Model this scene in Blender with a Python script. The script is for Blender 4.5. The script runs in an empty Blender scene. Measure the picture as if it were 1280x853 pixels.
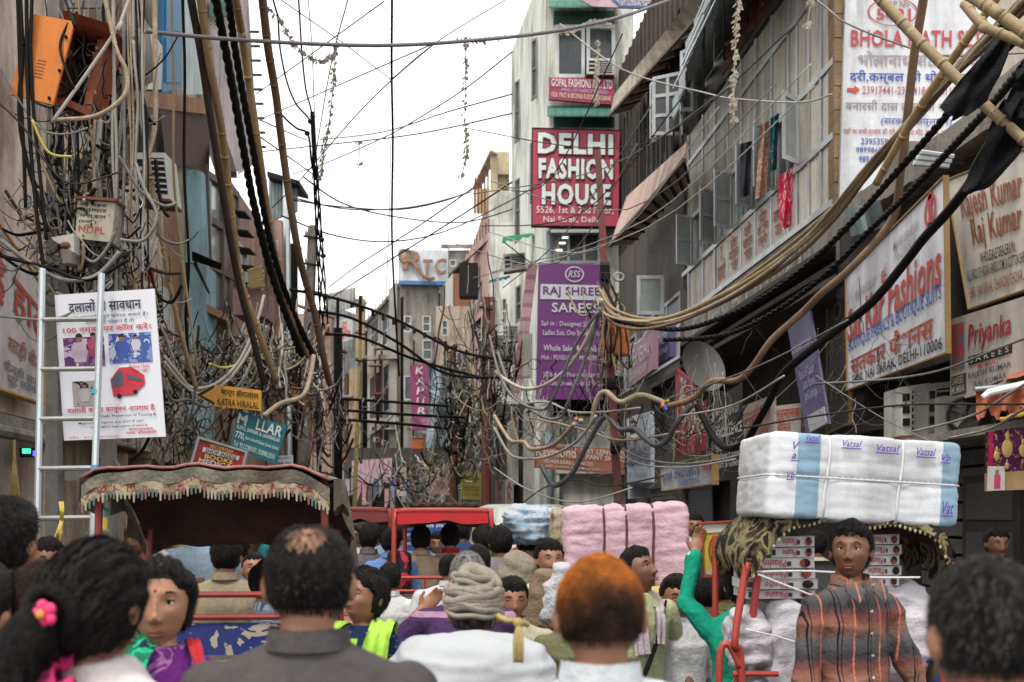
import bpy, bmesh, math, random
import numpy as np
from mathutils import Vector, Matrix, noise
random.seed(7)
C = bpy.context.scene.collection
SC = bpy.context.scene
# ------------------------------------------------------------------ camera, world, sun, exposure
H = 1.72; F = 1280.0; HY = 645.0
cam = bpy.data.objects.new('camera', bpy.data.cameras.new('camera')); C.objects.link(cam)
cam.location = (0, 0, H); cam.rotation_euler = (math.radians(90), 0, 0)
cam.data.lens = 36.0; cam.data.sensor_width = 36.0; cam.data.shift_y = (HY-426.5)/1280.0
cam.data.clip_start = .05; cam.data.clip_end = 2000
cam.data.dof.use_dof = True; cam.data.dof.focus_distance = 6.8; cam.data.dof.aperture_fstop = 3.4
SC.camera = cam
SC.view_settings.view_transform = 'Standard'; SC.view_settings.look = 'None'
SC.cycles.max_bounces = 6; SC.cycles.diffuse_bounces = 2
SC.view_settings.exposure = 0.85; SC.view_settings.gamma = 1.0
SUN_EL, SUN_ROT = 62, 200
w = bpy.data.worlds.new('World'); SC.world = w; w.use_nodes = True
nt = w.node_tree; nt.nodes.clear()
sky = nt.nodes.new('ShaderNodeTexSky'); sky.sky_type = 'NISHITA'; sky.sun_disc = False
sky.sun_elevation = math.radians(SUN_EL); sky.sun_rotation = math.radians(SUN_ROT); sky.dust_density = 4
sm = nt.nodes.new('ShaderNodeVectorMath'); sm.operation = 'SCALE'; sm.inputs['Scale'].default_value = .1
mxw = nt.nodes.new('ShaderNodeMixRGB'); mxw.inputs[0].default_value = .88; mxw.inputs[2].default_value = (1.12, 1.11, 1.09, 1)
bgn = nt.nodes.new('ShaderNodeBackground'); wo = nt.nodes.new('ShaderNodeOutputWorld')
nt.links.new(sky.outputs[0], sm.inputs[0]); nt.links.new(sm.outputs[0], mxw.inputs[1])
nt.links.new(mxw.outputs[0], bgn.inputs[0]); nt.links.new(bgn.outputs[0], wo.inputs[0])
bgn.inputs[1].default_value = 1.0
sl = bpy.data.lights.new('sun', 'SUN'); sl.energy = 1.5; sl.angle = math.radians(10); sl.color = (1, .95, .88)
sun = bpy.data.objects.new('sun', sl); C.objects.link(sun)
sun.rotation_euler = (math.radians(90-SUN_EL), 0, math.radians(-28))   # high, from behind the camera's left shoulder

# ------------------------------------------------------------------ coordinates read off the photograph
def P(px, py, Y): return Vector(((px-640)/F*Y, Y, H+(HY-py)/F*Y))
def onF(Y): return lambda px, py: P(px, py, Y)                    # a plane facing the camera
def onV(px0, Y0, vp=530.0):                                       # an upright plane running to a vanishing point
    m0 = (px0-640)/F; dx = (vp-640)/F
    def f(px, py):
        m = (px-640)/F
        return P(px, py, Y0+Y0*(m-m0)/(dx-m))
    return f
WR, WL = 5.5, 4.2
def RW(off=0): return onV(1280, (WR-off)*F/750)
def LW(off=0): return onV(0, (WL-off)*F/530)
def quad(pl, *pts): return [pl(*p) for p in pts]                  # tl, tr, br, bl
def rect(pl, x0, y0, x1, y1): return [pl(x0, y0), pl(x1, y0), pl(x1, y1), pl(x0, y1)]
def at(Q, u, v): return (Q[0]*(1-u)+Q[1]*u)*(1-v)+(Q[3]*(1-u)+Q[2]*u)*v
def nrm(Q):
    n = (Q[3]-Q[0]).cross(Q[1]-Q[0])
    if n.length < 1e-9: n = Vector((0, -1, 0))
    n.normalize(); c = (Q[0]+Q[2])/2
    return n if n.dot(Vector((0, 0, H))-c) > 0 else -n

# ------------------------------------------------------------------ materials
MC = {}
def M(name, col, rough=.8, var=.22, scale=3.0, bump=.15, streak=0.0, metal=0.0, dirt=(.06, .05, .042), emit=0, spec=.35, bscale=None, pat=None):
    if name in MC: return MC[name]
    m = bpy.data.materials.new(name); m.use_nodes = True; N = m.node_tree.nodes; L = m.node_tree.links
    b = N['Principled BSDF']; b.inputs['Roughness'].default_value = rough; b.inputs['Metallic'].default_value = metal
    b.inputs['Specular IOR Level'].default_value = spec if max(col) > .07 or spec > .42 else min(spec, .15)
    streak = min(.95, streak*1.25)
    tc = N.new('ShaderNodeTexCoord')
    def nz(sc, det=6, mp=None, dist=0):
        n = N.new('ShaderNodeTexNoise'); n.inputs['Scale'].default_value = sc; n.inputs['Detail'].default_value = det; n.inputs['Roughness'].default_value = .65
        n.inputs['Distortion'].default_value = dist
        src = tc.outputs['Object']
        if mp:
            k = N.new('ShaderNodeMapping'); k.inputs['Scale'].default_value = mp; L.new(src, k.inputs[0]); src = k.outputs[0]
        L.new(src, n.inputs[0]); return n.outputs[0]
    n1 = nz(scale); n2 = nz(scale*7, 4)
    mr = N.new('ShaderNodeMapRange'); mr.inputs[1].default_value = .28; mr.inputs[2].default_value = .72
    mr.inputs[3].default_value = 1-var; mr.inputs[4].default_value = 1+var*.7; L.new(n1, mr.inputs[0])
    m2 = N.new('ShaderNodeMapRange'); m2.inputs[1].default_value = .3; m2.inputs[2].default_value = .7; m2.inputs[3].default_value = 1-var*.55; m2.inputs[4].default_value = 1+var*.4; L.new(n2, m2.inputs[0])
    mq = N.new('ShaderNodeMath'); mq.operation = 'MULTIPLY'; L.new(mr.outputs[0], mq.inputs[0]); L.new(m2.outputs[0], mq.inputs[1]); mr = mq
    if pat: colout = pat(N, L, tc)
    else:
        rgb = N.new('ShaderNodeRGB'); rgb.outputs[0].default_value = (*col, 1); colout = rgb.outputs[0]
    vm = N.new('ShaderNodeVectorMath'); vm.operation = 'SCALE'; L.new(colout, vm.inputs[0]); L.new(mr.outputs[0], vm.inputs['Scale'])
    out = vm.outputs[0]
    if streak > 0:
        s = nz(1.0, 8, (2.8, 2.8, .4), .5); s2 = nz(scale*.5, 8)
        ad = N.new('ShaderNodeMath'); ad.operation = 'MULTIPLY'; L.new(s, ad.inputs[0]); L.new(s2, ad.inputs[1])
        r = N.new('ShaderNodeMapRange'); r.inputs[1].default_value = .2; r.inputs[2].default_value = .36; r.inputs[3].default_value = 0; r.inputs[4].default_value = streak
        L.new(ad.outputs[0], r.inputs[0])
        mx = N.new('ShaderNodeMixRGB'); mx.inputs[2].default_value = (*dirt, 1); L.new(r.outputs[0], mx.inputs[0]); L.new(out, mx.inputs[1]); out = mx.outputs[0]
    L.new(out, b.inputs['Base Color'])
    if bump > 0:
        bn = N.new('ShaderNodeBump'); bn.inputs['Strength'].default_value = min(1, bump*2); bn.inputs['Distance'].default_value = .03 if bump > .3 else .012
        L.new(nz(bscale or scale*5, 8), bn.inputs['Height']); L.new(bn.outputs[0], b.inputs['Normal'])
    if name[:4] == 'skin': b.inputs['Subsurface Weight'].default_value = .12; b.inputs['Subsurface Radius'].default_value = (.012, .005, .003); b.inputs['Subsurface Scale'].default_value = 1.0
    if emit:
        L.new(out, b.inputs['Emission Color']); b.inputs['Emission Strength'].default_value = emit
    MC[name] = m; return m
def cloth(name, col, var=.18, pat=None, rough=.9, streak=0): return M('cloth_'+name, col, rough, var, 6, .32, streak, bscale=13, spec=.12, pat=pat)

def mathn(N, L, op, a, b=None):
    n = N.new('ShaderNodeMath'); n.operation = op
    for i, x in enumerate((a, b)):
        if x is None: continue
        if isinstance(x, (int, float)): n.inputs[i].default_value = x
        else: L.new(x, n.inputs[i])
    return n.outputs[0]
def axes(N, L, tc, dist=.0):
    s = N.new('ShaderNodeSeparateXYZ'); L.new(tc.outputs['Object'], s.inputs[0]); return s.outputs
def ramp(N, L, fac, stops, const=True):
    r = N.new('ShaderNodeValToRGB'); r.color_ramp.interpolation = 'CONSTANT' if const else 'LINEAR'
    e = r.color_ramp.elements
    while len(e) < len(stops): e.new(.5)
    for i, (p, c) in enumerate(stops): e[i].position = p; e[i].color = (*c, 1)
    L.new(fac, r.inputs[0]); return r.outputs[0]
def stripes(axis, per, stops, const=True):
    def f(N, L, tc):
        a = axes(N, L, tc)[axis]
        return ramp(N, L, mathn(N, L, 'FRACT', mathn(N, L, 'DIVIDE', mathn(N, L, 'ADD', a, 50), per)), stops, const)
    return f
def blotch(sc, stops, const=True, dist=1.0, mp=None):
    def f(N, L, tc):
        n = N.new('ShaderNodeTexNoise'); n.inputs['Scale'].default_value = sc; n.inputs['Detail'].default_value = 3; n.inputs['Distortion'].default_value = dist
        if mp:
            k = N.new('ShaderNodeMapping'); k.inputs['Scale'].default_value = mp; L.new(tc.outputs['Object'], k.inputs[0]); L.new(k.outputs[0], n.inputs[0])
        else: L.new(tc.outputs['Object'], n.inputs[0])
        return ramp(N, L, n.outputs[0], stops, const)
    return f
def dots(sc, bg, fg, r=.3):
    def f(N, L, tc):
        v = N.new('ShaderNodeTexVoronoi'); v.inputs['Scale'].default_value = sc; v.inputs['Randomness'].default_value = .35
        L.new(tc.outputs['Object'], v.inputs[0])
        return ramp(N, L, v.outputs['Distance'], [(0, fg), (r, bg)])
    return f

# ------------------------------------------------------------------ mesh building
class MB:
    def __init__(s): s.v = []; s.f = []
    def add(s, vs, fs):
        o = len(s.v); s.v += [Vector(v) for v in vs]; s.f += [tuple(i+o for i in f) for f in fs]; return s
    def box(s, c, d, R=None):
        c = Vector(c); a, b, h = d[0]/2, d[1]/2, d[2]/2
        vs = [Vector((x, y, z)) for x in (-a, a) for y in (-b, b) for z in (-h, h)]
        if R is not None: vs = [R @ v for v in vs]
        return s.add([c+v for v in vs], [(0, 1, 3, 2), (4, 6, 7, 5), (0, 4, 5, 1), (2, 3, 7, 6), (0, 2, 6, 4), (1, 5, 7, 3)])
    def prism(s, pts, vec):
        n = len(pts); vec = Vector(vec)
        return s.add(list(pts)+[p+vec for p in pts], [tuple(range(n)), tuple(range(2*n-1, n-1, -1))]+[(i, i+n, (i+1) % n+n, (i+1) % n) for i in range(n)])
    def sub(s, Q, u0, v0, u1, v1, d0=0, d1=.03, n=None):
        n = n or nrm(Q); q = [at(Q, u0, v0), at(Q, u1, v0), at(Q, u1, v1), at(Q, u0, v1)]
        return s.prism([p+n*d1 for p in q], n*(d0-d1))
    def tube(s, pts, r, n=6, smooth=0, cap=True, flat=1.0):
        pts = [Vector(p) for p in pts]
        rs = list(r) if hasattr(r, '__len__') else None
        if smooth and len(pts) > 2:
            o, ro = [], []
            for i in range(len(pts)-1):
                p0, p1, p2, p3 = pts[max(i-1, 0)], pts[i], pts[i+1], pts[min(i+2, len(pts)-1)]
                for k in range(smooth):
                    t = k/smooth
                    o.append(.5*((2*p1)+(p2-p0)*t+(2*p0-5*p1+4*p2-p3)*t*t+(3*p1-p0-3*p2+p3)*t**3))
                    if rs: ro.append(rs[i]*(1-t)+rs[i+1]*t)
            o.append(pts[-1]); pts = o
            if rs: rs = ro+[rs[-1]]
        vs, fs = [], []; a = None
        for i, p in enumerate(pts):
            d = (pts[min(i+1, len(pts)-1)]-pts[max(i-1, 0)])
            if d.length < 1e-9: d = Vector((0, 0, 1))
            d.normalize()
            if a is None: a = d.orthogonal().normalized()
            else:
                a = a-d*a.dot(d)
                if a.length < 1e-6: a = d.orthogonal()
                a.normalize()
            b = d.cross(a); rr = rs[i] if rs else r
            for k in range(n):
                t = 2*math.pi*k/n; vs.append(p+a*math.cos(t)*rr+b*math.sin(t)*rr*flat)
        for i in range(len(pts)-1):
            for k in range(n):
                fs.append((i*n+k, i*n+(k+1) % n, (i+1)*n+(k+1) % n, (i+1)*n+k))
        if cap: fs += [tuple(range(n-1, -1, -1)), tuple(range((len(pts)-1)*n, len(pts)*n))]
        return s.add(vs, fs)
    def ell(s, c, r, nu=16, nv=10, R=None, pw=1.0):
        c = Vector(c); vs, fs = [], []
        def sg(x): return math.copysign(abs(x)**pw, x)
        for j in range(nv+1):
            th = math.pi*j/nv
            for i in range(nu):
                ph = 2*math.pi*i/nu
                v = Vector((r[0]*sg(math.sin(th))*sg(math.cos(ph)), r[1]*sg(math.sin(th))*sg(math.sin(ph)), r[2]*sg(math.cos(th))))
                vs.append(c+(R @ v if R is not None else v))
        for j in range(nv):
            for i in range(nu):
                fs.append((j*nu+i, (j+1)*nu+i, (j+1)*nu+(i+1) % nu, j*nu+(i+1) % nu))
        return s.add(vs, fs)
    def rings(s, rg, n=20, pw=1.0):     # stacked closed ellipses (x,y,z,rx,ry)
        vs, fs = [], []
        def sg(x): return math.copysign(abs(x)**pw, x)
        for (x, y, z, rx, ry) in rg:
            for k in range(n):
                t = 2*math.pi*k/n; vs.append((x+rx*sg(math.cos(t)), y+ry*sg(math.sin(t)), z))
        for i in range(len(rg)-1):
            for k in range(n): fs.append((i*n+k, i*n+(k+1) % n, (i+1)*n+(k+1) % n, (i+1)*n+k))
        fs += [tuple(range(n-1, -1, -1)), tuple(range((len(rg)-1)*n, len(rg)*n))]
        return s.add(vs, fs)
    def cap(s, p1, r1, p2, r2, n=10):
        p1, p2 = Vector(p1), Vector(p2); d = (p2-p1).normalized()
        pts, rs = [], []
        for k in (-.98, -.8, -.45): pts.append(p1+d*r1*k); rs.append(r1*math.sqrt(1-k*k))
        pts.append(p1); rs.append(r1); pts.append(p2); rs.append(r2)
        for k in (.45, .8, .98): pts.append(p2+d*r2*k); rs.append(r2*math.sqrt(1-k*k))
        return s.tube(pts, rs, n)
    def gridf(s, fn, nu, nv):
        vs = [fn(i/nu, j/nv) for j in range(nv+1) for i in range(nu+1)]
        return s.add(vs, [(j*(nu+1)+i, j*(nu+1)+i+1, (j+1)*(nu+1)+i+1, (j+1)*(nu+1)+i) for j in range(nv) for i in range(nu)])
    def mesh(s, name):
        me = bpy.data.meshes.new(name); me.from_pydata([tuple(v) for v in s.v], [], s.f); return me
    def build(s, name, mat, parent=None, kind=None, smooth=False, label=None):
        me = s.mesh(name); me.materials.append(mat)
        if smooth: me.shade_smooth()
        return link(name, me, parent, kind, label)
ORG = {}
def link(name, me, parent=None, kind=None, label=None):
    o = bpy.data.objects.new(name, me); C.objects.link(o)
    if parent is not None:
        o.parent = parent
        if parent.name in ORG: o.location = -ORG[parent.name]
    if kind: o['kind'] = kind
    if label: o['label'] = label
    return o
def tag(o, label, cat, group=None, kind=None):
    if label: o['label'] = label
    if cat: o['category'] = cat
    if group: o['group'] = group
    if kind: o['kind'] = kind
    return o
def thing(name, label, cat, org=None, group=None, local=None):
    """Empty at the base of a thing. org: parts come in world coordinates; local=(x,y,z,yaw): parts come in its own."""
    o = bpy.data.objects.new(name, None); C.objects.link(o); o.empty_display_size = .2
    if local: o.location = local[:3]; o.rotation_euler = (0, 0, math.radians(local[3]))
    else:
        o.location = org; ORG[o.name] = Vector(org)
    return tag(o, label, cat, group)

# ------------------------------------------------------------------ lettering
TC = {}
def textmesh(s, bold=0, shear=0, serif=False):
    k = (s, bold, shear)
    if k in TC: return TC[k]
    c = bpy.data.curves.new('t', 'FONT'); c.body = s; c.resolution_u = 2; c.offset = bold*.5; c.shear = shear; c.size = 1; c.space_line = .85; c.space_character = 1.12 if bold > .05 else 1.03
    c.align_x = 'CENTER'
    o = bpy.data.objects.new('t', c); me = o.to_mesh()
    vs = [v.co.copy() for v in me.vertices]; fs = [tuple(p.vertices) for p in me.polygons]
    o.to_mesh_clear(); bpy.data.objects.remove(o); bpy.data.curves.remove(c)
    if vs:
        x0 = min(v.x for v in vs); x1 = max(v.x for v in vs); y0 = min(v.y for v in vs); y1 = max(v.y for v in vs)
        vs = [((v.x-x0)/max(x1-x0, 1e-6), 1-(v.y-y0)/max(y1-y0, 1e-6)) for v in vs]
    TC[k] = (vs, fs); return TC[k]
def ink(c): return M('ink_%.2f_%.2f_%.2f' % c, c, .6, .15, 8, 0)
def text(parent, s, Q, u0, v0, u1, v1, col, d=.006, bold=0.02, shear=0, name='lettering', n=None):
    vs, fs = textmesh(s, bold, shear); n = n or nrm(Q)
    mb = MB(); mb.add([at(Q, u0+(u1-u0)*a, v0+(v1-v0)*b)+n*d for a, b in vs], fs)
    return mb.build(name, ink(col), parent)
RED, BLU, BLK, WHT = (.45, .03, .03), (.03, .08, .35), (.02, .02, .02), (.75, .75, .72)
MAR, GRY, PUR = (.22, .05, .04), (.3, .28, .27), (.12, .03, .2)
def sign(name, label, Q, col, lines=(), thick=.05, frame=None, cat='sign', d0=.0, var=.18, streak=.42, group=None, fw=.025, extra=None, kindmat=None):
    c = (Q[0]+Q[1]+Q[2]+Q[3])/4; t = thing(name, label, cat, c, group)
    n = nrm(Q); m = kindmat or M('board_%.2f_%.2f_%.2f' % col, col, .55, var, 1.8, .03, streak, spec=.4)
    MB().sub(Q, 0, 0, 1, 1, -thick, 0).build('board', m, t)
    S = thick*.4
    if frame:
        mb = MB(); w_ = (Q[1]-Q[0]).length; h_ = (Q[3]-Q[0]).length; fu, fv = fw/w_, fw/h_
        mb.sub(Q, -fu, -fv, 1+fu, 0, -thick, .02); mb.sub(Q, -fu, 1, 1+fu, 1+fv, -thick, .02)
        mb.sub(Q, -fu, 0, 0, 1, -thick, .019); mb.sub(Q, 1, 0, 1+fu, 1, -thick, .019)
        mb.build('sign_frame', frame, t)
    dd = .006+.0008*c.y
    for l in lines:
        s, u0, v0, u1, v1, cl = l[:6]; b = l[6] if len(l) > 6 else .02; sh = l[7] if len(l) > 7 else 0
        if s == '#': MB().sub(Q, u0, v0, u1, v1, .001, dd*.6).build('printed_panel', ink(cl), t)
        elif s == 'o':   # ring
            k = 36; mb = MB(); uc, vc, ru, rv = (u0+u1)/2, (v0+v1)/2, (u1-u0)/2, (v1-v0)/2
            vs = [at(Q, uc+ru*r*math.cos(2*math.pi*i/k), vc+rv*r*math.sin(2*math.pi*i/k))+n*dd for i in range(k) for r in (1, b)]
            mb.add(vs, [(2*i, 2*i+1, (2*i+3) % (2*k), (2*i+2) % (2*k)) for i in range(k)]); mb.build('emblem', ink(cl), t)
        elif s == '>':
            mb = MB(); a = [(0, .3), (.55, .3), (.55, 0), (1, .5), (.55, 1), (.55, .7), (0, .7)]
            mb.add([at(Q, u0+(u1-u0)*x, v0+(v1-v0)*y)+n*dd for x, y in a], [tuple(range(7))]); mb.build('arrow', ink(cl), t)
        else: text(t, s, Q, u0, v0, u1, v1, cl, dd, b, sh, n=n)
    if extra: extra(t, Q, n)
    return t

# ------------------------------------------------------------------ walls, windows and other pieces of fronts
GLASS = M('window_glass', (.045, .055, .06), .2, .3, .8, .03, .3, spec=.45, dirt=(.18, .17, .15))
GLASSL = M('window_glass_pale', (.3, .34, .33), .2, .3, .8, .03, .4, spec=.8, dirt=(.2, .18, .15))
ALU = M('aluminium', (.5, .52, .53), .45, .15, 5, .05, .3, metal=.5)
STEEL = M('galvanised', (.55, .58, .6), .35, .12, 9, .06, .25, metal=.8)
DARKM = M('dark_metal', (.016, .015, .014), .6, .3, 6, .1)
RUST = M('rust', (.17, .06, .035), .85, .35, 8, .3, .4)
def wall(parent, Q, mat, holes=(), t=.25, name='wall', kind=None):
    """front with real openings; holes are (u0,v0,u1,v1) of the quad; sides and reveals closed."""
    n = nrm(Q); us = sorted({0, 1, *[h[0] for h in holes], *[h[2] for h in holes]}); vs_ = sorted({0, 1, *[h[1] for h in holes], *[h[3] for h in holes]})
    mb = MB()
    def inh(u, v): return any(h[0] < u < h[2] and h[1] < v < h[3] for h in holes)
    for i in range(len(us)-1):
        for j in range(len(vs_)-1):
            if not inh((us[i]+us[i+1])/2, (vs_[j]+vs_[j+1])/2):
                mb.add([at(Q, us[i], vs_[j]), at(Q, us[i+1], vs_[j]), at(Q, us[i+1], vs_[j+1]), at(Q, us[i], vs_[j+1])], [(0, 1, 2, 3)])
    for h in list(holes)+[(0, 0, 1, 1)]:
        q = [at(Q, h[0], h[1]), at(Q, h[2], h[1]), at(Q, h[2], h[3]), at(Q, h[0], h[3])]
        mb.add(q+[p-n*t for p in q], [(i, (i+1) % 4, (i+1) % 4+4, i+4) for i in range(4)])
    bk = [p-n*t for p in Q]; mb.add(bk, [(0, 1, 2, 3)])
    return mb.build(name, mat, parent, kind)
def subq(Q, u0, v0, u1, v1, d=0):
    n = nrm(Q); return [at(Q, u0, v0)+n*d, at(Q, u1, v0)+n*d, at(Q, u1, v1)+n*d, at(Q, u0, v1)+n*d]
def window(parent, Q, cols=2, rows=1, fw=.05, fm=None, gm=None, depth=.06, grille=0, pane=True, name='window'):
    w_ = max((Q[1]-Q[0]).length, .05); h_ = max((Q[3]-Q[0]).length, .05); fu, fv = min(fw/w_, .2), min(fw/h_, .2); n = nrm(Q); mb = MB()
    mb.sub(Q, 0, 0, 1, fv, 0, depth, n); mb.sub(Q, 0, 1-fv, 1, 1, 0, depth, n); mb.sub(Q, 0, fv, fu, 1-fv, 0, depth, n); mb.sub(Q, 1-fu, fv, 1, 1-fv, 0, depth, n)
    for i in range(1, cols): u = i/cols; mb.sub(Q, u-fu/2, fv, u+fu/2, 1-fv, 0, depth*.9, n)
    for j in range(1, rows): v = j/rows; mb.sub(Q, fu, v-fv/2, 1-fu, v+fv/2, 0, depth*.8, n)
    for k in range(grille): u = (k+1)/(grille+1); mb.sub(Q, u-.06*fu, 0, u+.12*fu, 1, depth, depth+.015, n)
    f = mb.build(name, fm or ALU, parent)
    if pane:
        for i in range(cols):
            for j in range(rows):
                g = MB().sub(Q, max(i/cols, fu)+fu*.1, max(j/rows, fv)+fv*.1, min((i+1)/cols, 1-fu)-fu*.1, min((j+1)/rows, 1-fv)-fv*.1, .004, depth*.35, n).mesh('pane')
                g.materials.append(gm or GLASS); p = bpy.data.objects.new('pane', g); C.objects.link(p); p.parent = f
    return f
def acunit(Q, label, depth=.3, group='air conditioners on the fronts', mat=None, fan=True):
    """window or split air conditioner: case, grille slats, fan ring"""
    n = nrm(Q); c = (Q[2]+Q[3])/2; t = thing('air_conditioner', label, 'air conditioner', c, group)
    m = mat or M('ac_case', (.52, .52, .48), .5, .15, 4, .05, .45)
    MB().sub(Q, 0, 0, 1, 1, -depth, 0, n).build('case', m, t)
    mb = MB()
    mb.sub(Q, .38, .12, .95, .88, .001, .012, n); mb.build('grille_back', DARKM, t)
    for k in range(6):
        v = .16+k*.125; MB().sub(Q, .38, v, .95, v+.035, .012, .03, n).build('slat', m, t)
    for k in range(3): MB().sub(Q, .06, .15+k*.25, .3, .3+k*.25, .001, .012, n).build('vent', DARKM, t)
    MB().sub(Q, -.02, 1.0, 1.02, 1.05, -depth, .04, n).build('bracket', RUST, t)
    return t
def ext(pts):
    """points in the place; a cable that leaves the picture runs on to its next fixing"""
    W = [P(*p) for p in pts]
    for i, j in ((0, 1), (-1, -2)):
        x, y = pts[i][:2]
        if x > 1281 or x < -1 or y < -1: q = W[i]+(W[i]-W[j]).normalized()*(3.0 if y < 0 or x > 1281 else 1.5); W.insert(0, q) if i == 0 else W.append(q)
    return W
def wire(pts, r, mat, label, name='cable', cat='cable', group='cables slung across the street', n=6, sm=6):
    """pts: (px,py,Y) read off the photograph"""
    mb = MB().tube(ext(pts), r, n, sm)
    o = mb.build(name, mat, smooth=True); return tag(o, label, cat, group)
# ------------------------------------------------------------------ people
SKIN = M('skin', (.27, .125, .070), .5, .12, 12, .06, spec=.45)
SKIND = M('skin_dark', (.16, .070, .040), .5, .1, 14, .06, spec=.4)
SKINL = M('skin_light', (.32, .16, .095), .5, .08, 14, .05, spec=.4)
EYEW = M('eye_white', (.62, .58, .55), .25, .02, 5, 0); IRIS = M('iris', (.015, .008, .005), .15, 0, 5, 0)
LIPS = M('lips', (.15, .048, .038), .45, .08, 12, .05)
def hairmat(name, stops): return M('hair_'+name, (0, 0, 0), .5, .35, 30, .5, bscale=70, spec=.3, pat=blotch(11, stops, False, .4, (4, 4, .8)))
HBLACK = hairmat('black', [(.3, (.004, .0035, .0035)), (.7, (.018, .015, .014))])
HLIGHT = M('hair_sheen', (.03, .024, .02), .4, .2, 30, 0, spec=.4)  # lighter hair tone given to a random share of the strands
HBROWN = hairmat('brown', [(.3, (.012, .007, .005)), (.7, (.035, .02, .014))])
HSALT = hairmat('salt', [(.35, (.02, .018, .017)), (.55, (.09, .08, .075)), (.7, (.28, .26, .25))])
HGREY = hairmat('grey', [(.3, (.06, .055, .05)), (.6, (.28, .27, .26))])
def hennamat():
    def f(N, L, tc):     # henna-orange crown over grown-out dark hair
        s = N.new('ShaderNodeSeparateXYZ'); L.new(tc.outputs['Object'], s.inputs[0])
        n = N.new('ShaderNodeTexNoise'); n.inputs['Scale'].default_value = 14; L.new(tc.outputs['Object'], n.inputs[0])
        z = mathn(N, L, 'ADD', s.outputs[2], mathn(N, L, 'MULTIPLY', mathn(N, L, 'SUBTRACT', n.outputs[0], .5), .11))
        x = mathn(N, L, 'MULTIPLY', mathn(N, L, 'ABSOLUTE', mathn(N, L, 'ADD', s.outputs[0], .01)), .55)
        return ramp(N, L, mathn(N, L, 'ADD', mathn(N, L, 'MULTIPLY', mathn(N, L, 'ADD', z, x), 4), .5-4*1.62),
                    [(.08, (.10, .06, .04)), (.30, (.018, .012, .009)), (.46, (.10, .04, .015)), (.66, (.55, .16, .02)), (.8, (.80, .22, .02))], False)
    return M('hair_henna', (0, 0, 0), .6, .2, 30, .5, bscale=90, pat=f)

def headpts(nu, nv, hair=None, seed=0, scale=1.0, face=1.0):
    """skull surface about the head centre, face towards -y; hair(d, x, z, th) gives the hair thickness there"""
    vs = []
    for j in range(nv+1):
        th = math.pi*j/nv
        for i in range(nu):
            ph = 2*math.pi*i/nu
            dx, dy, dz = math.sin(th)*math.cos(ph), math.sin(th)*math.sin(ph), math.cos(th)
            x, y, z = .074*dx, .094*dy, .113*dz
            if dz < 0:
                s = -dz; x *= 1-.30*s**1.4
                if y > 0: y *= 1-.45*s; z *= 1-.25*s*max(dy, 0)
                else: y *= 1-.04*s
            if y > 0: y *= 1.06; x *= 1+.05*dy
            if dz > 0: x *= 1+.10*math.sin(math.pi*dz)*(1-.3*dz); y *= 1+.04*math.sin(math.pi*dz); z *= 1-.04*dz**3
            fr = max(0, -dy)
            if fr > 0 and face > 0:
                g = lambda cx, cz, sx, sz: math.exp(-((abs(x)-cx)/sx)**2-((z-cz)/sz)**2)
                o = -.027*g(0, -.033, .0095, .012)-.016*g(0, -.008, .0070, .024)-.010*g(.0125, -.039, .0055, .007)+.004*g(0, -.052, .012, .005)
                o += .0125*g(.031, .006, .017, .013)-.006*g(.028, .029, .026, .007)+.003*g(.046, -.05, .014, .02)
                o += -.007*g(0, -.066, .022, .008)-.005*g(0, -.079, .018, .006)-.009*g(0, -.103, .022, .014)
                o += -.004*g(.045, -.022, .016, .018)+.004*g(0, -.088, .02, .005)
                y += o*min(1, fr*2)*face
            v = Vector((x, y, z))
            if hair:
                d = Vector((dx, dy, dz)); t = hair(d, x, z)
                t *= 1+.3*noise.noise(d*4.5+Vector((seed, 0, 0)))
                v += v.normalized()*t
            vs.append(v*scale)
    fs = [(j*nu+i, j*nu+(i+1) % nu, (j+1)*nu+(i+1) % nu, (j+1)*nu+i) for j in range(nv) for i in range(nu)]
    return vs, [f[::-1] for f in fs]
def sstep(a, b, x): t = min(1, max(0, (x-a)/(b-a))); return t*t*(3-2*t)
def hair_short(d, x, z):      # hairline high on the brow, in front of the ears, low on the nape
    w_ = .005*math.sin(d.x*19)+.003*math.sin(d.x*41+d.y*17)
    line = .058+w_ if d.y < -.35 else (.058-.115*sstep(-.35, .15, d.y) if d.y < .15 else -.050+.002*sstep(.15, .8, d.y))
    m = sstep(line-.012, line+.022, z)
    return -.006+m*(.013+.003*max(0, d.z))
def hair_full(d, x, z):
    w_ = .005*math.sin(d.x*17+1)+.003*math.sin(d.x*43+d.y*17)
    line = .060+w_ if d.y < -.35 else (.060-.115*sstep(-.35, .1, d.y) if d.y < .1 else -.060-.015*sstep(.15, .8, d.y))
    m = sstep(line-.010, line+.022, z)
    return -.006+m*(.015+.020*max(0, d.z)+.006*max(0, -d.y)*max(0, d.z))
def hair_bald(d, x, z):
    t = hair_short(d, x, z); c = min(1, 1.5*math.exp(-((d.x)/.42)**2-((d.y-.25)/.5)**2)+.12*math.sin(d.x*37+d.y*29))*sstep(.3, .6, d.z)
    return t-.0235*c
def hair_woman(d, x, z):
    line = .068 if d.y < -.45 else (.068-.125*sstep(-.45, -.08, d.y) if d.y < 0 else -.057-.02*sstep(0, .6, d.y))
    if d.y < -.3: line -= .03*sstep(.35, .75, abs(d.x))
    m = sstep(line-.010, line+.010, z)
    return -.006+m*(.021+.004*math.sin(d.x*26+d.z*9))
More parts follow.
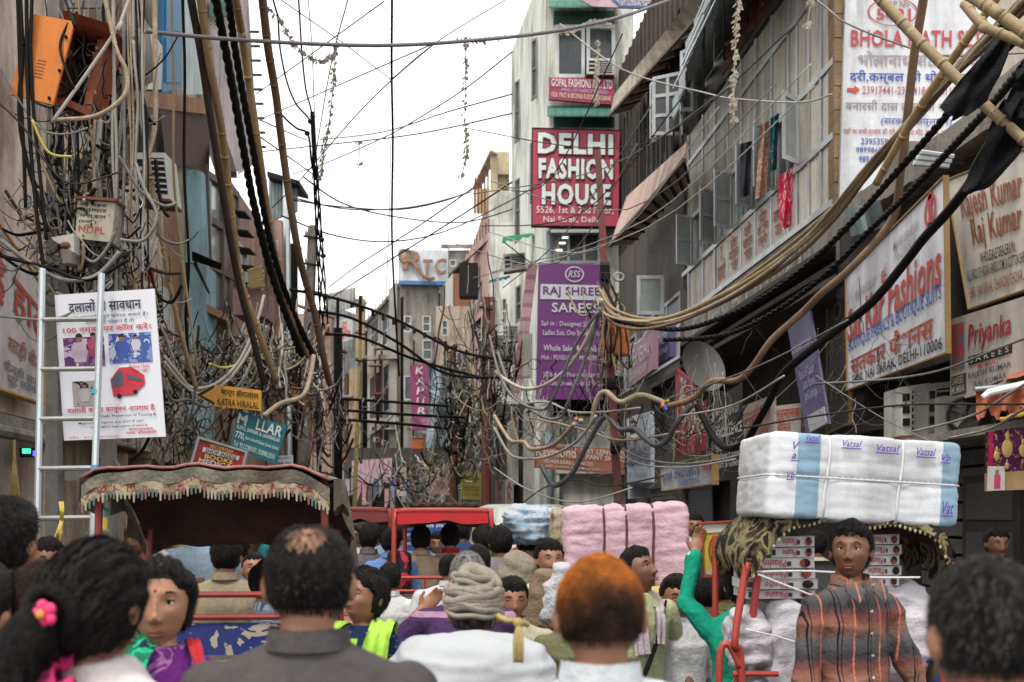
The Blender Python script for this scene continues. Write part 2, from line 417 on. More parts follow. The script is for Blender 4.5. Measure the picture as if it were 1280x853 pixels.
def strands(vs, nu, nv, n, ln, up, seed, hf, whorl=(0, .045, .125), zmin=-.078, wd=.0006, sweep=0):
    """thin curved ribbons of hair lying on the scalp surface"""
    r = random.Random(seed); mb = MB(); wh = Vector(whorl)
    for _ in range(n):
        j = r.randint(1, nv-2); i = r.randrange(nu); a = vs[j*nu+i]; b = vs[j*nu+(i+1) % nu]; c = vs[(j+1)*nu+i]
        p = a+(b-a)*r.random()+(c-a)*r.random(); dd = p.normalized()
        if p.z < zmin or hf(dd, p.x, p.z) < (r.uniform(-.034, .010) if hf is hair_bald else r.uniform(-.002, .006)): continue
        p = p+dd*max(0, .001-hf(dd, p.x, p.z)) if hf is hair_bald else p
        nn = Vector((p.x/.0055, p.y/.0088, p.z/.0128)).normalized(); d = p-wh; d -= nn*d.dot(nn); d = d.normalized()+Vector((r.uniform(-.22, .22), r.uniform(-.22, .22), r.uniform(-.15, .15)))
        if sweep and p.y < .0 and p.z > .03: d = d*.5+Vector((sweep, -.1, .3))
        d -= nn*d.dot(nn); d.normalize(); s = nn.cross(d)*wd*r.uniform(.7, 1.6); l = ln*r.uniform(.5, 1.25); k = r.uniform(.3, 1.4)*up
        q1 = p+d*l*.4+nn*(.002+k*l*.7)-nn*.001; q2 = p+d*l*.95+nn*(.001+k*l*.6)-nn*l*.10
        mb.add([p-nn*.002-s, p-nn*.002+s, q1+s, q1-s, q2], [(0, 1, 2, 3), (3, 2, 4)])
    return mb

def remesh(mb, voxel, smooth=2, wr=0, wsc=9, seed=0, zfold=1.0):
    me = mb.mesh('r'); o = bpy.data.objects.new('r', me); C.objects.link(o)
    m = o.modifiers.new('r', 'REMESH'); m.mode = 'VOXEL'; m.voxel_size = voxel
    if smooth: s = o.modifiers.new('s', 'SMOOTH'); s.iterations = smooth; s.factor = .5
    dg = bpy.context.evaluated_depsgraph_get(); dg.update()
    out = bpy.data.meshes.new_from_object(o.evaluated_get(dg)); bpy.data.objects.remove(o); bpy.data.meshes.remove(me)
    if wr:
        n = len(out.vertices); co = np.empty(n*3, 'f'); out.vertices.foreach_get('co', co); co = co.reshape(-1, 3)
        no = np.empty(n*3, 'f'); out.vertices.foreach_get('normal', no); no = no.reshape(-1, 3)
        rs = np.random.RandomState(seed+3); dsp = np.zeros(n)
        for k in range(7):                                     # sums of warped ridges read as folds
            a = rs.normal(size=3)*np.array([1, 1, zfold]); a = a/np.linalg.norm(a)*wsc*rs.uniform(.6, 1.8)
            b = rs.normal(size=3)*wsc*.5
            ph = co@a+1.6*np.sin(co@b+rs.uniform(0, 6))+rs.uniform(0, 6)
            dsp += (1-np.abs(np.sin(ph)))**2*rs.uniform(.4, 1)-.25
        co = co+no*(dsp*wr)[:, None]; out.vertices.foreach_set('co', co.astype('f').ravel()); out.update()
    out.shade_smooth(); return out

def hand(mb, w, d, side=1, curl=.5, s=1.0, palm=None):
    """palm, four unequal fingers and a thumb growing from wrist w towards d"""
    d = Vector(d).normalized(); pn = Vector(palm) if palm else Vector((0, 1, 0)); pn = pn-d*pn.dot(d)
    if pn.length < .1: pn = d.orthogonal()
    pn.normalize(); sd = d.cross(pn)*side; w = Vector(w)
    R = Matrix((sd, pn, d)).transposed()
    mb.ell(w+d*.048*s, (.040*s, .017*s, .055*s), 12, 8, R)
    for k, (o, l) in enumerate(((-.029, .066), (-.0095, .076), (.010, .072), (.028, .056))):
        b = w+d*.085*s+sd*o*s; p1 = b+(d*math.cos(curl*.6)+pn*math.sin(curl*.6))*l*.5*s; p2 = p1+(d*math.cos(curl*1.7)+pn*math.sin(curl*1.7))*l*.55*s
        mb.cap(b, .0092*s, p1, .0085*s, 7); mb.cap(p1, .0085*s, p2, .0068*s, 7)
    b = w+d*.03*s-sd*.032*s; p1 = b+(d*.7-sd*.6+pn*.25).normalized()*.038*s; p2 = p1+(d*.95-sd*.1+pn*.3).normalized()*.032*s
    mb.cap(b, .0125*s, p1, .0105*s, 7); mb.cap(p1, .0105*s, p2, .008*s, 7)

BODYC = {}
def cached(key, fn):
    if key is None: return fn()
    if key not in BODYC: BODYC[key] = fn(); return BODYC[key]
    m = BODYC[key].copy(); m.materials.clear(); return m
def person(label, px, top, Y, yaw, height=None, cat='person', group=None, skin=None, hair='short', hmat=None, shirt=None, pants=None, sleeve='short',
           arms=None, lean=0.0, side=0.0, voxel=.012, fem=False, kurta=False, headyaw=0, headpitch=0, wr=.004, girth=1.0, collar=None, face=True,
           mustache=False, nstr=0, seated=False, scale=1.0, headscale=1.0, brow=True, seed=None, browtilt=0, shoulders=1.0, hairstr=.022, gz=None, tuck=.0, headtilt=0, whorl=None, strm=None):
    """px/top: where the crown of the head shows; Y: distance. local frame: face towards -y, yaw 0 looks at the camera."""
    skin = skin or SKIN; hmat = hmat or HBLACK; seed = seed if seed is not None else int(px*7+top); rnd = random.Random(seed)
    X = (px-640)/F*Y; ztop = H+(HY-top)/F*Y; a = math.radians(yaw)
    h = height or (1.58 if fem else 1.68)
    base = ztop-h+lean*0.10
    if seated: base = ztop-h
    lx, ly = side, -lean                                         # where the neck goes
    ox = X-(lx*math.cos(a)-ly*math.sin(a)); oy = Y-(lx*math.sin(a)+ly*math.cos(a))
    t = thing('person', label, cat, local=(ox, oy, base, yaw), group=group)
    G = girth
    hc = Vector((lx*1.12, ly*1.12, h-.118*headscale-.012-lean*.10)); nk = Vector((lx*.95, ly*.92+.012, h-.26-lean*.12))
    shz = h-.298-lean*.12; hz = h*.52; sw = (.160 if fem else .180)*shoulders
    def tl(z): k = max(0, min(1.2, (z-hz)/(shz-hz))); return lx*k, ly*k
    def trunk(e=0, hem=None):
        lv = [(hem, .150*G+(.03 if kurta else 0), .108*G+(.02 if kurta else 0))] if hem else []
        lv += [(hz-.06, .158*G, .112*G), (hz+.06, .146*G, .108*G), (hz+.17, .132*G if fem else .146*G, .098*G), (hz+.30, .150*G if fem else .165*G, .112*G+(.02 if fem else 0)),
               (shz-.10, .155*G*shoulders, .112*G), (shz-.03, .138*G*shoulders, .092), (shz+.030, .080, .068), (shz+.065, .050, .052)]
        return [(tl(z)[0], tl(z)[1], z, rx+e, ry+e) for z, rx, ry in lv]
    cx, cy = tl(shz)
    shl = {-1: Vector((cx-sw, cy, shz-.045)), 1: Vector((cx+sw, cy, shz-.045))}
    arms = arms or {}
    J = {}
    for s in (-1, 1):
        e, w = arms.get(s, (None, None))
        if e is None: e = (s*.07, .03, -.29); w = (s*.02, -.09, -.24)
        E_ = shl[s]+Vector(e); W_ = E_+Vector(w); J[s] = (shl[s], E_, W_)
    ar = .046*G if not fem else .040*G
    def arm(mb, e, lo, hi):
        for s in (-1, 1):
            S, E_, W_ = J[s]
            if hi > 0: mb.cap(S, ar+.008+e, S+(E_-S)*min(hi, 1), ar-.004+e*lo)
            if hi > 1: mb.cap(E_, ar-.006+e, E_+(W_-E_)*(hi-1), .031+e*lo)
    legs = []
    if seated:
        for s in (-1, 1): legs += [(Vector((s*.09, 0, hz-.02)), Vector((s*.12, -.42, hz-.02)), Vector((s*.12, -.42, hz-.46)))]
    else:
        for s in (-1, 1): legs += [(Vector((s*.085, 0, hz-.03)), Vector((s*.10, -.02-.05*(s > 0), max(.46, hz*.52))), Vector((s*.105, .03-.02*s, .09)))]
    # --- body: one continuous surface
    R = Matrix.Rotation(math.radians(headyaw), 3, 'Z') @ Matrix.Rotation(math.radians(headpitch), 3, 'X') @ Matrix.Rotation(math.radians(headtilt), 3, 'Y')
    near = voxel < .009
    nu, nv = (56, 44) if near else (32, 26)
    b = MB(); hv, hf = headpts(nu, nv, scale=headscale, face=1 if face else 0); b.add([hc+R @ v for v in hv], hf)
    for s in (-1, 1) if face else (): b.ell(hc+R @ (Vector((s*.0095, -.100, -.040))*headscale), (.0065*headscale, .009*headscale, .0052*headscale), 10, 6, R)
    for s in (-1, 1): b.ell(hc+R @ Vector((s*.082*headscale, .010, -.006)), (.009*headscale, .016, .029*headscale), 12, 8, R @ Matrix.Rotation(s*.35, 3, 'Z'))
    b.cap(nk-Vector((0, -.01, .04)), .056 if not fem else .047, hc+Vector((0, .022, -.060)), .050 if not fem else .041, 16)
    b.rings(trunk(-.006), 22, .85); arm(b, 0, 1, 2)
    for s in (-1, 1): b.cap(Vector((cx+s*.03, cy+.005, shz+.028)), .040, shl[s]-Vector((s*.015, 0, .004)), .042)
    for (A, K, Fo) in legs:
        b.cap(A, .082*G, K, .055); b.cap(K, .055, Fo, .038)
        b.ell(Fo+Vector((0, -.07, -.05)), (.042, .12, .032), 12, 8)
    for s in (-1, 1):
        S, E_, W_ = J[s]; hand(b, W_, (W_-E_), s, .5, .95)
    ck = (round(h, 3), fem, G, shoulders, headyaw, headpitch, headtilt, headscale, lean, side, voxel, face, seated, sleeve, kurta, str(arms))
    me = cached(('b',)+ck, lambda: remesh(b, voxel, 1)); me.materials.append(skin); link('body', me, t)
    # --- clothes
    if shirt:
        m = MB(); hem = (hz-.42 if kurta else hz-.17)
        m.rings(trunk(.016 if voxel > .009 else .014, hem), 26, .85)
        arm(m, .014, 1.25, {'none': 0, 'short': .80, 'elbow': 1.0, 'long': 1.94, 'roll': 1.35}[sleeve])
        for s in (-1, 1): m.cap(Vector((cx+s*.035, cy+.004, shz+.022)), .050*G, shl[s]-Vector((s*.012, 0, .004)), ar+.016); m.cap(shl[s]-Vector((s*.02, 0, .02)), ar+.018, Vector((cx+s*.09, cy, shz-.13)), .075)
        if sleeve == 'none':
            for s in (-1, 1): m.ell(shl[s]+Vector((-s*.03, 0, .0)), (.06, .06, .05))
        me = cached(('s', seed % 3)+ck if voxel > .012 else None, lambda: remesh(m, max(voxel, .008), 2, wr, 8, seed)); me.materials.append(shirt); link('shirt' if not kurta else 'kurta', me, t)
        if collar is not False:
            c = MB(); k = 26; rr = .070 if not fem else .075
            def col(u, v):
                an = 2*math.pi*u; z = shz+.048+.040*v*(1 if not fem else .5)-.035*max(0, -math.sin(an))**3
                r = rr*(1-.10*v); return Vector((nk.x+math.cos(an)*r*1.02, nk.y-.004+math.sin(an)*r*1.0, z))
            c.gridf(col, k, 3); c.gridf(lambda u, v: col(u, 1-v)*1+Vector((math.cos(2*math.pi*u), math.sin(2*math.pi*u), 0))*.010, k, 3)
            c.build('collar', collar or shirt, t, smooth=True)
    pm = pants or cloth('trousers_grey', (.06, .06, .065))
    m = MB()
    for (A, K, Fo) in legs: m.cap(A+Vector((0, 0, .04)), .10*G, K, .075); m.cap(K, .075, Fo+Vector((0, 0, .03)), .060)
    m.rings([(0, 0, hz-.12, .155*G, .115*G), (0, 0, hz+.06, .152*G, .114*G)], 20)
    me = cached(('t', round(h, 2), G, seated), lambda: remesh(m, .016, 2, .004, 8, seed)); me.materials.append(pm); link('trousers', me, t)
    # --- hair
    if hair:
        fn = {'short': hair_short, 'full': hair_full, 'bald': hair_bald, 'woman': hair_woman}[hair]
        hm = MB(); hv2, hf2 = headpts(nu+8, nv+6, fn, seed, headscale, .4); hm.add([hc+R @ v for v in hv2], hf2)
        ho = hm.build('hair', hmat, t, smooth=True)
        if nstr:
            sm = strands(hv2, nu+8, nv+6, nstr, hairstr, .14 if hair != 'woman' else .02, seed, fn, whorl or (0, .045, .125), sweep=.5 if hair == 'full' else 0)
            sm.v = [hc+R @ v for v in sm.v]; so = sm.build('hair_strands', hmat, ho)
            for m_ in (strm or (hmat, hmat, HLIGHT)): 
                if m_ is not hmat: so.data.materials.append(m_)
            k_ = len(so.data.materials); rs = np.random.RandomState(seed); mi = np.repeat((rs.rand(len(so.data.polygons)//2) < .22)*(k_-1), 2); so.data.polygons.foreach_set('material_index', mi.astype('i'))
    if face:
        S = headscale
        for s in (-1, 1):
            def pt(x, y, z): return hc+R @ (Vector((x*s, y, z))*S)
            e = MB().ell(pt(.030, -.0660, .006), (.0132*S,)*3, 14, 10).build('eye', EYEW, t, smooth=True)
            MB().ell(pt(.030, -.0757, .0058), (.0068*S, .0042*S, .0068*S), 12, 8, R).build('iris', IRIS, e, smooth=True)
            ld = MB().ell(pt(.030, -.0668, .0138), (.0175*S, .0152*S, .0072*S), 14, 8, R); ld.ell(pt(.030, -.0652, -.0028), (.0170*S, .0140*S, .0055*S), 14, 8, R)
            ld.build('eyelid', skin, t, smooth=True)
            ls = MB().tube([pt(.017, -.079, .007), pt(.026, -.0825, .0105), (pt(.036, -.0805, .0105)), pt(.045, -.073, .0065)], .0011*S, 5, 3); ls.build('eyelash', HBLACK, t)
            q = MB().tube([pt(.012, -.0875, .024-browtilt), pt(.025, -.0895, .030), pt(.038, -.0835, .031), pt(.050, -.071, .024+browtilt)], [.0022*S, .0034*S, .0028*S, .001*S], 6, 3, flat=.8)
            q.build('eyebrow', HBLACK, t)
        lp = MB(); 
        def pt(x, y, z): return hc+R @ (Vector((x, y, z))*S)
        lp.tube([pt(-.021, -.084, -.0690), pt(-.011, -.0945, -.0665), pt(0, -.0965, -.068), pt(.011, -.0945, -.0665), pt(.021, -.084, -.0690)], [.0008*S, .0030*S, .0026*S, .0030*S, .0008*S], 8, 3)
        lp.tube([pt(-.019, -.084, -.0710), pt(-.009, -.092, -.077), pt(.009, -.092, -.077), pt(.019, -.084, -.0710)], [.0008*S, .0040*S, .0040*S, .0008*S], 8, 3)
        lp.build('lips', LIPS, t, smooth=True)
        if mustache:
            q = MB().tube([pt(-.030, -.083, -.067), pt(-.014, -.096, -.057), pt(0, -.099, -.0555), pt(.014, -.096, -.057), pt(.030, -.083, -.067)], [.0015*S, .0052*S, .005*S, .0052*S, .0015*S], 8, 4)
            q.build('moustache', HBLACK, t, smooth=True)
    t['_'] = 0; del t['_']
    info = dict(t=t, hc=hc, R=R, shz=shz, hz=hz, J=J, tl=tl, h=h, nk=nk, sw=sw, trunk=trunk, shl=shl)
    return info
# ------------------------------------------------------------------ ground
ASPH = M('asphalt', (.055, .052, .05), .9, .35, 1.5, .4, .3)
g = MB(); g.add([(-300, -30, 0), (300, -30, 0), (300, 600, 0), (-300, 600, 0)], [(0, 1, 2, 3)]); g.build('road', ASPH, None, 'structure')
PAVE = M('kerb_stone', (.16, .15, .14), .9, .3, 2, .3, .5)
def rw(px, z, off=0): Y = (WR-off)*F/(px-530); return Vector(((px-640)/F*Y, Y, z))
def lw(px, z, off=0): Y = (WL-off)*F/(530-px); return Vector(((px-640)/F*Y, Y, z))
def RQ(x0, x1, zt, zb, off=0): return [rw(x0, zt, off), rw(x1, zt, off), rw(x1, zb, off), rw(x0, zb, off)]
def LQ(x0, x1, zt, zb, off=0): return [lw(x0, zt, off), lw(x1, zt, off), lw(x1, zb, off), lw(x0, zb, off)]
MB().prism([rw(2400, .0, 1.1), rw(560, .0, 1.1), rw(560, 0, -.2), rw(2400, 0, -.2)], (0, 0, .13)).build('pavement', PAVE, None, 'structure')
MB().prism([lw(-1400, .0, 1.0), lw(500, .0, 1.0), lw(500, 0, -.2), lw(-1400, 0, -.2)], (0, 0, .13)).build('pavement', PAVE, None, 'structure')

PLA = M('plaster_grey', (.22, .21, .19), .9, .3, 1.2, .3, .75)
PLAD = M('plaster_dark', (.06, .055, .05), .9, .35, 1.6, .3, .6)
PLAW = M('plaster_white', (.62, .64, .58), .9, .18, .7, .2, .75, dirt=(.13, .12, .1))
PLAC = M('plaster_cream', (.50, .43, .33), .9, .2, .8, .2, .6, dirt=(.12, .09, .07))
PINKW = M('paint_pink', (.42, .26, .21), .85, .2, 1.1, .15, .6)
BRICK = M('brick_face', (.26, .115, .075), .9, .4, 14, .3, .4)
CONC = M('concrete', (.27, .25, .22), .95, .3, 2.5, .4, .6)
CLAD = M('cladding', (.58, .54, .46), .6, .32, .8, .04, .7, dirt=(.14, .12, .1))
CLADL = M('cladding_light', (.68, .63, .53), .4, .25, 1.1, .04, .6, dirt=(.2, .17, .13))
WOODD = M('wood_dark', (.062, .052, .045), .8, .3, 2, .15, .5)
WOODY = M('wood_yellow', (.42, .34, .19), .8, .25, 3, .1, .55)
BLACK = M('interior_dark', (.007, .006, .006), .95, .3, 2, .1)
GREENP = M('green_paint', (.035, .16, .12), .6, .25, 2, .1, .5)
TINB = M('tin_sheet', (.22, .27, .27), .5, .35, 2.5, .15, .7, metal=.3, dirt=(.04, .045, .045))
TRIM = M('trim_pale', (.34, .33, .31), .8, .25, 3, .1, .6)

def shopfront(parent, Q, n, seed=0, sh=.55):
    """row of open shops: dark room, posts, shutters half rolled, shelves of cloth"""
    r = random.Random(seed); nn = nrm(Q)
    for k in range(n):
        q = subq(Q, (k+.05)/n, .0, (k+.95)/n, 1, -.9)
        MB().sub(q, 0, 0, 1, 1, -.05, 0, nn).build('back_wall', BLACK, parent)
        if r.random() < sh:
            mb = MB(); e = r.choice([.35, .6, 1.0]); q2 = subq(Q, (k+.06)/n, 0, (k+.94)/n, e, -.15); m_ = 14
            for j in range(m_): mb.sub(q2, 0, j/m_, 1, (j+.82)/m_, 0, .03, nn)
            mb.build('roller_shutter', r.choice([M('shutter_grey', (.13, .13, .125), .6, .3, 3, .1, .6), M('shutter_blue', (.05, .07, .085), .6, .2, 3, .1, .5)]), parent)
        for s_ in range(3):
            for j in range(5):
                c = r.choice([(.3, .04, .05), (.05, .12, .2), (.35, .25, .05), (.2, .05, .15), (.3, .28, .25), (.04, .15, .09)])
                q3 = subq(Q, (k+.12+j*.15)/n, .25+s_*.24, (k+.24+j*.15)/n, .42+s_*.24, -.8)
                MB().sub(q3, 0, 0, 1, 1, 0, .15, nn).build('folded_cloth', cloth('stock_%.2f_%.2f' % c[:2], c), parent)

# ================================================================== RIGHT SIDE
# --- nearest building: shops under the painted boards
nbQ = RQ(1045, 1620, 5.4, .13)
tb = thing('building', 'low building on the right with a broken concrete roof edge above the Fashions board', 'building', rw(1200, 0))
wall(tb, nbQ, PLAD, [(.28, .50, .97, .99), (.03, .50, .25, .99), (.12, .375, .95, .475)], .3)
shopfront(tb, subq(nbQ, .28, .5, .97, .99), 3, 3)
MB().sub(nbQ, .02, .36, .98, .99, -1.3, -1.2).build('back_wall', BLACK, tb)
MB().prism([rw(1045, 5.42, 0), rw(1620, 5.42, 0), rw(1620, 5.42, 0)+Vector((5, 0, 0)), rw(1045, 5.42, 0)+Vector((5, 0, 0))], (0, 0, .12)).build('roof', CONC, tb)
r = random.Random(4)                                                   # crumbling roof ledge in uneven pieces
for k in range(16):
    a, b = 1045+(1560-1045)*k/16, 1045+(1560-1045)*(k+1)/16
    q = RQ(a, b-1, 5.62+r.uniform(-.05, .12), 5.33-r.uniform(0, .05), .28)
    MB().sub(q, 0, 0, 1, 1, -.3, r.uniform(-.04, .05)).build('ledge_block', CONC, tb)
MB().prism([rw(1045, 3.42, 0), rw(1620, 3.42, 0), rw(1620, 3.42, .06), rw(1045, 3.42, .06)], (0, 0, -.09)).build('ledge', CONC, tb)
MB().prism([rw(1045, 2.52, 0), rw(1620, 2.52, 0), rw(1620, 2.52, .55), rw(1045, 2.52, .55)], (0, 0, -.08)).build('ledge', CONC, tb)
# closed dark shutter with panels at the right
q = RQ(1203, 1275, 2.12, .13, .06); dr = MB().sub(q, 0, 0, 1, 1, -.05, 0).build('door', M('door_dark', (.05, .048, .045), .6, .3, 3, .1, .4), tb)
for j in range(4): MB().sub(q, .1, .04+j*.24, .9, .22+j*.24, .0, .02).build('door_panel', M('door_panel', (.085, .08, .075), .6, .3, 3, .1, .4), dr)

# --- house number 5491: panelled upper floor with casements, tall side wall with the painted board
Bq = RQ(855, 1045, 9.6, 5.86)
t2 = thing('building', 'building with a floor of grey metal panels and open casement windows right of centre', 'building', rw(950, 0))
def bu(px):   # u along the panelled wall for a pixel column, by true distance
    y0, y1, y = WR*F/(855-530), WR*F/(1045-530), WR*F/(px-530); return (y-y0)/(y1-y0)
def bv(z): return (9.6-z)/(9.6-5.86)
za, zb_, zc = 6.80, 7.80, 5.92
hol = [(bu(a), bv(zb_), bu(b), bv(za)) for a, b in ((868, 893), (897, 915), (918, 940), (944, 966), (970, 992))]
wall(t2, Bq, CLAD, hol, .15)
MB().sub(Bq, 0, 0, 1, 1, -2.0, -1.9).build('back_wall', BLACK, t2)
for px in (862, 880, 895, 911, 928, 946, 966, 987, 998, 1013, 1028, 1044):          # metal mullions
    MB().sub(Bq, bu(px)-.004, 0, bu(px)+.004, 1, .0, .035).build('mullion', ALU, t2)
for z, dd in ((5.90, .07), (6.80, .05), (7.80, .045), (9.0, .04)): MB().sub(Bq, 0, bv(z)-.012, 1, bv(z)+.012, .0, dd).build('rail', ALU, t2)
for k, (a, b) in enumerate(((998, 1013), (1013, 1028), (1028, 1043))):
    for (z1, z0) in ((9.0, 7.85), (7.76, 6.84), (6.76, 5.95)): MB().sub(Bq, bu(a)+.006, bv(z1), bu(b)-.006, bv(z0), .0, .012).build('panel', CLADL, t2)
for a, b in ((862, 880), (880, 895), (895, 911), (911, 928), (928, 946), (946, 966), (966, 987), (987, 998)):
    MB().sub(Bq, bu(a)+.006, bv(8.95), bu(b)-.006, bv(7.84), .0, .010).build('panel', CLAD, t2)
for k, h in enumerate(hol):
    window(t2, subq(Bq, *h, -.08), 2, 1, .05, ALU, GLASS)
    # casement leaf standing open at right angles
    p0 = at(Bq, h[0], h[1]); p1 = at(Bq, h[0], h[3]); n = nrm(Bq); sw_ = (at(Bq, 1, 0)-at(Bq, 0, 0)).normalized()*(.15+.1*(k % 2))
    w_ = .42; lq = [p0+n*.04, p0+n*w_+sw_, p1+n*w_+sw_, p1+n*.04]
    window(t2, lq, 1, 2, .05, ALU, GLASSL, .03, name='casement')
q = [rw(985, 0, 0)]*0
lq = quad(onF(14.9), (977, 113), (998, 125), (998, 207), (977, 199))
window(t2, lq, 1, 1, .07, ALU, GLASSL, .04, name='casement')
# boards with red lettering below the windows
hind = [('द\nजगाधरी', 897, 911), ('सेठ\nमोहन\nशाह', 911, 928), ('दरी\nचादर\nशाह', 928, 946), ('मोटा\nके टोन\nगन्ना', 946, 966), ('र\nजयसवाल\nपरदा', 966, 985)]
for s_, a, b in hind:
    q = subq(Bq, bu(a)+.004, bv(6.74), bu(b)-.004, bv(5.97), .012)
    MB().sub(q, 0, 0, 1, 1, 0, .012).build('painted_panel', M('sign_cream', (.55, .50, .43), .6, .15, 3, .03, .4), t2)
    text(t2, s_, q, .14, .08, .86, .92, (.28, .05, .03), .03, .04)
# tin canopy over it, in sheets
zt = [(842, 8.85, 1.0), (858, 9.25, 1.15), (880, 9.45, 1.2), (905, 9.6, 1.2), (935, 9.6, 1.2), (965, 9.62, 1.2), (1000, 9.64, 1.2), (1044, 9.66, 1.2)]
for (a, z0, o0), (b, z1, o1) in zip(zt, zt[1:]):
    for f0, f1 in ((0, .5), (.5, 1)):
        pa, pb = a+(b-a)*f0, a+(b-a)*f1-.6; Z = z0+(z1-z0)*(f0+f1)/2
        q = [rw(pa, Z+.75, .02), rw(pb, Z+.75, .02), rw(pb, Z-.08, o0), rw(pa, Z-.08, o0)]
        MB().prism(q, (0, 0, -.025)).build('canopy_sheet', TINB, t2)
        q = [rw(pa, Z+.25, o0+.01), rw(pb, Z+.25, o0+.01), rw(pb, Z-.12, o0+.03), rw(pa, Z-.12, o0+.03)]
        MB().prism(q, (-.02, 0, 0)).build('canopy_edge', TINB, t2)
    q = [rw(a, z0-.1, o0), rw(a, z0-.1, .02)]
    MB().tube([rw(a, z0-.13, o0-.03), rw(a, z0+.45, .02)], .02, 5).build('bracket', DARKM, t2)
for k in range(7): MB().tube([rw(842+10*k, 9.0+.16*k, 1.25), rw(1040, 9.9+.22*k, 1.1)], .018, 5).build('pipe', STEEL, t2)
# storey above, brick and dark cladding
q = RQ(880, 1045, 14.5, 9.7, -.0)
wall(t2, q, M('cladding_dark', (.16, .15, .14), .7, .25, .8, .04, .7), [(.55, .35, .9, .75)], .2); MB().sub(q, 0, 0, 1, 1, -1.5, -1.4).build('back_wall', BLACK, t2)
rr = random.Random(2)
BRK = [M('brick_%d' % i, c, .9, .25, 9, .25, .2) for i, c in enumerate([(.24, .09, .06), (.19, .07, .05), (.28, .12, .08)])]
bme = []
for b_ in BRK:
    m_ = MB().box((0, 0, 0), (.21, .03, .065)).mesh('brick'); m_.materials.append(b_); bme.append(m_)
for j in range(14):
    for k in range(12):
        px = 905+k*4.2+(j % 2)*2; z = 9.85+j*.085
        o = bpy.data.objects.new('brick', rr.choice(bme)); C.objects.link(o); o.parent = t2; o.location = rw(px, z, .01)-ORG[t2.name]; o.rotation_euler = (0, 0, math.radians(-85))
# lower band with raised letters, beam, and dark arcade
q = RQ(855, 1045, 5.84, 5.1, .05); MB().sub(q, 0, 0, 1, 1, -.2, 0).build('fascia', CONC, t2)
text(t2, 'MERCHANT  MAHESH CHAND  BEHARI LAL', q, .1, .15, .55, .8, (.42, .40, .36), .02, .03)
text(t2, 'GENERAL MERCHANT  &  Co.', q, .58, .2, .9, .75, (.42, .40, .36), .02, .03)
for k, (zz, oo) in enumerate(((5.05, .55), (4.85, .45), (4.6, .6))):
    MB().prism([rw(850, zz, 0), rw(1045, zz, 0), rw(1045, zz, oo), rw(850, zz, oo)], (0, 0, -.07)).build('ledge', WOODD, t2)
lowQ = RQ(800, 1045, 5.1, .13)
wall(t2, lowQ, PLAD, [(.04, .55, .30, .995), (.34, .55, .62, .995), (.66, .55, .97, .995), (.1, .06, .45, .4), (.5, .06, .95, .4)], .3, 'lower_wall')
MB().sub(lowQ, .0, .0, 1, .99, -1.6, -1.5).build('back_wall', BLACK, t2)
shopfront(t2, subq(lowQ, .04, .55, .97, .995), 4, 8)
# side wall that faces the camera
YS = WR*F/(1045-530)
sq = [P(1046, -60, YS), P(1320, -60, YS), P(1320, 645+1.5/YS*F, YS), P(1046, 645+1.5/YS*F, YS)]
MB().sub(sq, 0, 0, 1, 1, -.3, 0).build('side_wall', M('plaster_beige', (.45, .40, .33), .9, .2, 1, .2, .6), t2)
for k in range(22):
    y0 = -40+k*15; MB().sub([P(1041, y0, YS), P(1052-(k % 3)*.7, y0, YS), P(1052-(k % 2), y0+14.3, YS), P(1041, y0+14.3, YS)], 0, 0, 1, 1, -.2, .05+.01*(k % 2)).build('corner_stone', M('wood_edge', (.34, .24, .13), .9, .35, 5, .3, .5), t2)
WSIGN = (.66, .67, .70)
sg = quad(onF(YS-.12), (1058, -40), (1248, -40), (1246, 266), (1049, 262))
def sv(y): return (y+40)/302.0
def su(x, y=0): return (x-1055+y*.03)/192
sign('painted_board', 'tall white board painted with the number 5491 and the name Bhola Nath Sethi, top right', sg, WSIGN, [
    ('SHOP No', su(1095), sv(2), su(1135), sv(9), (.25, .12, .13), .01), ('5491', su(1094), sv(11), su(1137), sv(26), (.42, .06, .07), .05),
    ('o', su(1083), sv(-2), su(1146), sv(33), (.35, .06, .07), .94),
    ('BHOLA NATH SETHI', su(1063), sv(38), su(1246), sv(59), (.42, .06, .07), .035), ('भोलानाथ सेठी दरी वाले', su(1073), sv(64), su(1242), sv(84), (.30, .25, .27), .02),
    ('दरी,कम्बल की थोक मार्किट', su(1063), sv(88), su(1235), sv(106), BLU, .025),
    ('>', su(1060), sv(107), su(1076), sv(119), (.5, .08, .06)), ('23917441-23964184 · 9811537001-923', su(1079), sv(108), su(1238), sv(118), (.35, .1, .12), .01),
    ('बनारसी दास लक्ष्मी नारायण का', su(1059), sv(125), su(1232), sv(142), (.24, .2, .22), .015), ('(सरकारी सप्लायर)', su(1103), sv(145), su(1190), sv(158), BLU, .005),
    ('यहाँ पर सभी प्रकार की दरी, खेस, बेड शीट, कम्बल आदि, इत्यादि मिलते हैं', su(1057), sv(160), su(1228), sv(170), (.35, .07, .08), .01),
    ('23953590·', su(1079), sv(173), su(1119), sv(181), BLU, .02), ('9899869587', su(1073), sv(184), su(1119), sv(191), BLU, .02), ('9891295959', su(1077), sv(195), su(1119), sv(203), BLU, .02)], .08)

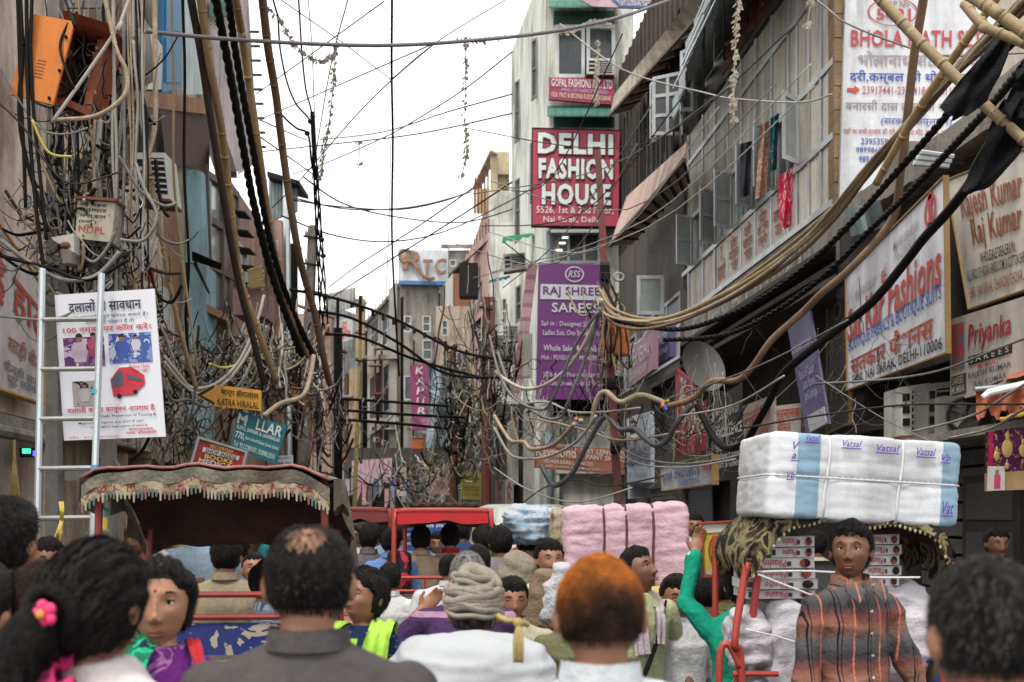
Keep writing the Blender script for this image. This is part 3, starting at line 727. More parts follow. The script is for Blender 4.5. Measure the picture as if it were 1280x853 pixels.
# --- boards on the nearest building
GOLDF = M('frame_ochre', (.30, .19, .07), .6, .3, 6, .1, .3)
pl = onV(1060, 12.6, 640)
q = quad(pl, (1058, 345), (1181, 222), (1184, 440), (1060, 487))
sign('shop_board', 'large white shop board in an ochre frame with red Sat Kar Fashions lettering', q, (.68, .69, .74), [
    ('Sat Kar Fashions', .02, .32, .97, .60, (.42, .05, .03), .04, .1), ('BOUTIQUE FABRICS & BOUTIQUE SUITS', .03, .585, .97, .70, BLU, .03),
    ('सतकार फैशनस', .05, .72, .90, .89, (.35, .06, .03), .04), ('5490, NAI SARAK, DELHI-110006', .07, .90, .97, .985, BLK, .03),
    ('Mr.9810919019\nTel.23918026', .55, .10, .78, .25, GRY, .01, .2), ('9810202627', .12, .22, .36, .28, GRY, .01), ('o', .84, .02, .94, .22, RED, .72), ('|', .875, .0, .905, .25, RED, .05),
    ('੬', .42, .20, .50, .33, RED, .03)], .035, GOLDF, fw=.014)
q = quad(onV(1188, 10.35, 560), (1184, 226), (1330, 168), (1330, 345), (1212, 386))
sign('shop_board', 'dirty cream shop board with brown Rajesh Kumar Raj Kumar lettering at the right edge', q, (.60, .56, .49), [
    ('SUSHIL KR.', .28, .02, .52, .09, BLK, .01), ('Rajesh Kumar', .10, .12, .68, .40, (.26, .08, .035), .035), ('Raj Kumar', .17, .36, .66, .62, (.26, .08, .035), .035),
    ('WHOLESALE DEALERS IN:', .22, .63, .58, .71, BLK, .02), ('ALL KINDS OF INDIAN HANDLOOMS & COTTON SHIRTING', .05, .73, .72, .81, BLK, .015),
    ('5490, NAI SARAK, CHANDNI CHOWK, DELHI', .05, .85, .74, .95, (.28, .09, .05), .02)], .04, GOLDF, fw=.014)
def priy(t, Q, n):
    MB().sub(Q, .03, .08, .16, .62, .002, .01).build('printed_panel', M('print_portrait', (.1, .1, .1), .5, .1, 5, 0, pat=blotch(6, [(0, (.1, .18, .28)), (.45, (.45, .07, .06)), (.6, (.28, .14, .09))])), t)
q = quad(onV(1187, 10.3, 590), (1187, 400), (1330, 355), (1330, 462), (1188, 503))
sign('shop_board', 'grey cream Priyanka sarees board with a small picture panel, under the Rajesh Kumar board', q, (.50, .47, .41), [
    ('Priyanka', .20, .14, .60, .48, (.30, .03, .04), .035, .15), ('#', .20, .52, .60, .62, (.03, .03, .03)), ('S A R E E S', .22, .535, .58, .605, (.5, .47, .4), .01),
    ('MUMBAI', .30, .645, .46, .70, RED, .01), ('RAJESH KUMAR', .20, .72, .60, .81, (.06, .06, .12), .02), ('RAJ KUMAR', .26, .84, .56, .93, (.06, .06, .12), .02),
    ('#', .02, .70, .17, .94, (.05, .05, .05)), ('SAREES\nMUMBAI', .03, .72, .16, .92, (.5, .47, .4), .01)], .07, extra=priy)
q = quad(onV(985, 14.2, 600), (984, 408), (1012, 388), (1036, 530), (1008, 545))
sign('banner', 'narrow blue violet banner hanging askew beside the dark mirrored board', q, (.10, .09, .20), [('KATHURAM SURAJMAL', .05, .22, .95, .31, (.4, .38, .45), .01),
    ('Best of Quality\nSuits Sarees\nand Lehnga', .2, .45, .9, .75, (.35, .33, .42), .01), ('#', .2, .85, .95, .99, (.4, .42, .44))], .03, cat='banner')
q = quad(onV(1035, 13.9, 560), (1035, 365), (1062, 345), (1062, 528), (1035, 541))
sign('shop_board', 'tall dark olive board with faded gold lettering beside the ochre framed board', q, (.075, .075, .06), [('Desig\nPanc', .2, .30, .9, .50, (.28, .24, .14), .01), ('Suits\nKurti', .2, .6, .8, .8, (.25, .22, .14), .01), ('o', .3, .12, .7, .26, (.2, .17, .1), .6)], .1, GOLDF)
q = quad(onV(930, 16.2, 560), (929, 508), (965, 494), (966, 548), (930, 558))
sign('shop_board', 'faded pinkish board with worn red lettering near the white blue bale', q, (.30, .25, .22), [('बनवारीलाल', .05, .1, .95, .5, (.32, .05, .05), .03), ('जयपुरी रजाई', .1, .55, .9, .9, (.28, .06, .05), .02)], .06)
q = quad(onF(14.3), (968, 508), (1001, 504), (1001, 542), (968, 547))
sign('shop_board', 'small cream board with a red header beside the black Acco lettering', q, (.42, .38, .33), [('गुरुनानक', .05, .15, .95, .55, (.4, .05, .04), .04), ('भारत', .1, .6, .6, .9, (.4, .05, .04), .03)], .06)
q = quad(onF(14.5), (1001, 506), (1034, 502), (1034, 545), (1001, 548))
sign('shop_board', 'brown grey board with black ACCO letters half hidden by the violet banner', q, (.22, .19, .17), [('ACCO\nH', .1, .15, .8, .8, BLK, .03)], .06)
q = quad(onF(15.5), (893, 500), (928, 478), (930, 590), (890, 594))
sign('shop_board', 'black hanging board with pale lettering and torn threads in front', q, (.028, .027, .026), [('Manyavar', .05, .15, .9, .35, (.25, .25, .24), .0, .2), ('EXCELLENCE', .1, .42, .95, .54, (.42, .42, .4), .02),
    ('Exclusive Sarees\nLehnga Chunni\nSuits & Gowns', .1, .62, .9, .92, (.35, .35, .34), .01)], .12)
q = quad(onF(17.2), (868, 520), (884, 496), (884, 560), (868, 568))
sign('shop_board', 'small maroon board lettered CREAT next to the tall red strip', quad(onF(17.0), (865, 508), (884, 500), (884, 562), (865, 568)), (.20, .02, .03), [('CREAT', .05, .35, .95, .62, (.5, .48, .46), .02)], .06)
q = quad(onV(848, 18.0, 560), (844, 460), (866, 478), (866, 566), (844, 570))
sign('banner', 'tall dark red vertical strip with a column of pale Hindi letters', q, (.24, .02, .03), [('स\nा\nड़\nी\n \nस\nू\nट', .3, .04, .75, .8, (.5, .42, .4), .03)], .05, cat='banner')
q = quad(onV(785, 20.5, 560), (784, 522), (814, 514), (814, 603), (784, 603))
sign('shop_board', 'pale blue board lettered Sanskriti by the red iron pole', q, (.40, .47, .55), [('Sanskriti', .05, .35, .95, .75, (.08, .09, .18), .03), ('5 8 1 3, NAI SARAK', .1, .85, .9, .93, (.1, .12, .2), .01)], .06)
sign('shop_board', 'lower pale blue board with rows of fine print by the red iron pole', quad(onF(20.4), (785, 606), (813, 604), (813, 622), (785, 624)), (.38, .43, .48), [('BANARSI SAREES\nSILK & COTTON', .08, .15, .92, .85, (.08, .1, .18), .02)], .05)
q = quad(onV(828, 17.8, 590), (827, 584), (891, 570), (891, 604), (828, 613))
sign('shop_board', 'long white blue board lettered Samadhi Shringar Emporium above the street', q, (.48, .50, .52), [('स्वदेशी', .02, .2, .26, .8, (.1, .12, .25), .03), ('SHAADI KAPOOR', .30, .12, .80, .62, (.06, .07, .25), .03), ('ND', .84, .1, .98, .5, RED, .05), ('EXHIBITIONS', .4, .7, .8, .93, BLU, .02)], .08, GOLDF)
q = quad(onV(786, 21.5, 600), (786, 430), (816, 415), (816, 462), (786, 485))
sign('shop_board', 'faded mauve shop board with pale letters behind the orange box', q, (.30, .15, .21), [('SNEH VERMA', .08, .2, .92, .6, (.5, .42, .45), .03), ('SAREE HOUSE', .1, .7, .8, .9, (.45, .38, .4), .01)], .1)
q = quad(onV(816, 20.0, 600), (816, 416), (838, 404), (838, 446), (816, 460))
sign('shop_board', 'dark blue board joined to the mauve one', q, (.09, .08, .20), [('CITY TRADERS', .08, .2, .92, .5, (.4, .38, .45), .02), ('SUIT SAREE LEHNGA', .1, .62, .9, .8, (.4, .38, .45), .01)], .1)

# air conditioners under the Sat Kar board
acunit(quad(onF(11.0), (1126, 484), (1162, 479), (1162, 545), (1126, 545)), 'dusty outdoor air conditioner on the ledge under the ochre framed board', .5)
acunit(quad(onF(10.6), (1160, 480), (1188, 477), (1188, 541), (1160, 543)), 'second outdoor air conditioner right beside the first, under the Sat Kar board', .5, mat=M('ac_grey', (.3, .29, .27), .5, .15, 4, .05, .5))
t = thing('exhaust_fan', 'round black fan on the ledge below the Priyanka board', 'fan', P(1208, 540, 10.1))
c = P(1207, 520, 10.0); fr = MB()
fr.tube([c+Vector((math.cos(a)*.17, 0, math.sin(a)*.17)) for a in np.linspace(0, 2*math.pi, 25)], .022, 6); fr.build('fan_ring', DARKM, t)
for k in range(5):
    a = k*2*math.pi/5; MB().add([c, c+Vector((math.cos(a-.25)*.15, .03, math.sin(a-.25)*.15)), c+Vector((math.cos(a+.25)*.15, -.03, math.sin(a+.25)*.15))], [(0, 1, 2)]).build('blade', M('fan_blade', (.06, .06, .06), .4, .2, 3, .05), t)
MB().ell(c, (.035, .03, .035)).build('hub', DARKM, t); MB().box(c+Vector((0, .15, 0)), (.4, .2, .4)).build('housing', M('fan_box', (.24, .23, .21), .7, .3, 3, .1, .5), t)
# orange awning, tube lamp
AWN = M('awning_orange', (.42, .12, .055), .8, .2, 4, .2, .35)
t = thing('awning', 'torn orange red fabric awning at the right edge', 'awning', P(1260, 500, 8.4))
def aw(u, v): p = P(1240+u*120-22*v, 480-20*u*0-28*u+22*v+u*-8, 8.9-.7*v); return p
mb = MB(); mb.gridf(lambda u, v: P(1238+u*110-18*v, 484-60*u+(2+28*u)*v+math.sin(u*16)*1.2, 9.2-1.0*v), 20, 6); mb.build('canopy', AWN, t, smooth=True)
mb = MB(); mb.gridf(lambda u, v: P(1220+u*130, 486-12*u+v*(34+6*math.sin(u*40)+3*math.sin(u*97))+v*u*4, 8.2+.04*math.sin(u*30+v*3)), 60, 8); mb.build('valance', AWN, t, smooth=True)
MB().tube([P(1218, 487, 8.18), P(1350, 474, 8.18)], .022, 8).build('awning_pole', STEEL, t)
for k in range(26):
    x = 1252+k*3; MB().ell(P(x, 524-(x-1252)*.25+math.sin(k)*1, 8.15), (.02, .01, .02), 6, 4).build('sequin', M('gold', (.7, .42, .08), .3, .2, 9, 0, metal=.7), t)
t = thing('tube_lamp', 'white tube lamp slanting across the orange awning', 'lamp', P(1250, 490, 8.0))
MB().tube([P(1228, 497, 8.0), P(1236, 491, 8.0), P(1345, 466, 8.0)], [.02, .03, .03], 10).build('tube', M('lamp_white', (.75, .75, .72), .3, .05, 3, 0), t)
# hanging saree bag
t = thing('hanging_saree', 'purple and gold brocade saree in a packet hanging under the awning', 'textile', P(1257, 612, 8.3))
q = quad(onF(8.3), (1235, 540), (1290, 532), (1288, 612), (1234, 614))
BROC = M('brocade', (0, 0, 0), .7, .2, 8, .2, pat=blotch(14, [(0, (.07, .012, .06)), (.58, (.35, .2, .06))], dist=2))
MB().sub(q, 0, 0, 1, .70, -.05, .01).build('folded_cloth', BROC, t); MB().sub(q, 0, .70, 1, 1, -.05, .012).build('border', M('border_gold', (.38, .24, .12), .7, .25, 9, .2), t)
MB().sub(q, 0, .0, .09, .68, .01, .02).build('trim', cloth('crimson', (.35, .02, .07)), t)
for (u, v, s_) in ((.42, .32, 1.0), (.18, .42, .55), (.78, .38, .7), (.42, .6, .4)):
    mb = MB(); cc = at(q, u, v)+nrm(q)*.02
    mb.ell(cc, (.045*s_, .006, .075*s_), 10, 8); mb.ell(cc+Vector((0, 0, .10*s_)), (.018*s_, .006, .04*s_), 8, 6); mb.build('motif', M('gold_motif', (.55, .36, .12), .5, .2, 20, .1, metal=.4), t)
sign('picture_card', 'small card with a model in a pink saree clipped to the purple brocade', quad(onF(8.22), (1235, 583), (1256, 583), (1256, 613), (1234, 614)), (.6, .56, .52), [('#', .38, .35, .72, .9, (.42, .04, .12)), ('#', .44, .14, .62, .36, (.25, .12, .08))], .01, cat='card')

# --- R3: timber fronted house with sloping awnings
t3 = thing('building', 'dark timber fronted house with two long sloping awnings left of the panelled building', 'building', rw(815, 0))
q3 = RQ(775, 860, 14.2, 9.0, .0)
wall(t3, q3, WOODD, [(.05, .3, .3, .8), (.36, .3, .62, .8), (.68, .3, .95, .8)], .2, 'upper_wall')
MB().sub(q3, 0, 0, 1, 1, -1.5, -1.4).build('back_wall', BLACK, t3)
for h in ((.05, .3, .3, .8), (.36, .3, .62, .8), (.68, .3, .95, .8)): window(t3, subq(q3, *h, -.1), 3, 2, .06, M('frame_brown', (.13, .11, .10), .7, .2, 4, .1, .4), GLASS)
for k in range(16): MB().sub(q3, k/16, 0, k/16+.012, 1, 0, .04).build('batten', WOODD, t3)
q3b = RQ(762, 862, 9.0, 4.9, .0)
wall(t3, q3b, M('plaster_soot', (.12, .11, .10), .95, .3, 1.5, .35, .5), [(.08, .62, .42, .96), (.52, .60, .92, .95)], .2, 'lower_wall')
MB().sub(q3b, 0, 0, 1, 1, -1.5, -1.4).build('back_wall', BLACK, t3)
window(t3, subq(q3b, .08, .62, .42, .96, -.05), 2, 1, .07, ALU, GLASS, .08); window(t3, subq(q3b, .52, .60, .92, .95, -.05), 3, 2, .07, ALU, GLASSL, .08)
lowQ = RQ(762, 800, 4.9, .13); wall(t3, lowQ, PLAD, [(.1, .5, .9, .99)], .2, 'ground_floor'); MB().sub(lowQ, 0, 0, 1, .99, -1, -.9).build('back_wall', BLACK, t3)
q = quad(onF(23.0), (796, 345), (830, 345), (830, 394), (796, 394)); window(t3, q, 1, 1, .08, ALU, GLASSL, .05, name='casement')
def awning3(o_l, o_r, i_l, i_r, f_l, f_r, YA, YB, n, cream, fasc):
    """soffit boards between outer edge o and wall edge i; sloped fascia up to f"""
    def lp(a, b, t_, ya, yb): return P(a[0]+(b[0]-a[0])*t_, a[1]+(b[1]-a[1])*t_, ya+(yb-ya)*t_)
    for k in range(n):
        a, b = k/n, (k+.93)/n
        q = [lp(o_l, o_r, a, YA, YB), lp(o_l, o_r, b, YA, YB), lp(i_l, i_r, b, YA+1.0, YB+1.0), lp(i_l, i_r, a, YA+1.0, YB+1.0)]
        MB().prism(q, (0, 0, .03)).build('soffit_board', cream, t3)
        MB().tube([q[1]+Vector((0, 0, -.03)), q[2]+Vector((0, 0, -.03))], .035, 4).build('rafter', DARKM, t3)
        q = [lp(f_l, f_r, a, YA+.15, YB+.15), lp(f_l, f_r, b+.06/n, YA+.15, YB+.15), lp(o_l, o_r, b+.06/n, YA, YB), lp(o_l, o_r, a, YA, YB)]
        MB().prism(q, (.04, .02, 0)).build('fascia_board', fasc, t3)
    MB().tube([lp(o_l, o_r, 0, YA-.05, YB-.05), lp(o_l, o_r, 1, YA-.05, YB-.05)], .045, 4).build('edge_beam', M('edge_brown', (.12, .085, .06), .8, .3, 4, .1), t3)
FAS = M('fascia_pink', (.50, .36, .31), .8, .2, 2, .1, .5); FAS2 = M('fascia_cream', (.42, .37, .29), .8, .25, 2, .1, .6)
awning3((762, 145), (893, -2), (790, 137), (915, -14), (768, 118), (868, -6), 25.2, 17.5, 11, WOODY, FAS2)
awning3((762, 308), (856, 200), (790, 306), (862, 226), (783, 246), (858, 178), 24.5, 18.6, 9, M('soffit_cream', (.40, .33, .24), .8, .25, 3, .1, .5), FAS)
for (a, b, Y) in (((815, 90), (853, 170), 19.5), ((850, 58), (866, 140), 18.4), ((812, 98), (820, 178), 20.0)):
    q = quad(onF(Y), (a[0], a[1]+8), (b[0], a[1]), (b[0], b[1]), (a[0], b[1])); window(t3, q, 2 if b[0]-a[0] > 20 else 1, 3, .06, ALU, GLASS, .05, name='casement')

# --- R4: white corner house with the DELHI FASHION HOUSE board
t4 = thing('building', 'tall whitewashed corner house carrying the red Delhi Fashion House board', 'building', P(700, 640, 28.9))
YD = 28.9
fq = [P(686, -40, YD), P(792, -40, YD), P(792, 640+1.72/YD*F, YD), P(686, 640+1.72/YD*F, YD)]
def fu(x): return (x-686)/106
def fv(y): return (y+40)/(640+1.72/YD*F+40)
hs = [(fu(694), fv(32), fu(769), fv(98)), (fu(691), fv(290), fu(750), fv(329)), (fu(690), fv(525), fu(726), fv(560)), (fu(690), fv(592), fu(780), fv(700))]
wall(t4, fq, PLAW, hs, .3)
MB().sub(fq, 0, .0, 1, 1, -3.5, -3.4).build('back_wall', BLACK, t4)
WHF = M('frame_white', (.62, .64, .64), .6, .12, 5, .05, .3)
window(t4, subq(fq, fu(694), fv(32), fu(731), fv(98), -.1), 1, 1, .1, WHF, GLASS, .15); window(t4, subq(fq, fu(733), fv(32), fu(769), fv(98), -.1), 1, 1, .1, WHF, GLASS, .15)
window(t4, subq(fq, fu(691), fv(290), fu(750), fv(329), -.1), 3, 1, .07, ALU, GLASS, .1)
for k, (x, y) in enumerate(((706, 297), (703, 304), (699, 313))): MB().box(P(x, y, YD-.02+.0), (.18, .02, .05)).build('light_panel', M('lit_panel', (.9, .88, .8), .5, 0, 1, 0, emit=1.2), t4)
window(t4, subq(fq, fu(690), fv(525), fu(726), fv(560), -.1), 1, 1, .1, WHF, GLASS, .1)
side = [P(686, -40, YD), P(640, 62, 41.0), Vector((P(640, 0, 41).x, 41.0, 0)), Vector((P(686, 0, YD).x, YD, 0))]
side = [P(665, -10, 33.5), P(686, -40, YD), Vector((P(686, 0, YD).x, YD, 0)), Vector((P(665, 0, 33.5).x, 33.5, 0))]
MB().sub(side, 0, 0, 1, 1, -.3, 0).build('side_wall', PLAW, t4)
sd2 = [P(639, 66, 41.5), P(665, -2, 33.5), Vector((P(665, 0, 33.5).x, 33.5, 0)), Vector((P(639, 0, 41.5).x, 41.5, 0))]
MB().sub(sd2, 0, 0, 1, 1, -.3, 0).build('side_wall', PLAW, t4)
for (x0, x1, y0, y1, Y) in ((664, 671, 48, 122, 32.5), (643, 650, 100, 175, 38.5), (662, 669, 176, 250, 33), (643, 651, 222, 300, 38.5), (644, 652, 355, 400, 38)):
    pl = onV(675, 31.2, 545); window(t4, quad(onF(Y-.6), (x0, y0+5), (x1, y0), (x1, y1), (x0, y1+6)), 1, 2, .08, M('frame_grey', (.2, .2, .19), .7, .2, 4, .1, .4), GLASS, .12)
def shade(x0, x1, y0, y1, proj, mat, name='sunshade', m=8):
    for k in range(m):
        a, b = x0+(x1-x0)*k/m, x0+(x1-x0)*(k+.96)/m
        MB().prism([P(a, y0, YD), P(b, y0, YD), P(b, y1, YD-proj), P(a, y1, YD-proj)], (0, 0, .04)).build(name, mat, t4)
shade(686, 770, 2, 10, .9, GREENP); shade(684, 768, 134, 146, .9, GREENP); shade(688, 752, 284, 291, .8, M('corrugated', (.42, .43, .42), .5, .25, 3, .1, .6, metal=.3), 'corrugated_sheet', 22)
for y in (22, 150): MB().sub(fq, fu(692), fv(y-8), fu(768), fv(y+10), .0, .02).build('green_band', M('green_dark', (.025, .09, .07), .7, .3, 2, .1, .5), t4)
MB().tube([P(687, 290, YD-.12), P(687, 636, YD-.12)], .10, 8).build('corner_pipe', M('pipe_blue', (.35, .42, .45), .6, .2, 3, .1, .5), t4)
MB().sub(fq, fu(688), fv(470), fu(792), fv(520), 0, .05).build('dark_band', BLACK, t4)
sign('hanging_board', 'pink and blue board partly cut off above the top green sunshade', quad(onF(YD-1), (706, -12), (826, -6), (826, 12), (740, 8)), (.5, .35, .4), [('#', .4, .5, 1, 1, (.07, .09, .2)), ('EXCLUSIVE SAREES', .45, .55, .95, .85, (.6, .6, .6), .02)], .06)
sign('shop_board', 'narrow crimson Fashions Pvt Ltd board under the top windows of the white house', quad(onF(YD-.35), (686, 97), (768, 99), (767, 131), (686, 124)), (.33, .03, .08), [
    ('GOPAL FASHIONS PVT. LTD', .04, .06, .97, .42, (.6, .55, .55), .03), ('MFG. OF FANCY SAREES', .2, .47, .9, .62, (.35, .3, .5), .02), ('5526, FIRST & SECOND FLOOR, NAI SARAK', .04, .68, .96, .92, (.6, .5, .35), .015)], .1)
def delhi(t, Q, n):
    for (s_, u0, v0, u1, v1) in (('DELHI', .06, .045, .93, .26), ('FASHION', .07, .305, .93, .52), ('HOUSE', .11, .565, .91, .79)):
        text(t, s_, Q, u0-.012, v0-.012, u1+.012, v1+.012, (.12, .02, .03), .04, .17, n=n); text(t, s_, Q, u0, v0, u1, v1, (.62, .70, .68), .055, .085, n=n)
sign('shop_board', 'big crimson board reading DELHI FASHION HOUSE in pale block letters', quad(onF(YD-.55), (666, 161), (774, 164), (773, 283), (665, 282)), (.42, .045, .085), [
    ('5526, 1st & 2nd Floor,', .05, .80, .94, .885, (.65, .6, .6), .03), ('Nai Sarak, Delhi', .13, .905, .78, .975, (.65, .6, .6), .03)], .15, DARKM, extra=delhi, var=.06, streak=.1)
PL = (.56, .50, .58)
sign('shop_board', 'purple vertical board of a saree shop, Raj Shree Sarees', quad(onF(YD-.65), (673, 329), (752, 331), (754, 500), (670, 499)), (.145, .028, .17), [
    ('o', .42, .02, .72, .135, PL, .86), ('RSS', .47, .05, .67, .10, PL, .02, .3), ('#', .04, .155, 1.0, .265, (.52, .55, .58)), ('RAJ SHREE', .08, .17, .97, .25, (.12, .02, .14), .03),
    ('SAREES', .22, .29, .95, .36, (.55, .6, .62), .02), ('Spl in : Designer Sarees', .06, .425, .95, .47, PL, .02), ('Ladies Suit, Ono Boxes Items', .09, .49, .98, .535, PL, .02),
    ('Whole Saler & Retailer', .10, .60, .98, .645, PL, .03), ('Mob : 9210216617, 9999605577', .07, .675, .99, .715, PL, .02), ('5526 A, 1st Floor, Nai Sarak,', .10, .80, .95, .84, PL, .02), ('Chandni Chowk, Delhi -110006', .07, .865, .99, .905, PL, .02)], .12, var=.06, streak=.12)
def ray(t, Q, n): pass
sign('shop_board', 'orange brown Raymond suit lengths board below the purple one', quad(onF(YD-.8), (668, 556), (786, 562), (786, 594), (667, 585)), (.36, .13, .07), [
    ('Raymond', .02, .05, .44, .62, (.62, .55, .5), .02), ('SUIT LENGTHS\n& PANT SHIRTS', .48, .06, .97, .5, (.62, .56, .52), .03), ('WHOLESALE PRICES', .10, .6, .62, .75, (.6, .54, .5), .03), ('A/C SHOW ROOM (G.L.O.)', .12, .82, .72, .95, (.6, .54, .5), .02)], .1)
acunit(quad(onF(YD-.45), (734, 73), (767, 73), (767, 94), (734, 93)), 'window air conditioner in the top window of the white corner house')
acunit(quad(onF(33.5), (629, 318), (656, 316), (658, 336), (630, 340)), 'air conditioner under the small green awning on the receding wall')
acunit(quad(onF(35), (628, 405), (648, 405), (648, 426), (629, 428)), 'air conditioner below the pink leaning strip, upper of two')
acunit(quad(onF(35), (625, 430), (645, 430), (645, 452), (626, 454)), 'dark grilled air conditioner, lower of the two by the pink strip', mat=M('ac_green', (.12, .15, .13), .6, .2, 4, .05, .5))
acunit(quad(onF(19.5), (786, 522), (812, 519), (812, 545), (786, 548)), 'white air conditioner on the wall above the pale blue Sanskriti board', .4)
t = thing('awning', 'small ragged green cloth awning on the whitewashed receding wall', 'awning', P(648, 297, 33)); MB().gridf(lambda u, v: P(629+u*40-v*2, 296-u*5+v*(8+1.2*math.sin(u*25))-u*v*4, 33.2-v*.9+.3), 20, 5).build('canopy', cloth('green_awning', (.02, .16, .07)), t)
MB().tube([P(630, 303, 32.4), P(665, 330, 33.6)], .02, 5).build('strut', DARKM, t)
t = thing('awning', 'small teal cloth awning lower down beside the pink strip', 'awning', P(620, 346, 34)); MB().gridf(lambda u, v: P(612+u*26-v*1, 350-u*6+v*(4+1.0*math.sin(u*25)), 34.2-v*.7), 16, 4).build('canopy', cloth('teal_awning', (.01, .09, .09)), t)
t = thing('hanging_cloth', 'long faded pink striped cloth strip leaning beside the purple board', 'textile', P(645, 500, 30))
MB().gridf(lambda u, v: P(659+u*13-v*21, 332+v*165, 30+.1*math.sin(v*9)), 4, 30).build('cloth_strip', cloth('pink_strip', (.36, .22, .24), pat=stripes(2, .42, [(0, (.36, .22, .24)), (.7, (.24, .13, .16))])), t, smooth=True)
MB().box(P(659, 445, 29.5), (.28, .2, 1.25)).build('side_box', TRIM, t)
# the tall iron pole
t = thing('iron_pole', 'tall dark red iron pole rising in front of the Delhi Fashion House board', 'pole', P(772, 850, 13)*1.0)
ob = P(774, 645, 12.6); bot = Vector((ob.x, 12.6, 0)); tp = P(747, 188, 12.6)
REDM = M('oxide_red', (.17, .045, .04), .7, .25, 5, .15, .45)
MB().tube([bot, ob, tp], [.075, .072, .05], 4).build('shaft', REDM, t)
for yy in (335, 345, 480, 560): 
    u = (yy-188)/(645-188); MB().tube([P(747+27*u-6, yy, 12.5), P(747+27*u+6, yy, 12.5)], .07, 6).build('clamp', DARKM, t)
def orangebox(x0, y0, x1, y1, Y, label, txt=None, d=.18, skew=0):
    q = quad(onF(Y), (x0, y0), (x1, y0-skew), (x1, y1-skew), (x0, y1)); t = thing('junction_box', label, 'junction box', q[3], 'orange junction boxes')
    OR = M('box_orange', (.46, .13, .028), .6, .2, 6, .08, .35); MB().sub(q, 0, 0, 1, 1, -d, 0).build('housing', OR, t); MB().sub(q, .06, .05, .94, .95, 0, .012).build('door', OR, t)
    MB().sub(q, -.05, -.05, 1.05, .0, -d, .03).build('rain_hood', OR, t); MB().box(at(q, .88, .5)+nrm(q)*.02, (.02, .02, .04)).build('latch', DARKM, t)
    if txt: text(t, txt, q, .3, .15, .7, .55, (.15, .03, .01), .02, .03)
    return t
orangebox(753, 403, 787, 444, 12.3, 'orange metal junction box on the tall red pole', 'NDPL\n5402\n33', .12)
for k in range(14):
    rr = random.Random(k); x = rr.uniform(750, 778)
    MB().tube([P(745+rr.uniform(0, 12), 350+rr.uniform(-10, 20), 12.3), P(x, 400+rr.uniform(-20, 60), 12.2), P(x+rr.uniform(-10, 14), 455+rr.uniform(-15, 12), 12.25), P(764+rr.uniform(-4, 8), 440, 12.4)], rr.choice([.007, .01, .014]), 5, 6).build('cable_loop', rr.choice([M('cable_tan', (.33, .25, .14), .7, .2, 9, .1, .3), DARKM]), t)
# ================================================================== FAR END AND LEFT SIDE
def gz(Y): return HY+H/Y*F                                          # pixel row where the ground is at distance Y
def front(t, x0, x1, y0, Y, mat, holes=(), y1=None, wkw=None, thick=.3, yl=None, name='wall', backd=2.0):
    """wall facing the camera; holes in pixels (x0,y0,x1,y1,cols,rows)"""
    y1 = y1 or gz(Y); yl = y0 if yl is None else yl
    Q = [P(x0, yl, Y), P(x1, y0, Y), P(x1, y1, Y), P(x0, y1, Y)]
    hs = []
    for h in holes:
        u0, u1 = (h[0]-x0)/(x1-x0), (h[2]-x0)/(x1-x0); um = (u0+u1)/2; yt = yl+(y0-yl)*um
        hs.append((u0, (h[1]-yt)/(y1-yt), u1, (h[3]-yt)/(y1-yt)))
    wall(t, Q, mat, hs, thick, name)
    for h, hh in zip(holes, hs):
        if len(h) > 4 and h[4]: window(t, subq(Q, *hh, -.1), h[4], h[5], .07, (wkw or {}).get('fm', ALU), (wkw or {}).get('gm', GLASS), .1)
    MB().sub(Q, .01, .01, .99, 1, -backd, -backd+.1).build('back_wall', BLACK, t)
    return Q
def recede(t, xa, ya, Ya, xb, yb, Yb, mat, holes=(), name='side_wall', thick=.3, zb=0):
    """wall running away from us between two columns; ya, yb are its top rows; holes in u,v"""
    A, B = P(xa, ya, Ya), P(xb, yb, Yb); Q = [A, B, Vector((B.x, B.y, zb)), Vector((A.x, A.y, zb))]
    if xa > xb: Q = [B, A, Q[3], Q[2]]
    wall(t, Q, mat, [h[:4] for h in holes], thick, name)
    for h in holes:
        if len(h) > 4 and h[4]: window(t, subq(Q, *h[:4], -.1), h[4], h[5], .08, ALU, GLASS, .1)
    MB().sub(Q, .01, .01, .99, 1, -2, -1.9).build('back_wall', BLACK, t)
    return Q
def slab(t, pts, vec, mat, name): return MB().prism(pts, vec).build(name, mat, t)

# R5: white and pink house with the yellow roof room
t5 = thing('building', 'white and pink old house with a yellow shuttered roof room, left of the red board', 'building', P(610, 645, 44))
Q = front(t5, 611, 642, 240, 43, PLAW, [(627, 372, 634, 366+40, 1, 2), (618, 420, 634, 470, 1, 2), (616, 560, 640, 640)])
recede(t5, 611, 246, 43, 583, 330, 66, PINKW, [(.10, .18, .25, .36, 1, 2), (.35, .18, .5, .36, 1, 2), (.62, .18, .78, .36, 1, 2), (.10, .45, .25, .64, 1, 2), (.35, .45, .5, .64, 1, 2), (.62, .45, .78, .64, 1, 2), (.1, .78, .9, .97)])
YEL = M('paint_yellow', (.50, .34, .12), .8, .2, 2, .1, .4); YEC = M('cream_wall', (.52, .42, .28), .85, .2, 1.5, .1, .5)
front(t5, 613, 637, 190, 43.5, YEC, [(622, 218, 636, 236)], y1=240, name='roof_room', backd=3)
for k in range(6):
    a = k*3.5; MB().prism([P(592+a, 236, 49-k), P(594.8+a, 236, 49-k-.5), P(594.8+a, 266, 49-k-.5), P(592+a, 266, 49-k)], (0, .1, 0)).build('shutter', YEL, t5)
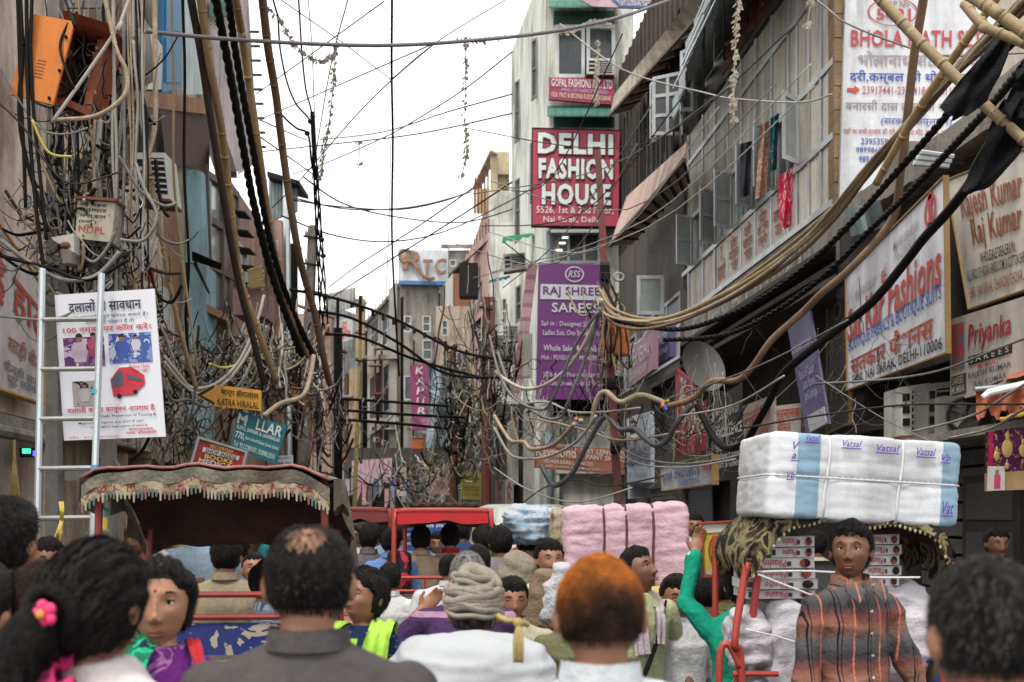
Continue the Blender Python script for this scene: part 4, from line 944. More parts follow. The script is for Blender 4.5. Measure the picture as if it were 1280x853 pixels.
for k in range(5): slab(t5, [P(613-k*4.6, 189+k*9.6, 43+k*2), P(613-(k+.95)*4.6, 189+(k+.95)*9.6, 43+(k+.95)*2), P(613-(k+.95)*4.6+9, 195+(k+.95)*9, 43+(k+1)*2), P(622-k*4.6, 193+k*9, 43+k*2)], (0, 0, .08), YEC, 'roof_sheet')
for k in range(7): MB().tube([P(594+k*4, 222-k*3, 44), P(594+k*4, 268, 44)], .05, 4).build('post', RUST, t5)
for (x0, x1, y0, y1, Y) in ((586, 618, 286, 318, 44), (590, 612, 380, 402, 45)):
    slab(t5, [P(x1, y0, Y), P(x0, y1, Y+12), P(x0-5, y1+2, Y+12), P(x1-7, y0+4, Y-1)], (0, 0, -.3), PINKW, 'balcony')
    for k in range(9): u = k/8; MB().tube([P(x1-7-(x1-x0)*u*.93, y0+4+(y1-y0)*u, Y-1+12*u), P(x1-7-(x1-x0)*u*.93, y0-12+(y1-y0+5)*u, Y-1+12*u)], .03, 4).build('railing_bar', RUST, t5)
MB().box(P(586, 352, 50), (.9, .9, 1.6)).build('water_tank', DARKM, t5)
MB().tube([P(614, 372, 42.7), P(614, gz(42.7), 42.7)], .16, 8).build('drain_pipe', REDM, t5)
# building with brick gable and dark sloping roof
t6 = thing('building', 'brick and beige building with a dark sloping roof, right of the RTC roof sign', 'building', P(560, 645, 62))
front(t6, 566, 592, 342, 60, BRICK, [(572, 400, 580, 425, 1, 2)], y1=382, name='brick_wall'); front(t6, 545, 592, 383, 59.6, PLAC, [(552, 400, 560, 420, 1, 2), (570, 440, 585, 480, 2, 2), (548, 500, 585, 560, 3, 2)])
recede(t6, 566, 342, 60, 542, 372, 82, M('white_bays', (.5, .5, .47), .7, .2, 2, .1, .4), [(.08+i*.18, .1, .2+i*.18, .22, 1, 2) for i in range(5)])
for k in range(6): slab(t6, [P(592-k*9, 316+k*8.6, 58+k*4), P(592-(k+.95)*9, 316+(k+.95)*8.6, 58+(k+1)*4), P(592-(k+.95)*9+16, 330+(k+.95)*6, 62+k*4), P(600-k*9, 330+k*6, 62+k*4)], (0, 0, .15), M('roof_dark', (.05, .05, .055), .8, .3, 3, .2, .4), 'roof_sheet')
t7 = thing('building', 'grey concrete tower block just behind the RTC sign', 'building', P(572, 645, 95)); front(t7, 553, 592, 313, 95, CONC, [(562, 325, 570, 333, 1, 1), (578, 325, 586, 333, 1, 1)]); slab(t7, [P(551, 311, 94.6), P(594, 311, 94.6), P(594, 311, 98), P(551, 311, 98)], (0, 0, .4), CONC, 'parapet')
# the building under the RTC sign
t8 = thing('building', 'stained concrete building standing under the RTC roof sign', 'building', P(522, 645, 70))
front(t8, 499, 548, 356, 70, CONC, [(505, 395, 514, 415, 1, 2), (528, 395, 538, 415, 1, 2), (528, 425, 540, 450, 1, 2), (505, 470, 540, 500, 3, 1), (502, 600, 545, 640)])
slab(t8, [P(499, 356, 69.5), P(549, 356, 69.5), P(549, 356, 76), P(499, 356, 76)], (0, 0, .5), CONC, 'parapet')
q = quad(onF(69.3), (498, 312), (560, 313), (560, 352), (498, 351))
def rtc(t, Q, n):
    for (s_, u0, v0, u1, v1, sh) in (('R', .10, .08, .48, .68, .15), ('T', .50, .34, .70, .86, .1), ('C', .74, .30, .98, .80, .1)):
        vs, fs = textmesh(s_, .03, sh); m0 = [at(Q, u0+(u1-u0)*a, v0+(v1-v0)*b)+n*.35 for a, b in vs]; k = len(m0)
        mb = MB(); mb.add(m0, fs)
        ed = {}
        for f in fs:
            for i in range(len(f)):
                e = (f[i], f[(i+1) % len(f)])
                if (e[1], e[0]) in ed: del ed[(e[1], e[0])]
                else: ed[e] = 1
        mb.add(m0+[p-n*.2 for p in m0], [(a, b, b+k, a+k) for a, b in ed]); mb.build('letter', M('letter_bronze', (.26, .14, .08), .6, .2, 4, .1, .3), t)
    mb = MB(); mb.tube([at(Q, .26, .10)+n*.3, at(Q, .10, .06)+n*.3, at(Q, .03, .20)+n*.3, at(Q, .10, .42)+n*.3, at(Q, .2, .40)+n*.3], .12, 6, 6); mb.build('flourish', M('letter_bronze', (0, 0, 0)), t)
    mb = MB(); mb.tube([at(Q, .40, .62)+n*.3, at(Q, .50, .85)+n*.3, at(Q, .62, .95)+n*.3, at(Q, .74, .92)+n*.3], .12, 6, 6); mb.build('flourish', M('letter_bronze', (0, 0, 0)), t)
    MB().sub(Q, .0, 1.0, 1.0, 1.12, -.3, .05).build('blue_strip', M('blue_strip', (.06, .16, .38), .6, .2, 3, .1, .3), t)
    for k in range(7): MB().tube([at(Q, k/6, 1.1)-n*.5, at(Q, k/6, -.12)-n*.5], .04, 4).build('strut', DARKM, t)
sign('roof_sign', 'pale roof sign with big bronze R T C letters against the sky', q, (.56, .60, .62), [], .4, extra=rtc)
# cream building on the left of the far end
t9 = thing('building', 'cream four storey building with sloping parapet and dark framed windows left of the RTC sign', 'building', P(478, 645, 58))
recede(t9, 455, 408, 50, 499, 352, 63, PLAC, [], zb=0) if 0 else None
Q9 = front(t9, 450, 500, 356, 56, M('plaster_cream2', (.47, .42, .34), .9, .2, 1, .2, .55), [(463, 400, 474, 432, 1, 2), (477, 392, 492, 430, 2, 2), (461, 462, 488, 520, 3, 2), (461, 535, 488, 572, 3, 1), (455, 600, 495, 636)], yl=412)
slab(t9, [P(499, 353, 55.5), P(449, 410, 55.5), P(449, 414, 55.5), P(499, 358, 55.5)], (0, .6, 0), CONC, 'parapet')
MB().sub([P(487, 365, 55.7), P(497, 354, 55.7), P(497, 580, 55.7), P(487, 580, 55.7)], 0, 0, 1, 1, 0, .35).build('pilaster', TRIM, t9)
for y in (447, 525, 578): MB().sub([P(450, y, 55.6), P(500, y-2, 55.6), P(500, y+3, 55.6), P(450, y+5, 55.6)], 0, 0, 1, 1, 0, .5).build('ledge', TRIM, t9)
front(t9, 453, 478, 395, 57, CONC, [], y1=420, yl=420, name='roof_room')
for k in range(10): MB().tube([P(456+k*4.4, 405-k*5.2, 55.6), P(456+k*4.4, 394-k*5.2, 55.6)], .03, 4).build('railing_bar', RUST, t9)
ta = thing('building', 'pale building with a tan pillar and ragged balcony left of the cream one', 'building', P(430, 645, 46))
front(ta, 412, 452, 396, 48, M('plaster_blue', (.40, .44, .47), .9, .2, 1, .2, .6), [(418, 470, 434, 500, 2, 2), (418, 520, 434, 550, 2, 2), (415, 600, 450, 640)], yl=380)
MB().sub([P(438, 463, 47.6), P(452, 463, 47.6), P(452, 580, 47.6), P(438, 580, 47.6)], 0, 0, 1, 1, 0, .4).build('pilaster', M('tan_paint', (.40, .29, .18), .8, .2, 2, .1, .4), ta)
MB().sub([P(446, 376, 47.6), P(457, 376, 47.6), P(457, 450, 47.6), P(446, 450, 47.6)], 0, 0, 1, 1, 0, .4).build('pilaster', M('tan_paint', (0, 0, 0)), ta)
for k in range(9): slab(ta, [P(407+k*4.2, 368-k, 47), P(410.6+k*4.2, 367-k, 47), P(410.6+k*4.2, 392-k, 47), P(407+k*4.2, 393-k, 47)], (0, .1, 0), TRIM, 'balcony_panel')
q = quad(onF(45), (420, 402), (441, 396), (441, 424), (420, 430)); sign('shop_board', 'white board with red GS letters high on the far left fronts', q, (.5, .5, .5), [('GS\nGUPTA', .1, .1, .9, .9, RED, .04)], .08)
t_ = thing('tarpaulin', 'pale blue tarpaulin hanging down the far wall beside the magenta Kapur banner', 'tarpaulin', P(552, 580, 52))
MB().gridf(lambda u, v: P(535+u*32-v*3, 455+v*125+u*8, 52+.35*math.sin(u*9+v*3)+.2*math.sin(v*14)), 16, 24).build('sheet', cloth('blue_tarp', (.27, .38, .44), streak=.4), t_, smooth=True)
sign('banner', 'magenta vertical banner reading KAPUR in stacked white letters', quad(onF(50), (512, 457), (535, 455), (539, 536), (515, 538)), (.27, .04, .14), [
    (c_, .3, .04+i*.155, .75, .15+i*.155, (.6, .55, .56), .03, .15) for i, c_ in enumerate('KAPUR')]+[('SUIT LEN\nSAREES', .5, .84, .95, .97, (.5, .45, .45), .01)], .06, cat='banner')
tb2 = thing('shop_row', 'row of dark shops with a faded mauve awning at the far end of the street', 'shops', P(500, 645, 44))
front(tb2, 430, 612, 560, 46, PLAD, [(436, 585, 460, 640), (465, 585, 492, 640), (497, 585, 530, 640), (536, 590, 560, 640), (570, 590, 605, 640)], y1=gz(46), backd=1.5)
for k in range(9):
    a = 440+k*5.6; slab(tb2, [P(a, 576-k*.4, 45.6), P(a+5.2, 576-k*.4, 45.6), P(a+5, 606-k*.4, 44.9), P(a-.4, 606-k*.4, 44.9)], (0, .05, 0), cloth('mauve_awning', (.25, .17, .19)), 'awning_panel')
rr = random.Random(9)
for k in range(26):
    x = 432+k*7; y = rr.uniform(585, 615); c = rr.choice([(.2, .2, .21), (.12, .08, .08), (.3, .28, .27), (.08, .1, .12), (.35, .2, .2)])
    MB().sub(quad(onF(44.5), (x, y), (x+5.5, y), (x+5.5, y+rr.uniform(14, 36)), (x, y+30)), 0, 0, 1, 1, 0, .1).build('hanging_cloth', cloth('far_%.2f_%.2f' % c[:2], c), tb2)
for (x0, y0, x1, y1, col, lab) in ((492, 586, 500, 612, (.15, .14, .45), 'small lit violet sign board far down the street'), (496, 584, 508, 620, (.36, .31, .29), 'small cream vertical board far down the street'), (538, 597, 562, 618, (.32, .16, .15), 'pinkish brown small board far down the street above the red canopy')):
    sign('shop_board', lab, quad(onF(43.5), (x0, y0), (x1, y0), (x1, y1), (x0, y1)), col, [('शाह\nसिल्क', .15, .2, .85, .7, (.1, .05, .05), .02)], .1)
sign('shop_board', 'yellow notice board with small maroon print beside the dark iron pole', quad(onF(24), (576, 591), (602, 591), (601, 625), (576, 624)), (.50, .47, .10), [('National Book', .08, .12, .92, .28, (.15, .12, .04), .01, .2), ('COMPETITION BOOKS\nTEXT BOOKS & GUIDES', .08, .5, .92, .68, (.32, .1, .03), .02), ('SCHOOL COLLEGE', .1, .75, .9, .88, (.32, .1, .03), .02)], .06)
for k, (x, lab) in enumerate(((619, 'violet grey strip board with maroon letters NA by the far iron pole'), (631, 'grey strip board with maroon letters AR by the far iron pole'))):
    sign('shop_board', lab, quad(onF(24.6), (x, 600-k*0), (x+11, 600), (x+11, 640), (x, 640)), (.20, .17, .19) if k == 0 else (.33, .31, .31), [('N\nA\nR' if k == 0 else 'A\nR\nI', .2, .05, .8, .95, (.28, .04, .05), .04)], .06)
rr = random.Random(12)
for k, (x0, y0, x1, y1, c, lab) in enumerate(((584, 498, 608, 542, (.38, .41, .37), 'pale green sheet hanging among the far wires'), (578, 552, 590, 585, (.36, .28, .23), 'tan cloth bag shape hung by the far wires'), (590, 566, 604, 588, (.42, .43, .42), 'white plastic sheet hung by the far wires'), (600, 538, 612, 560, (.26, .15, .14), 'small dusty pink sheet by the far red pole'))):
    t_ = thing('hanging_cloth', lab, 'textile', P((x0+x1)/2, y1, 27)); MB().gridf(lambda u, v: P(x0+(x1-x0)*u+2*math.sin(v*3+k), y0+(y1-y0)*v+3*math.sin(u*4+k), 27+.15*math.sin(u*8+v*5)), 10, 10).build('sheet', cloth('hang%d' % k, c), t_, smooth=True)
# R-side narrow fronts between the pink strip and far pole
tc_ = thing('building', 'narrow soot dark front with pale pillars under the pink strip, left of the Raymond board', 'building', P(655, 645, 27))
front(tc_, 612, 668, 505, 30, PLAD, [(620, 520, 632, 590), (642, 515, 652, 636)], backd=1)
MB().sub([P(634, 530, 29.6), P(648, 520, 29.6), P(648, 606, 29.6), P(634, 606, 29.6)], 0, 0, 1, 1, 0, .25).build('pilaster', TRIM, tc_); MB().sub([P(654, 520, 28.2), P(668, 515, 28.2), P(668, gz(28.2), 28.2), P(654, gz(28.2), 28.2)], 0, 0, 1, 1, 0, .2).build('pilaster', TRIM, tc_)

# ------------------------------------------------------------------ LEFT SIDE
LIL = M('paint_lilac', (.50, .44, .45), .85, .15, 1, .15, .5); OCHB = M('brown_paint', (.30, .15, .08), .8, .2, 2, .1, .4)
LBL = M('paint_light_blue', (.30, .50, .55), .7, .15, 2, .08, .45)
tL1 = thing('building', 'pale plastered house front at the far left edge, above the white and red Hindi board', 'building', lw(20, 0))
Q = LQ(-700, 62, 9.5, .13); wall(tL1, Q, M('plaster_pinkish', (.60, .50, .43), .9, .3, 1.4, .3, .75, dirt=(.16, .11, .08)), [(.1, .72, .52, .99), (.58, .72, .97, .99)], .3)
MB().sub(Q, 0, 0, 1, .99, -1.8, -1.7).build('back_wall', BLACK, tL1); shopfront(tL1, subq(Q, .58, .72, .97, .99), 3, 5, 0)
MB().prism([lw(-700, 2.62, 0), lw(62, 2.62, 0), lw(62, 2.62, .5), lw(-700, 2.62, .5)], (0, 0, -.12)).build('ledge', CONC, tL1)
MB().tube([lw(-200, 2.45, .55), lw(52, 2.45, .55)], .06, 8).build('pipe', CONC, tL1)
q = [lw(-60, 4.75, .2), lw(58, 4.08, .2), lw(54, 2.90, .2), lw(-60, 2.95, .2)]
sign('shop_board', 'white board with tall dripping red Hindi letters in a yellow frame, far left edge', q, (.62, .56, .56), [('नई हाट', .2, .12, .98, .50, (.38, .06, .05), .03), ('साड़ी सेंटर', .55, .60, .98, .76, (.30, .10, .08), .02), ('फैन्सी साड़ी\nसूट लहंगा', .5, .80, .95, .97, (.16, .17, .17), .02)], .08, M('frame_yellow', (.55, .30, .06), .6, .2, 4, .1, .3))
tL2 = thing('building', 'left side house with blue doors above a brown boarded balcony', 'building', lw(230, 0))
Q = LQ(62, 262, 12, .13, .0)
def lu(px): y0, y1, y = WL*F/468, WL*F/268, WL*F/(530-px); return (y-y0)/(y1-y0)
def lv(z): return (12-z)/(12-.13)
wall(tL2, Q, M('plaster_left', (.56, .45, .35), .9, .4, 1.6, .35, .75), [(lu(160), lv(8.4), lu(195), lv(6.6)), (.02, lv(5.4), .4, lv(4.2)), (lu(160), lv(2.6), lu(250), lv(.13)), (.03, lv(2.7), .5, lv(.2))], .3)
MB().sub(Q, 0, 0, 1, 1, -2, -1.9).build('back_wall', BLACK, tL2)
shopfront(tL2, subq(Q, lu(160), lv(2.6), lu(250), lv(.13)), 2, 15, 0)
# balcony box
pb = onV(200, 14.2, 530)
def bal(pts, dpt, mat, name): return MB().prism([pb(*p) for p in pts], dpt).build(name, mat, tL2)
for k in range(7): bal([(168+k*13.4, 112+k*1.8), (181+k*13.4, 114+k*1.8), (181+k*13.4, 134+k*1.6), (168+k*13.4, 132+k*1.6)], (-.12, 0, 0), OCHB, 'fascia_board')
for k in range(8):
    a, b = k/8, (k+.95)/8
    o0, o1 = pb(200+58*0, 133), pb(262, 137)
    p = lambda u, v: P(200+62*u+v*8*(1-u), 134+2*u+(76-6*u)*v, (14.2+3.4*u)*(1+.12*v))
    MB().prism([p(0, a), p(1, a), p(1, b), p(0, b)], (0, 0, .04)).build('soffit_board', M('soffit_brown', (.16, .10, .09), .75, .2, 3, .1, .3), tL2)
BLUD = M('blue_door', (.02, .16, .34), .5, .15, 3, .05, .2)
d_ = bal([(203, -20), (230, -16), (226, 110), (203, 116)], (-.06, 0, 0), BLUD, 'door')
for (x0, x1, y0, y1) in ((206, 226, -10, 40), (206, 225, 48, 104)): MB().prism([pb(x0, y0)+Vector((.03, -.02, 0)), pb(x1, y0)+Vector((.03, -.02, 0)), pb(x1, y1)+Vector((.03, -.02, 0)), pb(x0, y1)+Vector((.03, -.02, 0))], (-.03, 0, 0)).build('door_panel', BLUD, tL2)
WHD = M('white_sheet', (.52, .60, .60), .6, .15, 1.5, .08, .4)
for k in range(4): bal([(231+k*6, -20), (236.6+k*6, -20), (236.6+k*6, 118), (231+k*6, 118)], (-.05, 0, 0), WHD, 'panel')
bal([(178, 20), (204, 60), (202, 112), (182, 112)], (-.05, 0, 0), M('white_cloth_w', (.6, .58, .55), .8, .1, 2, .1, .3), 'panel')
bal([(160, -20), (178, -20), (196, 100), (166, 116)], (-.3, 0, 0), M('tarp_black', (.022, .02, .02), .6, .3, 4, .3), 'black_sheet')
q = quad(onF(13.2), (166, 191), (206, 191), (213, 250), (166, 246)); acunit(q, 'cream air conditioner high on the left front under the brown balcony', .45)
acunit(quad(onF(13.8), (184, 360), (204, 358), (206, 410), (186, 412)), 'weathered air conditioner half hidden behind the police poster on the left front', .4)
plL = onV(240, 18.5, 530)
def lpan(x0, x1, y0, y1, mat, name, par, pl=plL, s=.72, thick=.2):   # panel whose edges run to the vanishing point
    k = lambda x, y: HY-(HY-y)*(530-x)/(530-x0)
    return MB().prism([pl(x0, y0), pl(x1, k(x1, y0)), pl(x1, k(x1, y1)), pl(x0, y1)], (-thick, 0, 0)).build(name, mat, par)
tL3 = thing('building', 'left side building with a glazed bay between light blue pillars', 'building', plL(245, 640))
lpan(208, 300, 180, gz(17), M('plaster_left2', (.2, .17, .15), .9, .3, 1.2, .3, .6), 'wall', tL3, onV(240, 19.5), thick=.4)
for (y0, y1) in ((250, 288), (290, 345), (347, 420)): lpan(206, 224, y0, y1, OCHB, 'pilaster_panel', tL3, thick=.3)
for (x0, y0, x1, y1) in ((232, 212, 252, 328), (236, 330, 258, 440), (234, 442, 256, 556)): MB().prism([P(x0, y0, 18.0), P(x1, y0+2, 18.0), P(x1, y1+3, 18.0), P(x0, y1, 18.0)], (0, .6, 0)).build('pillar', LBL, tL3)
q = quad(onV(250, 18.2, 530), (250, 212), (291, 240), (286, 402), (256, 388)); window(tL3, q, 2, 3, .12, M('frame_umber', (.10, .07, .06), .6, .2, 3, .1, .3), GLASSL, .14)
MB().prism([P(258, 380, 18), P(286, 394, 18.4), P(286, 402, 18.4), P(258, 390, 18)], (-.1, .3, 0)).build('sill', OCHB, tL3)
MB().prism([P(240, 316, 17.6), P(277, 332, 17.0), P(277, 338, 17.0), P(240, 326, 17.6)], (0, 0, .03)).build('sunshade', DARKM, tL3)
MB().prism([P(244, 325, 17.4), P(262, 366, 17.2), P(260, 367, 17.2), P(241, 330, 17.4)], (0, .05, 0)).build('strut', DARKM, tL3)
lpan(258, 300, 420, 560, PLAD, 'wall_panel', tL3)
# lilac wall and pinkish fronts stepping back
tL4 = thing('building', 'tall lilac wall with a lattice parapet on the left, against the sky', 'building', plL(290, 640))
MB().prism([P(256, -30, 20), P(308, -30, 22), P(310, 120, 22), P(318, 205, 23), P(296, 215, 21), P(290, 195, 20.5), P(262, 110, 20)], (-.5, .3, 0)).build('wall', LIL, tL4)
MB().prism([P(262, 0, 19.8), P(290, 0, 20.8), P(290, 20, 20.8), P(262, 20, 19.8)], (0, .1, 0)).build('green_band', GREENP, tL4)
for k in range(5):
    for j in range(3): mb = MB(); c = P(264+k*5.2, 24+j*5, 19.7); mb.tube([c+Vector((math.cos(a)*.035, 0, math.sin(a)*.035)) for a in np.linspace(0, 2*math.pi, 9)], .008, 4); mb.build('lattice_ring', TRIM, tL4)
MB().prism([P(268, 130, 19), P(296, 215, 20.4), P(268, 212, 19)], (-.1, .4, 0)).build('gusset', M('soffit_brown', (0, 0, 0)), tL4)
MB().prism([P(298, -30, 23), P(309, -30, 23), P(323, 200, 24), P(312, 210, 23.5)], (-.4, .5, 0)).build('corner_strip', TRIM, tL4)
for y in range(40, 200, 18): MB().tube([P(311+y*.06, y, 22.8), P(321+y*.06, y, 22.6)], .03, 4).build('bracket', DARKM, tL4)
tL5 = thing('building', 'pinkish front with little ledges and a maroon balcony beyond the glazed bay', 'building', plL(310, 640))
Q = recede(tL5, 288, 225, 20.5, 338, 300, 27, PINKW, [(.15, .12, .38, .3, 1, 2), (.55, .14, .8, .3, 1, 2), (.15, .42, .85, .55, 3, 1), (.1, .8, .9, .99)])
for k, (x0, x1, y) in enumerate(((290, 306, 262), (292, 310, 286), (294, 312, 308), (296, 316, 330), (298, 318, 352), (300, 322, 372))): MB().prism([P(x0, y, 20.2), P(x1, y+2, 20.4), P(x1, y+4, 20.4), P(x0, y+2, 20.2)], (0, .5, 0)).build('ledge', DARKM, tL5)
MB().prism([P(291, 361, 20), P(331, 363, 20), P(331, 396, 20), P(291, 393, 20)], (0, .8, 0)).build('balcony', M('maroon_faded', (.36, .20, .21), .8, .2, 2, .1, .5), tL5)
t_ = thing('straw_bundle', 'bundle of straw brooms stored on the maroon balcony on the left', 'broom bundle', P(318, 361, 20))
for k in range(16): rr = random.Random(k); MB().tube([P(309+rr.uniform(0, 4), 338+k*1.5, 19.8), P(331-rr.uniform(0, 4), 334+k*1.6, 19.8)], .035, 5).build('stalk', M('straw', (.42, .30, .13), .8, .3, 6, .2), t_)
tL6 = thing('building', 'grey corrugated roof shed projecting on the left skyline', 'building', P(355, 645, 26))
for k in range(9): MB().prism([P(336+k*4, 222+k*1.2, 26), P(339.4+k*4, 223+k*1.2, 26), P(339.2+k*4, 276+k*-1.5, 26), P(336+k*4, 277-k*1.5, 26)], (0, .1, 0)).build('sheet', TINB, tL6)
MB().prism([P(334, 214, 25.6), P(374, 226, 25.6), P(374, 231, 25.6), P(334, 221, 25.6)], (0, 1.2, 0)).build('roof', DARKM, tL6)
front(tL6, 334, 352, 275, 26, PINKW, [(338, 300, 348, 330, 1, 1), (338, 420, 350, 450, 1, 2)])
MB().tube([P(358, 225, 25.4), P(362, gz(25.4), 25.4)], .09, 8).build('pipe', STEEL, tL6)
tL7 = thing('building', 'pinkish beige low front behind the lattice of wires on the left', 'building', P(385, 645, 30))
front(tL7, 350, 415, 392, 31, M('plaster_rose', (.42, .30, .24), .9, .2, 1.2, .2, .6), [(356, 430, 372, 470, 2, 2), (380, 430, 402, 470, 2, 2), (356, 500, 405, 540, 3, 1), (352, 590, 410, 640)])
MB().tube([P(352, 375, 30.5), P(418, 398, 30.5)], .05, 5).build('beam', RUST, tL7)
sign('poster_board', 'yellow and pink fashion poster half hidden by hanging wires on the left', quad(onF(28), (366, 482), (402, 480), (402, 540), (366, 542)), (.5, .4, .12), [('#', 0, .35, 1, .8, (.42, .08, .2)), ('SAREES', .1, .05, .9, .25, (.4, .05, .1), .03), ('चांदनी\nचौक', .2, .42, .8, .7, (.6, .5, .2), .03)], .05)
t_ = thing('hanging_cloth', 'faded pink sheet sagging below the far left wires', 'textile', P(386, 570, 25)); MB().gridf(lambda u, v: P(372+u*28, 550-6*math.sin(u*3.1)+v*20, 25+.1*math.sin(u*9)), 12, 6).build('sheet', cloth('pink_far', (.42, .22, .28)), t_, smooth=True)
def arr(t, Q, n):
    MB().prism([P(246, 494, 11.2), P(268, 482, 11.2), P(268, 485, 11.2), P(252, 494.5, 11.2), P(268, 503, 11.2), P(268, 507, 11.2)], (0, -.02, 0)).build('arrow', ink(BLK), t)
YELS = (.62, .30, .03)
def yel(t, Q, n): arr(t, Q, n); MB().prism([P(243, 494, 11.3), P(268, 481, 11.3), P(268, 508, 11.3)], (0, .05, 0)).build('arrow_point', M('board_%.2f_%.2f_%.2f' % YELS, YELS), t)
sign('direction_sign', 'yellow arrow shaped sign in Hindi pointing left through the wires', quad(onF(11.3), (268, 481), (326, 488), (326, 514), (268, 508)), YELS, [('मार्ग हीरालाल', .15, .1, .96, .5, BLK, .03), ('KATRA HIRALAL', .08, .6, .97, .92, BLK, .02)], .05, extra=yel)
W2 = (.62, .64, .62)
sign('shop_board', 'teal tilted board with white AR lettering and Tel numbers', quad(onF(11.4), (298, 513), (359, 533), (344, 580), (288, 560)), (.015, .16, .19), [('M', .03, .05, .22, .33, W2, .02), ('LLAR', .42, .05, .95, .33, W2, .04), ('SUITS, SAREES & LEHENGAS', .04, .36, .95, .47, W2, .02), ('770,', .05, .52, .25, .72, W2, .02), ('Katra Asharfi Chandni Chowk, Delhi-6', .27, .57, .98, .67, W2, .01), ('Tel. 9212280107, 9289812315', .05, .78, .95, .93, W2, .02)], .04)
sign('shop_board', 'red tilted books and medical shop board just above the fringed canopy', quad(onF(10.4), (250, 549), (307, 566), (298, 600), (238, 592)), (.42, .03, .03), [('9811297289', .25, .04, .75, .16, (.6, .4, .1), .02), ('#', .12, .19, .9, .33, W2), ('SHOP-INSIDE', .18, .20, .85, .32, BLK, .03), ('BOOKS', .2, .36, .8, .5, (.65, .5, .15), .03), ('MEDICAL', .1, .52, .9, .67, W2, .04), ('ENGINEERING', .06, .69, .8, .81, (.65, .5, .15), .03), ('COMMERCE', .05, .83, .8, .97, W2, .03)], .04, ALU)
sign('poster_board', 'small white and violet leaflet tied below the teal board', quad(onF(11.5), (345, 570), (366, 569), (366, 588), (345, 588)), (.55, .55, .58), [('DELHI POLICE', .08, .1, .92, .25, (.1, .1, .3), .02), ('#', .1, .45, .45, .9, (.15, .12, .3)), ('#', .55, .45, .9, .9, (.15, .12, .3))], .02, cat='poster')
t_ = thing('orange_cloth', 'small orange and white flags strung behind the police poster', 'flag', P(186, 400, 12)); 
MB().sub(quad(onF(12), (180, 332), (194, 336), (192, 356), (180, 350)), 0, 0, 1, 1, 0, .01).build('flag', cloth('flag_red', (.45, .06, .05)), t_)
tl = thing('broom', 'straw broom hanging in the dark shop at the left edge', 'broom', P(18, 600, 8.6)); mb = MB()
for k in range(24): a = k/23-.5; mb.tube([P(18+a*2, 572, 8.6), P(18+a*14, 625, 8.6+.02*(k % 3))], .004, 4)
b_ = mb.build('bristles', M('straw', (0, 0, 0)), tl, 'stuff'); MB().tube([P(18, 550, 8.6), P(18, 575, 8.6)], .013, 6).build('handle', M('straw', (0, 0, 0)), tl)
tl = thing('led_sign', 'little green and blue lit sign inside the dark shop at the left edge', 'sign', P(40, 575, 9.6)); 
MB().box(P(33, 564, 9.62), (.07, .02, .045)).build('green_light', M('led_green', (.05, .8, .35), .4, 0, 1, 0, emit=1.2), tl); MB().box(P(45, 567, 9.62), (.05, .02, .05)).build('blue_light', M('led_blue', (.12, .1, .9), .4, 0, 1, 0, emit=1.2), tl); MB().box(P(39, 566, 9.68), (.2, .05, .09)).build('housing', DARKM, tl)

# ------------------------------------------------------------------ utility pole with ladder, boxes and the poster
GALV = M('pole_grey', (.22, .215, .20), .8, .3, 4, .25, .5)
YP = 7.6
tp_ = thing('utility_pole', 'tall two legged lattice pole buried in wires, left, behind the ladder', 'pole', Vector((P(95, 0, YP).x, YP, 0)))
for (xa, xb) in ((66, 70), (138, 132)):
    b0 = P(xa, 0, YP+.25); t1 = P(xb, -60, YP+.25); MB().tube([Vector((b0.x, YP+.25, 0)), t1], .066, 4).build('leg', GALV, tp_)
zz = [.6+k*.72 for k in range(8)]
for k, z in enumerate(zz):
    a = Vector((P(66, 0, YP).x, YP+.2, z)); b = Vector((P(136, 0, YP).x, YP+.2, z)); MB().prism([a+Vector((0, 0, .05)), b+Vector((0, 0, .05)), b-Vector((0, 0, .05)), a-Vector((0, 0, .05))], (0, .02, 0)).build('crossbar', GALV, tp_)
    c = b+Vector((0, 0, .66)) if k % 2 else a+Vector((0, 0, .66)); d = a if k % 2 else b
    MB().tube([d+Vector((0, .05, 0)), c+Vector((0, .05, 0))], .028, 4).build('brace', GALV, tp_)
MB().tube([P(152, 230, YP+.1), P(145, 0, YP+.1), P(143, -60, YP+.1)], .055, 8).build('timber_post', M('timber', (.14, .095, .07), .9, .35, 5, .3, .4), tp_)
ins = M('insulator', (.4, .38, .34), .4, .2, 5, .05, .3)
for k, (x, y) in enumerate(((74, 230), (90, 232), (110, 226), (128, 236), (74, 330), (95, 334))): 
    mb = MB(); c = P(x, y, YP-.05)
    for j in range(3): mb.ell(c+Vector((0, 0, j*.03)), (.03, .03, .016), 10, 6)
    mb.build('insulator', ins, tp_)
tl = thing('ladder', 'aluminium ladder leaning upright against the wire covered pole', 'ladder', Vector((P(84, 0, 6.7).x, 6.7, 0)))
def lad(x_, y): return P(x_, y, 6.7+(645-y)/640*.35)
for (a, b) in ((47, 53), (117, 127)):
    p0 = lad(a, 645); bt = Vector((p0.x-.01, p0.y-.1, 0)); MB().tube([bt, p0, lad(b, 336 if a == 47 else 342)], .024, 8, flat=.6).build('rail', M('aluminium_bright', (.55, .60, .62), .35, .1, 6, .05, .2, metal=.7), tl)
for y in (338+62*k for k in range(1, 9)):
    MB().tube([lad(50-(y-400)*.01, y), lad(123-(y-400)*.022, y-1)], .017, 8).build('rung', M('rung_grey', (.36, .36, .34), .5, .2, 6, .1, .3, metal=.4), tl)
for y, c in ((585, (.03, .3, .5)), (490, (.05, .35, .45))): MB().tube([lad(118.5, y-3), lad(118.3, y+3)], .027, 8).build('tape', M('tape_%d' % y, c, .5, .1, 5, 0), tl)
t_ = thing('rope', 'frayed yellow rope tied round the ladder', 'rope', P(77, 640, 6.6)); mb = MB()
